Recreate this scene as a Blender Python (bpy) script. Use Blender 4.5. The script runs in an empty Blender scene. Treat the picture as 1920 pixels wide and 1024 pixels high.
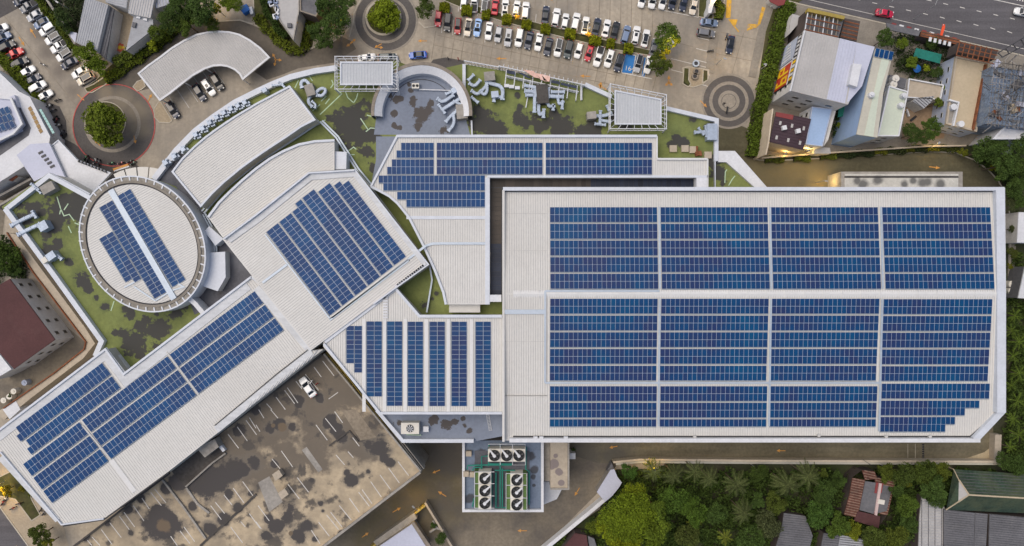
import bpy, bmesh, math, random
from mathutils import Vector, Matrix
S = bpy.context.scene
C = S.collection.objects
RN = random.Random(11)
# ------------------------------------------------------------------ camera, sky, sun, exposure
H, F = 170.0, 1285.0                      # flying height (m), focal length in photo pixels
cam = bpy.data.cameras.new('camera'); cam.sensor_fit = 'HORIZONTAL'; cam.sensor_width = 36.0
cam.lens = 36.0 * F / 1920.0; cam.clip_end = 6000.0; cam.clip_start = 1.0
camo = bpy.data.objects.new('camera', cam); camo.location = (0, 0, H); C.link(camo); S.camera = camo
W = bpy.data.worlds.new('World'); S.world = W; W.use_nodes = True
_n = W.node_tree.nodes; _bg = _n['Background']
_sky = _n.new('ShaderNodeTexSky'); _sky.sky_type = 'NISHITA'; _sky.sun_disc = False
SUN_EL, SUN_AZ = 64.0, 300.0              # degrees; azimuth clockwise from +y (north-west of frame)
_sky.sun_elevation = math.radians(SUN_EL); _sky.sun_rotation = math.radians(SUN_AZ)
_sky.air_density = 1.0; _sky.dust_density = 4.0; _sky.ozone_density = 1.0
W.node_tree.links.new(_sky.outputs[0], _bg.inputs[0]); _bg.inputs[1].default_value = 0.11
sl = bpy.data.lights.new('sun', 'SUN'); sl.energy = 1.4; sl.angle = math.radians(60); sl.color = (1.0, 0.91, 0.78)
so = bpy.data.objects.new('sun', sl); C.link(so)
_e, _a = math.radians(SUN_EL), math.radians(SUN_AZ)
_d = Vector((math.sin(_a) * math.cos(_e), math.cos(_a) * math.cos(_e), math.sin(_e)))
so.rotation_euler = _d.to_track_quat('Z', 'Y').to_euler(); so.location = _d * 300
S.view_settings.view_transform = 'Standard'; S.view_settings.look = 'None'
S.view_settings.exposure = 0.22; S.view_settings.gamma = 1.0; S.view_settings.use_curve_mapping = False

# ------------------------------------------------------------------ helpers
def P(u, v, z=0.0):
    s = (H - z) / F
    return Vector(((u - 960) * s, (512 - v) * s, z))
def PX(pts, z=0.0): return [P(u, v, z) for u, v in pts]
def area(p): return sum(p[i-1].x * p[i].y - p[i].x * p[i-1].y for i in range(len(p))) / 2
def ccw(p): return p if area(p) > 0 else list(reversed(p))
def arc(cx, cy, r, a0, a1, n, ry=None):
    ry = ry or r
    return [(cx + r * math.cos(math.radians(a0 + (a1-a0)*i/n)), cy + ry * math.sin(math.radians(a0 + (a1-a0)*i/n))) for i in range(n+1)]
def offs(p, d, closed=False):
    """polyline shifted d metres to its left, mitred"""
    n = len(p); out = []
    for i in range(n):
        a = p[i-1] if (i or closed) else None
        b = p[(i+1) % n] if (i < n-1 or closed) else None
        e1 = (p[i]-a) if a is not None else (b-p[i]); e2 = (b-p[i]) if b is not None else e1
        e1 = Vector((e1.x, e1.y)).normalized(); e2 = Vector((e2.x, e2.y)).normalized()
        n1 = Vector((-e1.y, e1.x)); n2 = Vector((-e2.y, e2.x)); m = n1 + n2
        if m.length < 1e-4: m = n1
        m = m.normalized(); k = d / max(0.35, m.dot(n1))
        out.append(Vector((p[i].x + m.x*k, p[i].y + m.y*k, p[i].z)))
    return out

class MB:
    def __init__(s): s.v = []; s.f = []; s.m = []
    def add(s, vs, fs, mi=0):
        o = len(s.v); s.v += [tuple(v) for v in vs]
        for f in fs: s.f.append([i + o for i in f]); s.m.append(mi)
        return s
    def box(s, c, d, rz=0.0, mi=0, bottom=True):
        hx, hy, hz = d[0]/2, d[1]/2, d[2]/2; ca, sa = math.cos(rz), math.sin(rz)
        vs = []
        for z in (-hz, hz):
            for x, y in ((-hx,-hy),(hx,-hy),(hx,hy),(-hx,hy)):
                vs.append((c[0]+x*ca-y*sa, c[1]+x*sa+y*ca, c[2]+z))
        fs = [(4,5,6,7),(0,1,5,4),(1,2,6,5),(2,3,7,6),(3,0,4,7)]
        if bottom: fs.append((3,2,1,0))
        return s.add(vs, fs, mi)
    def prism(s, p, z0, z1, mt=0, ms=None, top=True, bottom=False, sides=True):
        p = ccw(list(p)); n = len(p); ms = mt if ms is None else ms
        zt = z1 if callable(z1) else (lambda x, y: z1)
        vs = [(q.x, q.y, z0) for q in p] + [(q.x, q.y, zt(q.x, q.y)) for q in p]
        if top: s.add(vs[n:], [tuple(range(n))], mt)
        if sides: s.add(vs, [(i, (i+1) % n, n+(i+1) % n, n+i) for i in range(n)], ms)
        if bottom: s.add(vs[:n], [tuple(reversed(range(n)))], ms)
        return s
    def strip(s, p, w, z0, z1, closed=False, mi=0, side=0):
        """solid band along a polyline; side 0 centred, 1 to the left of it, -1 to the right"""
        a = offs(p, w/2 if side == 0 else (w if side > 0 else 0), closed)
        b = offs(p, -w/2 if side == 0 else (0 if side > 0 else -w), closed)
        n = len(p); vs = []
        for i in range(n):
            vs += [(a[i].x,a[i].y,z0),(b[i].x,b[i].y,z0),(b[i].x,b[i].y,z1),(a[i].x,a[i].y,z1)]
        fs = []
        for i in range(n if closed else n-1):
            o, q = 4*i, 4*((i+1) % n)
            fs += [(o+3,o+2,q+2,q+3),(o+1,q+1,q+2,o+2),(q,o,o+3,q+3)]
        if not closed: fs += [(0,1,2,3),(4*n-1,4*n-2,4*n-3,4*n-4)]
        return s.add(vs, fs, mi)
    def tube(s, p, r, n=6, mi=0, r2=None):
        p = [Vector(q) for q in p]; vs = []; k = len(p)
        for i, q in enumerate(p):
            t = (p[min(i+1,k-1)] - p[max(i-1,0)]).normalized()
            u = t.orthogonal().normalized() if abs(t.z) > .9 else t.cross(Vector((0,0,1))).normalized()
            w = t.cross(u); rr = r if r2 is None else r + (r2-r)*i/max(1,k-1)
            for j in range(n):
                a = 2*math.pi*j/n; vs.append(q + u*(rr*math.cos(a)) + w*(rr*math.sin(a)))
        fs = [(i*n+j, i*n+(j+1) % n, (i+1)*n+(j+1) % n, (i+1)*n+j) for i in range(k-1) for j in range(n)]
        fs += [tuple(reversed(range(n))), tuple(range((k-1)*n, k*n))]
        return s.add(vs, fs, mi)
    def cyl(s, c, r, z0, z1, n=16, mi=0, r2=None, mt=None):
        r2 = r if r2 is None else r2
        vs = [(c[0]+r*math.cos(2*math.pi*i/n), c[1]+r*math.sin(2*math.pi*i/n), z0) for i in range(n)]
        vs += [(c[0]+r2*math.cos(2*math.pi*i/n), c[1]+r2*math.sin(2*math.pi*i/n), z1) for i in range(n)]
        s.add(vs, [(i,(i+1) % n,n+(i+1) % n,n+i) for i in range(n)], mi)
        return s.add(vs[n:], [tuple(range(n))], mi if mt is None else mt)
    def ring(s, c, r0, r1, z0, z1, n=40, mi=0, a0=0, a1=360):
        full = abs(a1-a0) >= 359.9; k = n if full else n+1; vs = []
        for i in range(k):
            a = math.radians(a0+(a1-a0)*i/n)
            for r, z in ((r1,z0),(r1,z1),(r0,z1),(r0,z0)): vs.append((c[0]+r*math.cos(a), c[1]+r*math.sin(a), z))
        fs = []
        for i in range(n):
            o, q = 4*i, 4*((i+1) % k)
            fs += [(o,q,q+1,o+1),(o+1,q+1,q+2,o+2),(o+2,q+2,q+3,o+3)]
        return s.add(vs, fs, mi)
    def mesh(s, name, mats, smooth=False):
        me = bpy.data.meshes.new(name); me.from_pydata(s.v, [], s.f)
        for m in (mats if isinstance(mats, (list, tuple)) else [mats]): me.materials.append(m)
        me.polygons.foreach_set('material_index', s.m)
        if smooth: me.polygons.foreach_set('use_smooth', [True]*len(s.f))
        me.update(); return me
    def part(s, name, mats, parent=None, kind=None, smooth=False):
        if parent is not None:
            o = parent_loc(parent); s.v = [(x-o.x, y-o.y, z-o.z) for x, y, z in s.v]
        return link(name, s.mesh(name, mats, smooth), parent, kind)
def parent_loc(p):
    o = Vector((0,0,0))
    while p is not None: o += p.location; p = p.parent
    return o
def link(name, me, parent=None, kind=None, loc=None, rz=None, scale=None):
    o = bpy.data.objects.new(name, me); C.link(o)
    if parent is not None: o.parent = parent
    if kind: o['kind'] = kind
    if loc is not None: o.location = loc
    if rz is not None: o.rotation_euler = (0, 0, rz)
    if scale is not None: o.scale = scale
    return o
def tag(o, label, cat, group=None):
    o['label'] = label; o['category'] = cat
    if group: o['group'] = group
    return o
def thing(name, label, cat, loc=(0,0,0), rz=0.0, group=None):
    o = bpy.data.objects.new(name, None); C.link(o); o.empty_display_size = .2
    o.location = loc; o.rotation_euler = (0,0,rz); return tag(o, label, cat, group)
def kids(o): return KID.get(o.name, [])
KID = {}
def dup(root, loc, rz, label, cat=None, group=None, color=None, scale=None):
    r = root.copy(); C.link(r); r.location = loc; r.rotation_euler = (0,0,rz); r['label'] = label
    if group: r['group'] = group
    if cat: r['category'] = cat
    if scale: r.scale = scale
    for ch in root.children:
        if ch.name.startswith('roof_glass'): continue
        c = ch.copy(); C.link(c); c.parent = r
        if color is not None: c.color = color
        for g in ch.children:
            d = g.copy(); C.link(d); d.parent = c
            if color is not None: d.color = color
    return r
ORD = ['','first','second','third','fourth','fifth','sixth','seventh','eighth','ninth','tenth','eleventh','twelfth','thirteenth','fourteenth','fifteenth','sixteenth','seventeenth','eighteenth','nineteenth','twentieth','twenty-first','twenty-second','twenty-third']

# ------------------------------------------------------------------ materials
def mat(name, col, rough=.8, var=.12, vs=.25, fine=.08, fs=2.5, spec=.3, metal=0.0, layers=(), objcol=False, rnd=0.0,
        isl=0.0, emit=0.0, coat=0.0, bump=0.0, streak=None):
    """procedural surface: colour with two noise scales; layers = stains with a shape of their own"""
    m = bpy.data.materials.new(name); m.use_nodes = True; nt = m.node_tree; N = nt.nodes; L = nt.links
    b = N['Principled BSDF']
    def node(t, **kw):
        x = N.new(t)
        for k, v in kw.items(): setattr(x, k, v)
        return x
    def val(sock, v):
        if hasattr(v, 'links'): L.new(v, sock)
        else: sock.default_value = v
    def math_(op, a, bb=0.0, c=None):
        x = node('ShaderNodeMath', operation=op); val(x.inputs[0], a); val(x.inputs[1], bb)
        if c is not None: val(x.inputs[2], c)
        return x.outputs[0]
    geo = node('ShaderNodeNewGeometry'); pos = geo.outputs['Position']
    def noise(scale, detail=4.0, r=.6, vec=None):
        x = node('ShaderNodeTexNoise'); x.inputs['Scale'].default_value = scale; x.inputs['Detail'].default_value = detail
        x.inputs['Roughness'].default_value = r; L.new(vec or pos, x.inputs['Vector']); return x.outputs[0]
    FL = []
    def flat():
        if not FL:
            x = node('ShaderNodeVectorMath', operation='MULTIPLY'); L.new(pos, x.inputs[0]); x.inputs[1].default_value = (1,1,0); FL.append(x.outputs[0])
        return FL[0]
    def mapr(v, a, bb, c, d):
        x = node('ShaderNodeMapRange'); val(x.inputs[0], v)
        for i, q in enumerate((a, bb, c, d)): x.inputs[i+1].default_value = q
        return x.outputs[0]
    if objcol:
        oi = node('ShaderNodeObjectInfo'); cur = oi.outputs['Color']
    else:
        rgb = node('ShaderNodeRGB'); rgb.outputs[0].default_value = (*col, 1); cur = rgb.outputs[0]
    fac = None
    def mulf(x):
        nonlocal fac
        fac = x if fac is None else math_('MULTIPLY', fac, x)
    if var: mulf(mapr(noise(vs, 5.0), .3, .7, 1-var, 1+var))
    if fine: mulf(mapr(noise(fs, 3.0), .3, .7, 1-fine, 1+fine))
    if rnd:
        oi2 = node('ShaderNodeObjectInfo'); mulf(mapr(oi2.outputs['Random'], 0, 1, 1-rnd, 1+rnd))
    if isl: mulf(mapr(geo.outputs['Random Per Island'], 0, 1, 1-isl, 1+isl))
    if streak:
        mp = node('ShaderNodeMapping'); L.new(pos, mp.inputs[0]); mp.inputs['Rotation'].default_value = (0,0,streak[0]); mp.inputs['Scale'].default_value = (streak[1], streak[2], 1)
        mulf(mapr(noise(1.0, 5.0, .6, mp.outputs[0]), .3, .7, 1-streak[3], 1+streak[3]))
    if fac is not None:
        x = node('ShaderNodeVectorMath', operation='SCALE'); L.new(cur, x.inputs[0]); L.new(fac, x.inputs['Scale']); cur = x.outputs[0]
    for ly in layers:
        d = None; z = ly.get('z', 0.0)
        for (u, v, r) in ly.get('blobs', ()):
            c = P(u, v, z); x = node('ShaderNodeVectorMath', operation='DISTANCE'); L.new(flat(), x.inputs[0]); x.inputs[1].default_value = (c.x, c.y, 0)
            q = math_('DIVIDE', x.outputs['Value'], r*(H-z)/F)
            d = q if d is None else math_('MINIMUM', d, q)
        if d is None: d = ly.get('bias', 1.0)
        nz = noise(ly.get('ns', .35), ly.get('det', 6.0), ly.get('nr', .6))
        dv = math_('MULTIPLY_ADD', math_('SUBTRACT', nz, .5), ly.get('amp', 2.0), d)
        sf = ly.get('soft', .08)
        msk = mapr(dv, 1-sf, 1+sf, ly.get('op', 1.0), 0.0)
        mx = node('ShaderNodeMix', data_type='RGBA'); L.new(msk, mx.inputs[0]); L.new(cur, mx.inputs[6])
        mx.inputs[7].default_value = (*ly['col'], 1); cur = mx.outputs[2]
    L.new(cur, b.inputs['Base Color']); b.inputs['Roughness'].default_value = rough; b.inputs['Metallic'].default_value = metal
    b.inputs['Specular IOR Level'].default_value = spec
    if coat: b.inputs['Coat Weight'].default_value = coat; b.inputs['Coat Roughness'].default_value = .08
    if emit: b.inputs['Emission Color'].default_value = (*col, 1); b.inputs['Emission Strength'].default_value = emit
    if bump:
        bp = node('ShaderNodeBump'); bp.inputs['Strength'].default_value = bump; bp.inputs['Distance'].default_value = .1
        L.new(noise(fs*2, 4.0), bp.inputs['Height']); L.new(bp.outputs[0], b.inputs['Normal'])
    return m
def lin(r, g, b):
    f = lambda c: c/12.92 if c <= .04045 else ((c+.055)/1.055)**2.4
    return (f(r/255), f(g/255), f(b/255))

# ------------------------------------------------------------------ buildings
def scan(poly, dirv, spacing):
    """segments that cross a polygon in direction dirv, every `spacing` metres"""
    d = Vector((dirv[0], dirv[1])).normalized(); nv = Vector((-d.y, d.x)); q = [(p.x*d.x+p.y*d.y, p.x*nv.x+p.y*nv.y) for p in poly]
    lo, hi = min(b for a, b in q), max(b for a, b in q); k = lo + spacing*.5; out = []
    while k < hi:
        xs = []
        for i in range(len(q)):
            (a0, b0), (a1, b1) = q[i-1], q[i]
            if (b0 <= k) != (b1 <= k): xs.append(a0 + (a1-a0)*(k-b0)/(b1-b0))
        xs.sort()
        for i in range(0, len(xs)-1, 2): out.append((Vector((d.x*xs[i]+nv.x*k, d.y*xs[i]+nv.y*k)), Vector((d.x*xs[i+1]+nv.x*k, d.y*xs[i+1]+nv.y*k))))
        k += spacing
    return out
def ribs(parent, poly, dirpx, spacing, m, zf, w=.12, h=.07, inset=.3, name='roof_ribs'):
    mb = MB(); zf = zf if callable(zf) else (lambda x, y, _z=zf: _z)
    for a, b in scan(poly, (dirpx[0], -dirpx[1]), spacing):
        L_ = (b-a).length
        if L_ < 3*inset: continue
        t = (b-a).normalized(); a = a + t*inset; b = b - t*inset; n = Vector((-t.y, t.x))*(w/2)
        vs = []
        for p in (a, b):
            z = zf(p.x, p.y) + .002
            vs += [(p.x+n.x, p.y+n.y, z), (p.x-n.x, p.y-n.y, z), (p.x-n.x*.5, p.y-n.y*.5, z+h), (p.x+n.x*.5, p.y+n.y*.5, z+h)]
        mb.add(vs, [(3,2,6,7),(1,5,6,2),(4,0,3,7),(0,1,2,3),(7,6,5,4)])
    return mb.part(name, m, parent, 'stuff')
WMESH = {}
def windows(parent, poly, z0, z1, rows, spacing, size, mw, mg, skip=()):
    p = ccw(list(poly)); off = parent_loc(parent)
    key = (size, mw.name, mg.name)
    if key not in WMESH:
        b = MB().box((0,0,0), (size[0], .12, size[1]), 0, 0); b.box((0,-.035,0), (size[0]-.24, .12, size[1]-.24), 0, 1)
        WMESH[key] = b.mesh('window', [mw, mg])
    for i in range(len(p)):
        a, b = p[i], p[(i+1) % len(p)]; e = Vector((b.x-a.x, b.y-a.y)); ln = e.length
        if ln < spacing*1.2: continue
        e.normalize(); nrm = Vector((e.y, -e.x)); mid = Vector(((a.x+b.x)/2, (a.y+b.y)/2))
        if nrm.dot(-mid.normalized()) < .15: continue
        n = int(ln/spacing); st = (ln - (n-1)*spacing)/2
        for r in rows:
            for k in range(n):
                q = Vector((a.x, a.y)) + e*(st + k*spacing)
                link('window', WMESH[key], parent, None, (q.x+nrm.x*.03-off.x, q.y+nrm.y*.03-off.y, r-off.z), math.atan2(e.y, e.x))
def building(name, label, cat, pts, z1, roof, wall, z0=0.0, par=None, rib=None, win=None, group=None, zf=None, slab=.3):
    poly = ccw(PX(pts, z1)); c = sum(poly, Vector())/len(poly)
    t = thing(name, label, cat, (c.x, c.y, z0), 0, group)
    MB().prism(poly, z1-slab, zf or z1, 0).part('roof', roof, t)
    MB().prism(poly, z0, z1-slab, 0, top=False).part('wall', wall, t)
    if par: MB().strip(poly, par[0], z1, z1+par[1], True, 0, 1).part('parapet', par[2], t)
    if rib: ribs(t, poly, rib[0], rib[1], rib[2], zf or z1, *(rib[3] if len(rib) > 3 else ()))
    if win: windows(t, poly, z0, z1, *win)
    t_poly[t.name] = poly
    return t
t_poly = {}
# ------------------------------------------------------------------ material library
M = {}
M['soil'] = mat('dark_soil', (.05,.045,.03), .95, .4, .08, .3, 1.5, layers=[dict(col=(.035,.05,.015), ns=.12, amp=2.2, bias=1.0, soft=.4)])
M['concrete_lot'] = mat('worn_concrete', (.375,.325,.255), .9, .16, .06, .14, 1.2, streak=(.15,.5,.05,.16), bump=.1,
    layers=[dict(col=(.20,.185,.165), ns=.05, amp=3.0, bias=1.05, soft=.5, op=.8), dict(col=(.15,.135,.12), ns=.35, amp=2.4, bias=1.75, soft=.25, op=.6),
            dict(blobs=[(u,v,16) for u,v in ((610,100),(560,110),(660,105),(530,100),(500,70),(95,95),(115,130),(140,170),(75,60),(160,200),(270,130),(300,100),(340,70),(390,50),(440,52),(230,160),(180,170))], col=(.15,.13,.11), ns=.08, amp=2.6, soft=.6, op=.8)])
M['asphalt_road'] = mat('road_asphalt', (.105,.10,.107), .9, .12, .08, .12, 2.5, streak=(-.23,.02,.6,.16), layers=[dict(col=(.055,.052,.056), ns=.18, amp=2.0, bias=1.75, soft=.3, op=.6)])
M['asphalt_dark'] = mat('dark_asphalt', (.085,.078,.076), .9, .2, .15, .15, 2.0, layers=[dict(col=(.14,.125,.105), ns=.12, amp=2.2, bias=1.3, soft=.5, op=.7)])
M['road_olive'] = mat('olive_service_road', (.098,.088,.052), .9, .2, .07, .15, 1.5, streak=(0,.04,.35,.2),
    layers=[dict(col=(.17,.14,.075), blobs=[(1440,320,36),(1480,325,40),(1530,330,34)], ns=.2, amp=1.6, soft=.4, op=.7), dict(col=(.06,.058,.035), ns=.1, amp=2.4, bias=1.5, soft=.4, op=.7)])  # first layer: a paler, warmer patch near the left end
M['lane_olive'] = mat('mossy_rear_lane', (.15,.13,.085), .9, .2, .06, .15, 1.5, streak=(0,.04,.4,.22),
    layers=[dict(col=(.09,.085,.075), blobs=[(1100,850,40),(1150,855,30)], ns=.15, amp=1.6, soft=.5, op=.8), dict(col=(.075,.07,.045), ns=.12, amp=2.4, bias=1.5, soft=.4, op=.6)])
M['yard'] = mat('stained_yard_concrete', (.19,.162,.122), .9, .2, .08, .15, 1.3,
    layers=[dict(col=(.10,.085,.045), blobs=[(830,880,50),(800,930,50),(760,960,45),(720,990,45),(690,1010,40),(850,940,40)], ns=.12, amp=1.2, soft=.5, op=.75),
            dict(col=(.085,.078,.074), ns=.1, amp=4.0, bias=1.2, soft=.5, op=.75), dict(col=(.25,.21,.16), ns=.3, amp=2.2, bias=1.7, soft=.4, op=.6),
            dict(col=(.075,.07,.065), blobs=[(830,850,34),(855,870,24)], ns=.2, amp=.8, soft=.4, op=.8)])
M['ring_paving'] = mat('roundabout_paving', (.115,.105,.098), .9, .15, .2, .15, 2.2, layers=[dict(col=(.07,.066,.066), ns=.15, amp=2.2, bias=1.1, soft=.5, op=.7), dict(col=(.21,.18,.135), blobs=[(230,190,22),(255,210,24),(262,240,18),(200,175,14)], ns=.12, amp=2.4, soft=.6, op=.8)])
M['ring_pale'] = mat('pale_paver_band', (.27,.24,.20), .9, .15, .2, .15, 2.2)
M['sidewalk'] = mat('sidewalk_paving', (.24,.215,.18), .9, .12, .2, .12, 2.5, layers=[dict(col=(.13,.12,.105), ns=.3, amp=2.2, bias=1.4, soft=.4, op=.7)])
M['sidewalk_tan'] = mat('tan_sidewalk', (.36,.30,.22), .9, .12, .2, .12, 2.5)
M['kerb'] = mat('kerb_stone', (.42,.38,.31), .9, .15, .4, .1, 3)
M['red_kerb'] = mat('red_kerb_paint', (.44,.10,.09), .8, .2, .5, .15, 3)
M['grass'] = mat('lawn_soil', (.06,.062,.022), .95, .35, .3, .25, 2.0, layers=[dict(col=(.11,.085,.05), ns=.25, amp=2.3, bias=1.45, soft=.4)])
M['white_line'] = mat('white_line_paint', (.58,.56,.52), .7, .12, .8, .15, 4)
M['orange_line'] = mat('orange_line_paint', (.56,.27,.06), .7, .18, .6, .2, 4, layers=[dict(col=(.3,.24,.17), ns=.8, amp=2.4, bias=1.35, soft=.3, op=.8)])
M['yellow_line'] = mat('yellow_line_paint', (.62,.35,.04), .7, .2, .6, .2, 4, layers=[dict(col=(.3,.25,.19), ns=.5, amp=2.6, bias=1.2, soft=.2, op=.8)])
M['blue_bay'] = mat('blue_bay_paint', (.025,.17,.46), .6, .06, .5, .06, 3)
M['terrace'] = mat('tan_earth', (.25,.18,.12), .95, .15, .3, .15, 2)
M['pavers'] = mat('beige_pavers', (.33,.27,.19), .9, .12, .2, .15, 2.5)

def sheet(name, pts, z, m, parent=None, world=False):
    p = pts if world else PX(pts, 0)
    o = MB().prism(p, z-.004, z, 0, sides=False).part(name, m, parent)
    if parent is None: o['kind'] = 'structure'
    return o
def ring_sheet(name, c, r0, r1, z, m, parent=None):
    q = P(*c); s = H/F
    if r0 <= 0: mb = MB(); mb.add([(q.x+r1*s*math.cos(i*math.pi/24), q.y+r1*s*math.sin(i*math.pi/24), z) for i in range(48)], [tuple(range(48))])
    else: mb = MB().ring(q, r0*s, r1*s, z-.004, z, 64)
    o = mb.part(name, m, parent)
    if parent is None: o['kind'] = 'structure'
    return o
# one sheet to the horizon
g = MB().add([(-3000,-3000,0),(3000,-3000,0),(3000,3000,0),(-3000,3000,0)], [(0,1,2,3)]).part('ground', M['soil']); g['kind'] = 'structure'
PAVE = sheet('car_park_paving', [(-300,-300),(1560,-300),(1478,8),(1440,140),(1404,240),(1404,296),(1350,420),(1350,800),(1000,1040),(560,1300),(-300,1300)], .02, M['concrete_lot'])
SROAD = sheet('service_road', [(1346,220),(1400,240),(1412,298),(1440,302),(1560,296),(1740,284),(1790,286),(1826,300),(1852,318),(1872,340),(1890,372),(1892,420),(1840,420),(1345,420)], .04, M['road_olive'])
LANE = sheet('rear_lane', [(1062,800),(1862,800),(1862,868),(1152,868),(1120,868),(1062,850)], .05, M['lane_olive'])
YARD = sheet('loading_yard', [(600,800),(1068,800),(1130,850),(1160,868),(1150,880),(1120,925),(1060,985),(1005,1060),(560,1100)], .035, M['yard'])
ROAD = sheet('main_road', [(1200,-215),(2400,-170),(2400,215),(1920,103),(1500,6)], .045, M['asphalt_road'])
sheet('roadside_pavement', [(1440,-18),(1500,8),(1920,105),(2300,192),(2300,240),(1900,140),(1640,80),(1500,34),(1470,30)], .06, M['sidewalk'])
sheet('corner_road', [(-300,-300),(60,-300),(58,0),(30,18),(0,34),(-300,190)], .045, M['asphalt_dark'])
sheet('side_road', [(-300,600),(0,950),(58,1030),(200,1240),(-300,1240)], .045, M['asphalt_road'])
sheet('front_pavement', [(0,948),(58,1030),(130,1030),(120,990),(40,880),(0,850)], .05, M['sidewalk_tan'])
M['carport_road'] = mat('dark_stained_concrete', (.15,.13,.105), .9, .2, .08, .15, 1.2, layers=[dict(col=(.09,.08,.068), ns=.1, amp=2.4, bias=1.1, soft=.5, op=.7)])
sheet('carport_road', [(176,162),(205,142),(300,74),(350,50),(380,42),(450,39),(480,50),(505,66),(528,88),(548,100),(590,90),(640,68),(660,78),(668,92),(625,118),(560,128),(530,140),(500,150),(455,120),(430,100),(380,110),(290,165),(250,172),(215,156)], .03, M['carport_road'])
# kerbs
kb = MB()
for pl in ([(0,950),(58,1030),(100,1090)], [(1478,2),(1500,8),(1700,54),(1920,105)], [(1412,298),(1440,302),(1560,296),(1740,284),(1790,286),(1826,300),(1852,318),(1872,340),(1890,372),(1894,420),(1893,520)],
           [(480,48),(500,58),(525,82),(545,97),(570,97),(590,88)], [(655,70),(662,45),(664,25),(672,8),(680,-6)], [(590,88),(625,78),(645,64),(655,52)], [(786,42),(796,52),(815,50)],
           [(160,165),(176,158),(200,142),(300,72),(350,48)], [(350,48),(375,40),(420,40),(450,38),(475,46)]):
    kb.strip(PX(pl), .3, .0, .14)
o = kb.part('kerb', M['kerb']); o['kind'] = 'structure'
# roundabouts
ring_sheet('roundabout_left', (214,235), 0, 77, .06, M['ring_paving']); ring_sheet('paver_band', (211,233), 47, 53, .07, M['ring_pale'])
MB().ring(P(214,235), 75.8*H/F, 77.6*H/F, .0, .13, 64).part('red_kerb_ring', M['red_kerb'])['kind'] = 'structure'
ring_sheet('roundabout_middle', (723,38), 0, 60, .06, M['ring_paving']); ring_sheet('paver_band', (723,38), 38.5, 43.5, .07, M['ring_pale']); ring_sheet('paver_band', (723,38), 57, 61, .07, M['ring_pale'])
MB().ring(P(719,33), 30*H/F, 34*H/F, 0, .16, 48).part('island_kerb', M['kerb'])['kind'] = 'structure'
ring_sheet('island_soil', (719,33), 0, 30, .12, M['grass'])
ring_sheet('roundabout_right', (1367,190), 0, 50, .06, M['ring_paving'])
for r0, r1 in ((14,20),(31,37),(48,52)): ring_sheet('paver_band', (1366.5,190), r0, r1, .07, M['ring_pale'])
ring_sheet('paver_centre', (1366.5,190), 0, 13, .07, M['ring_pale'])
MB().ring(P(198,229), 37*H/F, 38.5*H/F, 0, .16, 48).part('island_kerb', M['kerb'])['kind'] = 'structure'
ring_sheet('island_soil', (198,229), 0, 38, .12, M['grass'])
# lawns and islands
def island(pts, z=.12, m='grass', k=True):
    p = ccw(PX(pts)); MB().prism(p, 0, z).part('lawn' if m == 'grass' else 'paved_island', M[m])['kind'] = 'structure'
    if k: MB().strip(p, .22, 0, z+.04, True, 0, -1).part('kerb', M['kerb'])['kind'] = 'structure'
island([(160,165),(164,172),(173,173),(195,160),(300,85),(345,55),(330,35),(270,70),(200,130),(182,150)])
island([(251,163),(258,170),(264,168),(272,162),(268,150),(258,154)], m='pavers')
island([(290,205),(291,220),(300,229),(318,230),(322,226),(300,190)], m='pavers')
island([(1283,155),(1281,128),(1289,126),(1328,132),(1327,148),(1318,157),(1300,163),(1290,161)], m='pavers')
island([(1281,157),(1283,128),(1291,129),(1290,150),(1294,158),(1290,162)], .16); island([(1318,154),(1319,132),(1326,133),(1326,150)], .16)
island([(1310,31),(1312,-30),(1362,-30),(1351,38)], k=True)
island([(1443,15),(1466,-25),(1520,-10),(1480,15),(1460,120),(1432,200),(1424,260),(1420,297),(1412,296),(1402,262),(1404,236),(1418,175)], k=False)
island([(476,-20),(478,46),(500,58),(525,82),(545,97),(570,97),(586,90),(600,0),(600,-20)])
island([(0,112),(-10,60),(30,120),(75,195),(66,205),(30,160)], k=False); island([(62,-4),(84,-4),(140,80),(142,98),(128,90)], k=False)
island([(820,-8),(836,2),(880,20),(950,42),(1050,68),(1150,92),(1232,106),(1232,98),(1150,80),(1050,55),(950,29),(880,8),(850,-12)])
island([(-20,905),(20,885),(46,900),(60,938),(75,965),(60,975),(30,935),(-20,925)])
MB().strip(PX([(1356,-30),(1345,20),(1332,125),(1329,136)]), 2.2, 0, .15).part('raised_walkway', M['sidewalk'])['kind'] = 'structure'
MB().strip(PX([(1452,-12),(1428,60),(1410,145)]), 1.9, 0, .14).part('raised_walkway', M['sidewalk'])['kind'] = 'structure'
M['apron'] = mat('sandy_apron', (.40,.33,.22), .9, .2, .2, .15, 2)
sheet('sandy_apron', [(1866,828),(1869,866),(1775,866),(1815,858),(1845,848),(1858,838)], .06, M['apron'])
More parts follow.
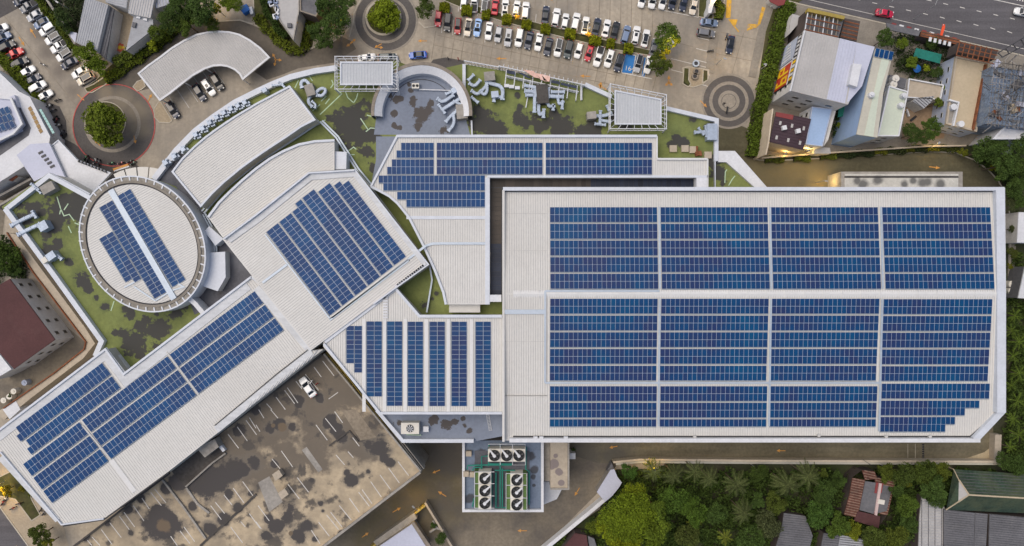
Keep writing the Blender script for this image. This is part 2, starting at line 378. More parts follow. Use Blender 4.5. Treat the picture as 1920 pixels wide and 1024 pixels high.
# painted markings: children of the paving they lie on
mk = .075
def line(parent, pl, w, m, name='stall_line', z=None):
    z = mk if z is None else z
    return MB().strip(PX(pl), w, z-.004, z).part(name, m, parent)
def arrow(u, v, du, dv, ln=2.6, parent=None, m='orange_line', z=.085):
    c = P(u, v); d = Vector((du, -dv, 0)).normalized(); n = Vector((-d.y, d.x, 0)); w = .2; ln *= .85
    a = c - d*ln/2; b = c + d*ln*.12; t = c + d*ln/2
    mb = MB().add([a+n*w/2+Vector((0,0,z)), a-n*w/2+Vector((0,0,z)), b-n*w/2+Vector((0,0,z)), b+n*w/2+Vector((0,0,z))], [(0,1,2,3)])
    mb.add([b+n*.42+Vector((0,0,z)), b-n*.42+Vector((0,0,z)), t+Vector((0,0,z))], [(0,1,2)])
    return mb.part('arrow_marking', M[m], parent or PAVE)
for a in ((62,62,-.5,-.8,3.2),(41,78,.5,.8,3.2),(152,183,.8,.7,2.8),(281,184,.4,-.8,2.6),(183,268,-.7,-.7,2.4),(253,262,.2,.9,2.4),(656,83,-.6,.4,2.4),(662,77,.7,-.5,2),(709,86,-.7,.4,2.4),(712,89,.9,.1,2),(792,77,-.9,0,2.6),
          (940,110,-1,0,3),(1097,143,-1,-.05,3),(1130,164,-.8,-.5,3.4),(1126,160,.1,-.8,2),(1254,150,0,-.9,2.6),(1252,157,-.8,.6,2),(1256,157,.8,.5,2),(1319,195,.6,.6,2.8),(1038,-2,-.9,.1,3)): arrow(*a)
for u, v in ((517,112),): 
    for d in ((-.5,-.9),(.9,.1),(-.2,.9)): arrow(u+d[0]*5, v+d[1]*6, *d, 2.2)
arrow(1752,314,1,.12,3.2,SROAD); arrow(1464,845,-1,.0,2.6,LANE); arrow(1150,838,-1,.2,2.4,LANE)
for a in ((744,956,.7,-.4,2.8),(685,1003,.7,-.5,2.4),(829,926,-.8,-.5,2.8),(818,884,-.7,.3,2.4),(979,995,-1,0,2.8),(1082,922,-.5,.8,2.8)): arrow(*a, YARD)
for pl, w in (([(1367,0),(1365,34)],1.2),([(1366,36),(1385,60)],.3)): line(PAVE, pl, w, M['yellow_line'], 'edge_marking', .085)
sheet('hatch_marking', [(1366,36),(1383,37),(1379,49)], .09, M['yellow_line'], PAVE); sheet('hatch_marking', [(1402,45),(1424,46),(1418,52),(1400,58)], .09, M['yellow_line'], PAVE)
line(PAVE, [(1432,14),(1424,46)], 1.0, M['yellow_line'], 'edge_marking', .085)
for k in range(19):                       # stall lines between the parked cars (two rows)
    u = 829 + k*20.3; v = 47 + k*4.45; t = .07 + k*.006
    line(PAVE, [(u+14*t, v-14),(u-14*t, v+15)], .14, M['white_line'])
for k in range(22):
    u = 860 + k*18.0; v = 7 + k*4.2; t = .05 + k*.006
    line(PAVE, [(u+14*t, v-14),(u-14*t, v+15)], .14, M['white_line'])
line(PAVE, [(1195,10),(1310,33)], .14, M['white_line'])
for k in range(6): line(PAVE, [(1312-k*3.5, 50+k*20.5),(1346-k*3.8, 58+k*20.8)], .16, M['white_line'])
line(PAVE, [(1258,110),(1330,128)], .14, M['white_line']); line(PAVE, [(1258,131),(1282,137)], .14, M['white_line'])
for k in range(12): line(PAVE, [(50+k*10.6, 8+k*14.2),(78+k*9.6, -10+k*14.2)], .13, M['white_line'])
for k in range(10): line(PAVE, [(-2+k*9.4, 62+k*14.2),(-30+k*9.4, 80+k*14.2)], .13, M['white_line'])
for k in range(7): line(PAVE, [(330+k*16.5-8, 225-k*11.2),(305+k*16.5-8, 186-k*10.5)], .14, M['white_line'])
M['joint'] = mat('slab_joint', (.24,.205,.16), .9, .2, .3, .1, 2)
for k in range(24): u = 815+k*18; line(PAVE, [(u+2, 58+k*3.6),(u-6, 112+k*2.6)], .16, M['joint'], 'slab_joint', .026)
for k in range(18): u = 905+k*20; line(PAVE, [(u, -20),(u-2, -4+k*4.2)], .16, M['joint'], 'slab_joint', .026)
for a, b in (((820,66),(1160,142)), ((812,84),(1150,160)), ((900,-8),(1300,88)), ((0,20),(160,220)), ((-10,50),(130,230)), ((1395,60),(1372,140)), ((1350,60),(1420,75)), ((1340,100),(1412,115))): line(PAVE, [a,b], .16, M['joint'], 'slab_joint', .030)
# blue bay with its number
bay = sheet('blue_bay', [(1173,102),(1191,104.5),(1186,138),(1165.5,136)], .08, M['blue_bay'], PAVE)
sheet('blue_bay', [(1208,108),(1216,109),(1208,144),(1203,143)], .08, M['blue_bay'], PAVE)
for pl in ([(1172,101),(1165,136.5)], [(1192,104),(1186,139)], [(1165,136.5),(1222,148)], [(1172,101),(1192,104)], [(1212,108),(1205,143)]): line(PAVE, pl, .2, M['white_line'], 'bay_outline', .09)
fc = bpy.data.curves.new('number', 'FONT'); fc.body = '164'; fc.size = 1.7; fc.align_x = 'CENTER'; fc.materials.append(M['white_line'])
fo = bpy.data.objects.new('bay_number', fc); C.link(fo); fo.parent = PAVE; q = P(1180,133); fo.location = (q.x, q.y, .094); fo.rotation_euler = (0,0,-.12)
# lane dashes on the main road
for k in range(-2, 13): line(ROAD, [(1667+k*31.6, 12+k*6.7),(1676+k*31.6, 14+k*6.9)], .18, M['white_line'], 'lane_dash')
for k in range(0, 9): line(ROAD, [(1737+k*31.3, 0+k*6.8),(1746+k*31.3, 2+k*6.9)], .18, M['white_line'], 'lane_dash')
line(ROAD, [(1838,-6),(1990,27)], .2, M['white_line'], 'edge_line'); line(ROAD, [(1505,-3),(1920,92),(2200,157)], .12, M['white_line'], 'edge_line')
for k in range(12): line(ROAD, [(1886+k*5, -6+k*1.1),(1888.5+k*5, -5.5+k*1.1)], .7, M['white_line'], 'crossing_bar')
# terrain of the neighbours
sheet('courtyard', [(205,88),(214,24),(246,20),(252,40),(240,98)], .09, M['pavers']); sheet('courtyard', [(1698,196),(1775,188),(1770,260),(1690,262)], .06, M['terrace'])
sheet('courtyard', [(1470,20),(1640,70),(1920,130),(1920,270),(1800,272),(1560,290),(1430,296),(1440,200)], .03, M['sidewalk'])
sheet('back_alley', [(-60,300),(66,338),(100,325),(10,395),(0,480),(-60,480)], .06, M['yard'])
sheet('back_alley', [(-60,640),(110,600),(170,650),(30,760),(-60,800)], .06, M['yard'])
sheet('planting_soil', [(1896,420),(2000,420),(2000,1200),(1040,1200),(1150,880),(1870,872),(1882,830)], .03, M['soil'])
sheet('alley_concrete', [(1892,420),(1906,440),(1898,560),(1888,560)], .05, M['sidewalk'])
sheet('motorbike_park', [(70,206),(92,192),(112,200),(124,226),(126,256),(118,262),(108,258)], .06, M['asphalt_dark'])
sheet('entrance_paving', [(288,335),(245,300),(180,300),(140,270),(100,250),(120,300),(200,345)], .062, M['asphalt_dark'])
sheet('kerb_plaza', [(808,118),(812,112),(835,108),(870,114),(872,150),(860,150)], .06, M['asphalt_dark'])
# ------------------------------------------------------------------ the shopping centre, wing by wing
M['roof_white'] = mat('white_metal_roofing', (.60,.592,.565), .55, .05, .06, .05, 1.0, layers=[dict(col=(.48,.465,.43), ns=.09, amp=2.0, bias=1.2, soft=.6, op=.5), dict(col=(.40,.385,.35), ns=.9, amp=3.4, bias=2.0, soft=.3, op=.5)])
M['roof_rib'] = mat('white_metal_rib', (.62,.62,.61), .5, .04, .1, .04, 2)
M['roof_rib_grey'] = mat('darkened_rib', (.485,.478,.46), .6, .05, .1, .05, 2)  # darker than the sheet: weak rib shading strengthened by colour
M['white_paint'] = mat('white_painted_masonry', (.62,.63,.65), .7, .07, .3, .07, 2, layers=[dict(col=(.42,.42,.43), ns=.5, amp=2.0, bias=1.6, soft=.3, op=.6)])
M['coping'] = mat('white_metal_coping', (.56,.59,.64), .5, .06, .3, .05, 2, layers=[dict(col=(.42,.45,.5), ns=.6, amp=2.0, bias=1.6, soft=.25, op=.5)])
M['wall'] = mat('cream_wall', (.52,.50,.45), .85, .1, .2, .08, 2)
M['dark_gap'] = mat('dark_gutter', (.045,.045,.05), .8, .15, .3, .1, 2)
M['tray'] = mat('blue_grey_cable_tray', (.42,.48,.55), .5, .05, .3, .05, 2, metal=.3)
M['duct'] = mat('galvanised_duct', (.36,.42,.51), .5, .14, .5, .08, 2, metal=.25)
M['mint'] = mat('pale_green_sealant', (.42,.55,.38), .8, .1, .5, .1, 2)
M['roof_pale'] = mat('pale_flashing', (.53,.545,.56), .55, .08, .2, .06, 2, streak=(.64,.15,1.2,.1))
GZ = 16.0                                   # level of the green flat roofs
gb = [(60,395,22),(85,370,12),(120,385,18),(150,375,16),(110,420,22),(85,440,12),(95,470,18),(110,455,10),(70,480,10),(145,395,14),(40,385,10),(150,520,14),(165,540,8),(130,490,8),(215,625,10),(232,628,16),(255,640,22),(265,615,14),(258,655,10),(285,620,22),(300,610,18),(245,590,8),(330,588,12),(350,572,12),(195,575,7),(295,590,6),(180,560,5),(235,580,6),(262,665,8),
      (668,222,24),(690,200,16),(660,240,30),(690,250,18),(655,215,10),(640,225,10),(688,290,12),(700,320,8),(905,230,28),(925,245,20),(900,205,12),(980,228,16),(975,200,7),(972,180,5),(1045,235,22),(1062,228,14),(1040,212,8),(1110,240,16),(1105,225,8),(1010,240,9),(1090,245,10),(1270,260,8),(1280,266,10),(1262,272,8),(1345,330,14),(1338,300,10),(1355,345,8),(800,570,9),(808,560,6),(818,550,5),(1160,215,20),(1300,225,8),(1330,235,10)]
M['green_roof'] = mat('green_roof_membrane', (.178,.205,.064), .85, .2, .12, .12, 1.6, layers=[dict(col=(.15,.185,.07), ns=.2, amp=2.6, bias=1.2, soft=.5, op=.55), dict(blobs=[(a,b,c*1.35) for a,b,c in gb], z=GZ, col=(.085,.105,.042), ns=.2, amp=3.5, soft=.5, op=.5), dict(col=(.05,.055,.035), ns=.7, amp=5.0, bias=2.3, soft=.2, op=.8), dict(blobs=gb, z=GZ, col=(.052,.050,.049), ns=.28, amp=6.0, soft=.12, det=9, nr=.64, op=.96)])
M['blue_deck'] = mat('blue_grey_waterproofing', (.195,.225,.285), .7, .1, .1, .08, 1.5,
    layers=[dict(blobs=[(790,212,13),(800,205,9),(775,195,8),(738,215,7),(732,180,4),(745,188,6),(752,185,6),(770,170,4),(768,160,3),(785,240,6),(740,235,6),(750,240,5),(832,245,9),(805,195,7),(762,798,10),(748,795,8),(810,790,7),(838,795,8),(850,790,6),(868,785,3),(872,800,4),(880,808,5),(815,783,6)], z=15.6, col=(.075,.066,.062), ns=.35, amp=5.5, soft=.12, det=9)])
M['blue_deck_low'] = mat('stained_blue_deck', (.15,.19,.26), .7, .14, .12, .1, 1.5, layers=[dict(blobs=[(1002,880,8),(1000,895,5),(1001,910,3),(995,855,8),(880,935,9),(900,850,10)], z=8, col=(.06,.065,.08), ns=.4, amp=2, soft=.2), dict(col=(.30,.34,.40), ns=.25, amp=2.4, bias=1.6, soft=.3, op=.6)])
M['dark_deck'] = mat('dark_wet_deck', (.085,.088,.105), .6, .25, .12, .15, 1.5, layers=[dict(col=(.16,.165,.19), ns=.18, amp=2.4, bias=1.2, soft=.3, op=.7), dict(col=(.05,.045,.045), ns=.3, amp=2.4, bias=1.5, soft=.2)])

pod = building('roof_podium', 'green flat roof podium with black mould stains around the white roofs', 'building',
    [(3,388),(90,325),(165,367),(240,332),(290,335),(330,281),(400,219),(480,173),(545,144),(632,126),(742,114),(800,135),(868,120),(1095,158),(1250,201),(1346,223),(1346,288),(1375,284),(1437,352),(1437,420),(1000,560),(900,760),(600,645),(240,690),(180,668),(190,640)], GZ, M['green_roof'], M['wall'])
def deck(name, pts, z, m): return MB().prism(PX(pts, z), z-.01, z, 0, sides=False).part(name, m, pod)
deck('dark_deck', [(290,335),(330,281),(345,283),(378,392),(392,408),(440,470),(480,525),(470,545),(365,590),(352,560),(385,500),(380,420),(330,350)], GZ+.012, M['dark_deck'])
deck('blue_deck', [(705,256),(705,300),(697,340),(760,256)], GZ+.012, M['blue_deck'])
# pale sealant seams on the green roof
for pl in ([(600,215),(622,194),(641,176)], [(641,176),(632,168)], [(648,172),(652,183),(662,192)], [(671,175),(668,185),(663,193)], [(586,208),(600,196)], [(578,140),(586,152)], [(622,150),(625,158),(620,165)], [(540,154),(548,152)],
           [(560,150),(553,165)], [(676,222),(690,243)], [(686,247),(695,240),(704,241)], [(688,216),(704,220)], [(602,190),(612,180)], [(618,185),(610,195)], [(107,369),(114,392),(120,405),(130,402),(139,414)], [(128,382),(120,394)], [(114,392),(112,402)], [(128,424),(134,437)], [(140,418),(148,421)], [(214,565),(208,583)],
           [(1359,343),(1360,322),(1363,318)], [(1366,348),(1373,336),(1378,330)], [(652,284),(663,276),(668,280)], [(655,290),(665,290)], [(610,225),(600,230)]):
    MB().strip(PX(pl, GZ), .22, GZ+.004, GZ+.03).part('sealant_seam', M['mint'], pod)
# podium parapets
for pl, w, h in (([(10,393),(92,329),(168,371)],1.0,1.0), ([(96,326),(168,364)],.35,.6), ([(9,391),(100,515),(190,640),(178,668)],1.1,1.1), ([(1097,158),(1147,181)],.9,.9), ([(1250,203),(1344,225),(1343,302)],.9,.9), ([(870,120),(870,165)],.7,.9), ([(884,226),(885,256)],.35,.7), ([(1341,300),(1341,352)],.25,.8)):
    MB().strip(PX(pl, GZ+h), w, GZ, GZ+h).part('parapet', M['coping'], pod)
MB().strip(PX([(288,336),(330,282),(365,246),(400,219),(440,192),(480,172),(512,157),(545,144),(590,133),(632,127)], GZ+1), 1.25, GZ, GZ+1).part('parapet', M['coping'], pod)
MB().prism(PX([(1347,283),(1378,283),(1439,352),(1418,354),(1362,304),(1347,304)], GZ+.8), GZ, GZ+.8).part('parapet', M['white_paint'], pod)
MB().prism(PX([(197,655),(213,656),(240,690),(232,703)], 17.2), GZ-1, 17.2).part('parapet', M['white_paint'], pod)

# --- main hall: gabled white roof
zr, zt, zb = 21.6, 20.7, 20.2
yr = P(0,551,zr).y; yt = P(0,357,zt).y; yb = P(0,826,zb).y
def zmain(x, y): return zr - (zr-zt)*(y-yr)/(yt-yr) if y > yr else zr - (zr-zb)*(yr-y)/(yr-yb)
hall = thing('main_hall', 'largest white ribbed metal roof hall covered by blue solar panels', 'building', P(1410,590))
hp = [P(944,356,zt), P(1880,356,zt), P(1884,551,zr), P(1884,771,zb), P(1831,826,zb), P(944,826,zb), P(944,551,zr)]
top = [hp[0],hp[1],hp[2],hp[6]]; bot = [hp[6],hp[2],hp[3],hp[4],hp[5]]
MB().prism(top, 20, zmain, 0, sides=False).prism(bot, 20, zmain, 0, sides=False).part('roof', M['roof_white'], hall)
MB().prism(hp, 0, zmain, 0, top=False).part('wall', M['wall'], hall)
for half, nm in ((top, 0), (bot, 1)): ribs(hall, half, (0,1), .515, M['roof_rib_grey'], zmain, .13, .07, .25)
for i, (pl, w, h) in enumerate((([(943,354),(1883,354)],.75,.9), ([(1876,352),(1878,551),(1878,774)],1.9,1.0), ([(1881,770),(1829,825)],1.35,1.0), ([(1838,826),(1000,826),(955,826)],.85,.7))):
    z1 = 21.9 if i < 2 else 21.2
    MB().strip(PX(pl, z1), w, 19.8, z1+.02*i).part('parapet', M['coping'] if i != 3 else M['white_paint'], hall)
MB().strip([P(944,357,21),P(944,551,22),P(944,826,20.6)], .5, 19, 21.8, side=0).part('parapet', M['roof_white'], hall)
for pl in ([(947,358.6),(1868,358.6)], [(1866,360),(1866,540)], [(1826,820),(962,820)], [(1867,780),(1822,821)]):
    mb = MB(); a, b = P(*pl[0], 21), P(*pl[1], 21); n = 24; q = [a.lerp(b, i/n) for i in range(n+1)]
    v = []
    e = (b-a).normalized(); nn = Vector((-e.y, e.x, 0))*.16
    for p in q: v += [(p.x+nn.x, p.y+nn.y, zmain(p.x,p.y)+.085), (p.x-nn.x, p.y-nn.y, zmain(p.x,p.y)+.085)]
    mb.add(v, [(2*i+1,2*i,2*i+2,2*i+3) for i in range(n)]).part('gutter', M['dark_gap'], hall)
mb = MB(); a, b = P(962,551,zr), P(1872,551,zr)
mb.add([(a.x,a.y+.85,zr-.05),(a.x,a.y,zr+.14),(a.x,a.y-.85,zr-.05),(b.x,b.y+.85,zr-.05),(b.x,b.y,zr+.14),(b.x,b.y-.85,zr-.05)], [(0,1,4,3)[::-1],(1,2,5,4)[::-1]]).part('ridge_cap', M['roof_rib'], hall)
for k in range(26): MB().box((a.x+1.5+k*4.1, a.y, zr+.1), (.12,1.7,.14)).part('ridge_joint', M['roof_rib'], hall)
for pl in ([(1022,545),(1022,718)], [(944,584.5),(1021,584.5)], [(1022,545.5),(1235,545.5)], [(1022,718),(1650,718)], [(1236,388),(1236,541)], [(1235.5,561),(1235.5,800)], [(1444,388),(1444,541)], [(1443.5,561),(1443.5,800)], [(1652,388),(1652,541)], [(1651,561),(1651,810)]):
    a, b = P(*pl[0], 21), P(*pl[1], 21); w = 1.0 if pl[0] == (944,584.5) else .42
    q = [Vector((a.x+(b.x-a.x)*i/8, a.y+(b.y-a.y)*i/8, 0)) for i in range(9)]; e = (b-a).normalized(); nn = Vector((-e.y,e.x,0))*w/2; v = []; f = []
    for i, p in enumerate(q):
        z = zmain(p.x,p.y)+.22; v += [p+nn+Vector((0,0,z-.14)), p-nn+Vector((0,0,z-.14)), p-nn+Vector((0,0,z)), p+nn+Vector((0,0,z))]
        if i: o_, r_ = 4*(i-1), 4*i; f += [(o_+3,o_+2,r_+2,r_+3),(o_+1,r_+1,r_+2,o_+2),(r_,o_,o_+3,r_+3)]
    MB().add(v, f).part('cable_tray', M['tray'], hall)
for pl in ([(947,470),(1026,470)], [(947,640),(1020,640)], [(947,742),(1026,742)], [(947,400),(1026,400)]): MB().strip(PX(pl, 21), .09, 20.9, zmain(0,P(0,pl[0][1],21).y)+.09).part('sheet_lap', M['roof_rib_grey'], hall)
for u, v in ((1534,816),(1302,819),(1660,818),(1742,818)): MB().cyl(P(u,v,20.3), .35, 20.3, 20.8, 10).part('roof_vent', M['roof_rib_grey'], hall)
for u in (1004,1015,1061): MB().box(P(u,821,20.9), (.9,.6,.5)).part('rain_head', M['white_paint'], hall)

# --- north wing with the cut-away curve, and the dark glass strip
NZ = 20.4
north = building('north_wing', 'white ribbed wing with stepped solar rows and a curved lower edge', 'building',
    [(745,254),(1231,254),(1232,296),(1327,299),(1327,333),(918,333),(918,571),(836,571),(831,548),(815,506),(795,463),(767,408),(745,381),(730,368),(708,356),(695,350)], NZ, M['roof_white'], M['wall'], GZ,
    rib=((0,1), .52, M['roof_rib_grey'], (.11,.045,.3)))
for pl, w, h in (([(744,255),(1232,255)],.55,.5), ([(745,254),(695,350)],.45,.35), ([(695,350),(708,356),(730,368),(745,381),(767,408),(795,463),(815,506),(831,548),(836,571)],.5,.4), ([(1232,255),(1232,297)],.3,.3), ([(1232,298),(1327,298)],.4,.5), ([(1327,298),(1327,352)],.3,.4), ([(914,333),(914,571)],1.0,.3), ([(914,331),(1327,331)],.5,.4), ([(762,408),(917,408)],.7,.16)):
    MB().strip(PX(pl, NZ+h), w, NZ, NZ+h).part('parapet' if w != .7 else 'ridge_cap', M['coping'] if w > .4 else M['roof_rib'], north)
for pl in ([(795,462),(810,457),(825,456.5),(917,456.5)],): MB().strip(PX(pl, NZ+.2), .55, NZ+.08, NZ+.25).part('cable_tray', M['tray'], north)
MB().prism(PX([(1306,333),(1326,333),(1326,352),(1306,352)], NZ+.4), NZ-2, NZ+.4).part('roof_box', M['white_paint'], north)
MB().prism(PX([(842,571),(900,571),(900,586),(842,586)], 19), GZ, 19).part('roof_box', M['roof_white'], north)
MB().prism(PX([(918,553),(940,553),(940,566),(918,566)], NZ+.3), GZ, NZ+.3).part('roof_box', M['white_paint'], north)
M['sky_glass'] = mat('dark_bronze_glass', (.055,.045,.038), .45, .2, .05, .0, 1, spec=.25, rnd=.35); M['sky_glass_blue'] = mat('dark_blue_glass', (.018,.026,.05), .4, .2, .05, 0, 1, spec=.25, rnd=.3)
M['alu'] = mat('dark_glazing_bar', (.06,.06,.065), .5, .1, .3, 0, 1)
skyl = thing('skylight', 'long dark glass skylight strip bending round the main hall corner', 'skylight', P(930,440,18))
MB().prism(PX([(919,334),(1306,334),(1306,352),(942,352),(942,553),(919,553)], 18), GZ-1, 18).part('skylight_base', M['alu'], skyl)
for k in range(23):
    v0 = 353 + k*8.7; MB().prism(PX([(920.5,v0),(940,v0),(940,v0+8.2),(920.5,v0+8.2)], 18.1), 18.0, 18.1).part('pane', M['sky_glass'] if k < 12 else M['sky_glass_blue'], skyl)
for k in range(43):
    u0 = 921 + k*8.9; m = M['sky_glass'] if k < 21 else M['sky_glass_blue']
    MB().prism(PX([(u0,336),(u0+8.4,336),(u0+8.4,351),(u0,351)], 18.1), 18.0, 18.1).part('pane', m, skyl)

# --- tilted square wing
SZ = 21.4; DE = (.79,-.613); DD = (.604,.797)
sq = building('square_wing', 'tilted square white ribbed roof carrying one stepped solar field', 'building', [(417,448),(480,402),(579,324),(665,317),(804,497),(740,541),(606,640),(583,657)], SZ, M['roof_white'], M['wall'], GZ, rib=(DE, .53, M['roof_rib_grey'], (.11,.045,.3)))
MB().strip(PX([(419,448),(481,402),(579,324),(664,319)], SZ+.8), .35, SZ, SZ+.8, side=0).part('parapet', M['coping'], sq)
MB().strip(PX([(428,450),(484,410),(582,331),(662,325)], SZ+.2), 1.5, SZ, SZ+.2).part('gutter_cover', M['roof_pale'], sq)
MB().strip(PX([(661,320),(799,497)], SZ+.2), 1.2, SZ, SZ+.22).part('gutter_cover', M['roof_pale'], sq)
MB().strip(PX([(664,317),(803,496),(740,541),(700,570)], SZ+.5), .3, SZ, SZ+.5).part('parapet', M['coping'], sq)
for k in range(14):
    a = P(744+k*3.9, 535-k*2.95, SZ+.2); MB().box((a.x,a.y,SZ+.18), (.45,.95,.36), math.radians(-53)).part('roof_curb', M['white_paint'], sq)
for pl, w in (([(492,530),(538,496)],.5), ([(497,440),(618,597),(625,594),(768,484)],.3), ([(768,484),(798,461)],.5), ([(618,600),(766,488)],.5)): MB().strip(PX(pl, SZ+.2), w, SZ+.075, SZ+.2).part('cable_tray', M['tray'], sq)
MB().strip(PX([(622,597),(768,488)], SZ+.1), .25, SZ+.075, SZ+.1).part('seam', M['dark_gap'], sq)

# --- south-east wing (vertical solar columns)
EZ = 20.8
ew = building('south_wing', 'white ribbed wing with seven upright solar columns', 'building', [(606,640),(740,541),(786,592),(942,592),(942,776),(712,776),(606,650)], EZ, M['roof_white'], M['wall'], 10, rib=((0,1), .5, M['roof_rib_grey'], (.11,.045,.3)))
for pl, w, h in (([(607,645),(712,775),(941,775)],.5,.6), ([(609,641),(739,543)],.8,.3), ([(741,541),(786,593),(941,593)],.6,.6)): MB().strip(PX(pl, EZ+h), w, EZ, EZ+h).part('parapet', M['coping'], ew)
for u in (682.5, 721.5, 760, 799.5, 840.5, 884): MB().prism(PX([(u-3.2,598),(u+3.2,598),(u+3.2,772),(u-3.2,772)], EZ+.12), EZ+.01, EZ+.12).part('roof_walkway', M['roof_rib'], ew)
for k in range(9): MB().prism(PX([(718+.0,552+k*5.2),(727,552+k*5.2),(727,555.5+k*5.2),(718,555.5+k*5.2)], EZ+.3), EZ, EZ+.3).part('roof_curb', M['white_paint'], ew)

# --- long south-west wing
LZ = 20.0; LE = (.801,-.599); LD = (.599,.801)
lw = building('long_wing', 'long slanting white ribbed roof with the widest tilted solar rows', 'building', [(-21,822),(0,805),(197,655),(232,703),(471,519),(489,531),(585,657),(606,655),(405,814),(316,884),(194,973),(114,985),(0,848)], LZ, M['roof_white'], M['wall'], 0, rib=(LD, .53, M['roof_rib_grey'], (.11,.045,.3)))
for pl, w, h in (([(-20,821),(0,805),(197,655),(231,702),(471,519)],.45,.5), ([(471,519),(488,533),(584,657)],.5,.5), ([(194,973),(115,984),(0,848)],.3,.4)): MB().strip(PX(pl, LZ+h), w, LZ, LZ+h).part('parapet', M['coping'], lw)
for pl, w in (([(-6,820),(198,664),(236,714),(465,535)],2.1), ([(480,540),(580,655)],1.7), ([(585,660),(520,712),(405,806)],1.6), ([(108,976),(0,858)],1.2)): MB().strip(PX(pl, LZ+.14), w, LZ+.01, LZ+.14).part('gutter_cover', M['roof_pale'], lw)
MB().strip(PX([(577,656),(520,700),(470,742),(402,798)], LZ+.3), .16, LZ, LZ+.3).part('seam', M['alu'], lw)
MB().strip(PX([(316,886),(194,975),(118,987)], LZ+.3), .22, LZ-.4, LZ+.25).part('gutter', M['dark_gap'], lw)
for k in range(16):
    a = P(589-k*8.2, 664-k*-6.5, LZ+.25); MB().box((a.x,a.y,LZ+.2), (.12,2.0,.2), math.radians(-36)).part('cover_joint', M['roof_rib'], lw)
for a, b in (((154,798),(208,862)), ((312,660),(372,740))): MB().strip(PX([a,b], LZ+.2), .35, LZ+.08, LZ+.2).part('cable_tray', M['roof_rib_grey'], lw)
MB().strip(PX([(208,862),(252,922)], LZ+.1), 1.1, LZ+.01, LZ+.1).part('roof_patch', M['roof_rib'], lw)

# --- oval rotunda
OZ = 20.6; OC = (266.5,457.5)
def oval(k, n=88): return [(OC[0]+k*119*math.cos(2*math.pi*i/n), OC[1]+k*(23*math.cos(2*math.pi*i/n)+126*math.sin(2*math.pi*i/n))) for i in range(n)]
rot = building('oval_rotunda', 'oval white ribbed roof ringed by grey slabs beside the green roof', 'building', oval(.875), OZ, M['roof_white'], M['wall'], GZ, rib=((.87,-.49), .5, M['roof_rib_grey'], (.11,.045,.25)))
M['ring_slab'] = mat('weathered_ring_slab', (.27,.25,.215), .9, .2, .3, .2, 2, rnd=.16, layers=[dict(col=(.12,.105,.09), ns=.5, amp=2.2, bias=1.35, soft=.4, op=.7)])
MB().strip(PX(oval(.883), OZ+.1), .32, OZ-2, OZ+.05, True).part('gutter', M['dark_gap'], rot)
MB().strip(PX(oval(.91), OZ+.1), .55, OZ-2, OZ+.2, True).part('inner_coping', M['sidewalk'], rot)
MB().strip(PX(oval(.992), OZ+.2), .3, GZ-1, OZ+.15, True).part('outer_coping', M['coping'], rot)
n = 46; o1 = oval(.985, n); o0 = oval(.925, n)
for i in range(n):
    j = (i+1) % n; q = PX([o0[i],o1[i],o1[j],o0[j]], OZ); c = sum(q, Vector())/4; q = [c+(p-c)*.97 for p in q]
    MB().prism(q, OZ-1.2, OZ).part('slab', M['ring_slab'], rot)
    MB().strip(PX([o0[i],oval(1.0,n)[i]], OZ), .28, OZ-1, OZ+.16).part('divider', M['white_paint'], rot)
MB().strip(PX([(207,356),(326,561)], OZ+.3), 1.3, OZ+.08, OZ+.3).part('ridge_cap', M['tray'], rot)
for pl in ([(291,564),(322,545),(345,538),(330,530)], [(251,537),(291,564)], [(233,524+15),(262,524)]): MB().strip(PX(pl, OZ+.15), .3, OZ+.08, OZ+.18).part('cable_tray', M['tray'], rot)
MB().strip(PX([(352,558),(366,570),(382,589)], 19.5), 1.0, GZ, 19.5).part('link_wall', M['white_paint'], rot)
MB().prism(PX([(388,474),(422,472),(423,520),(408,546),(378,536),(385,505)], 18.5), GZ, 18.5).part('lean_to_roof', M['coping'], rot)

# --- two curved halls
up = [(321,322),(340,297),(362,275),(384,256),(410,237),(440,217),(480,193),(543,160),(592,225),(566,238),(540,256),(505,279),(480,296),(450,318),(420,343),(398,364),(376,389)]
cu = building('curved_hall', 'outer crescent white ribbed roof beside the row of duct units', 'building', up, 20, M['roof_white'], M['wall'], GZ, rib=((.82,-.57), .5, M['roof_rib_grey'], (.11,.045,.3)))
MB().strip(ccw(PX(up, 20.3)), .4, 20, 20.3, True, 0, 1).part('parapet', M['coping'], cu)
dn = [(390,407),(410,380),(430,360),(455,337),(480,316),(505,298),(530,284),(560,271),(590,265),(627,263),(627,319),(579,322),(481,400),(418,446)]
cd = building('curved_hall', 'inner crescent white ribbed roof tucked between the crescent and the square wing', 'building', dn, 20, M['roof_white'], M['wall'], GZ, rib=((.82,-.57), .5, M['roof_rib_grey'], (.11,.045,.3)))
MB().strip(PX([(390,407),(410,380),(430,360),(455,337),(480,316),(505,298),(530,284),(560,271),(590,265),(627,263)], 20.4), .5, 20, 20.4).part('parapet', M['coping'], cd)
MB().prism(PX([(627,284),(650,285),(649,317),(626,318)], 19.4), GZ, 19.4).part('roof_box', M['coping'], cd)
MB().prism(PX([(383,434),(392,424),(419,448),(404,461)], 18.8), GZ, 18.8).part('roof_box', M['coping'], cd)
for pl in ([(378,396),(420,348),(480,302),(545,260),(597,226)], [(382,400),(424,352),(484,305),(549,263),(600,229)], [(600,228),(630,258),(668,318),(696,352),(740,410),(806,500),(810,525),(800,586)], [(604,226),(634,256),(672,316),(700,350)], [(380,402),(400,440),(402,472)], [(384,400),(404,438),(406,472)]):
    MB().strip(PX(pl, GZ+.8), .35, GZ+.5, GZ+.8).part('pipe_rack', M['tray'], pod)

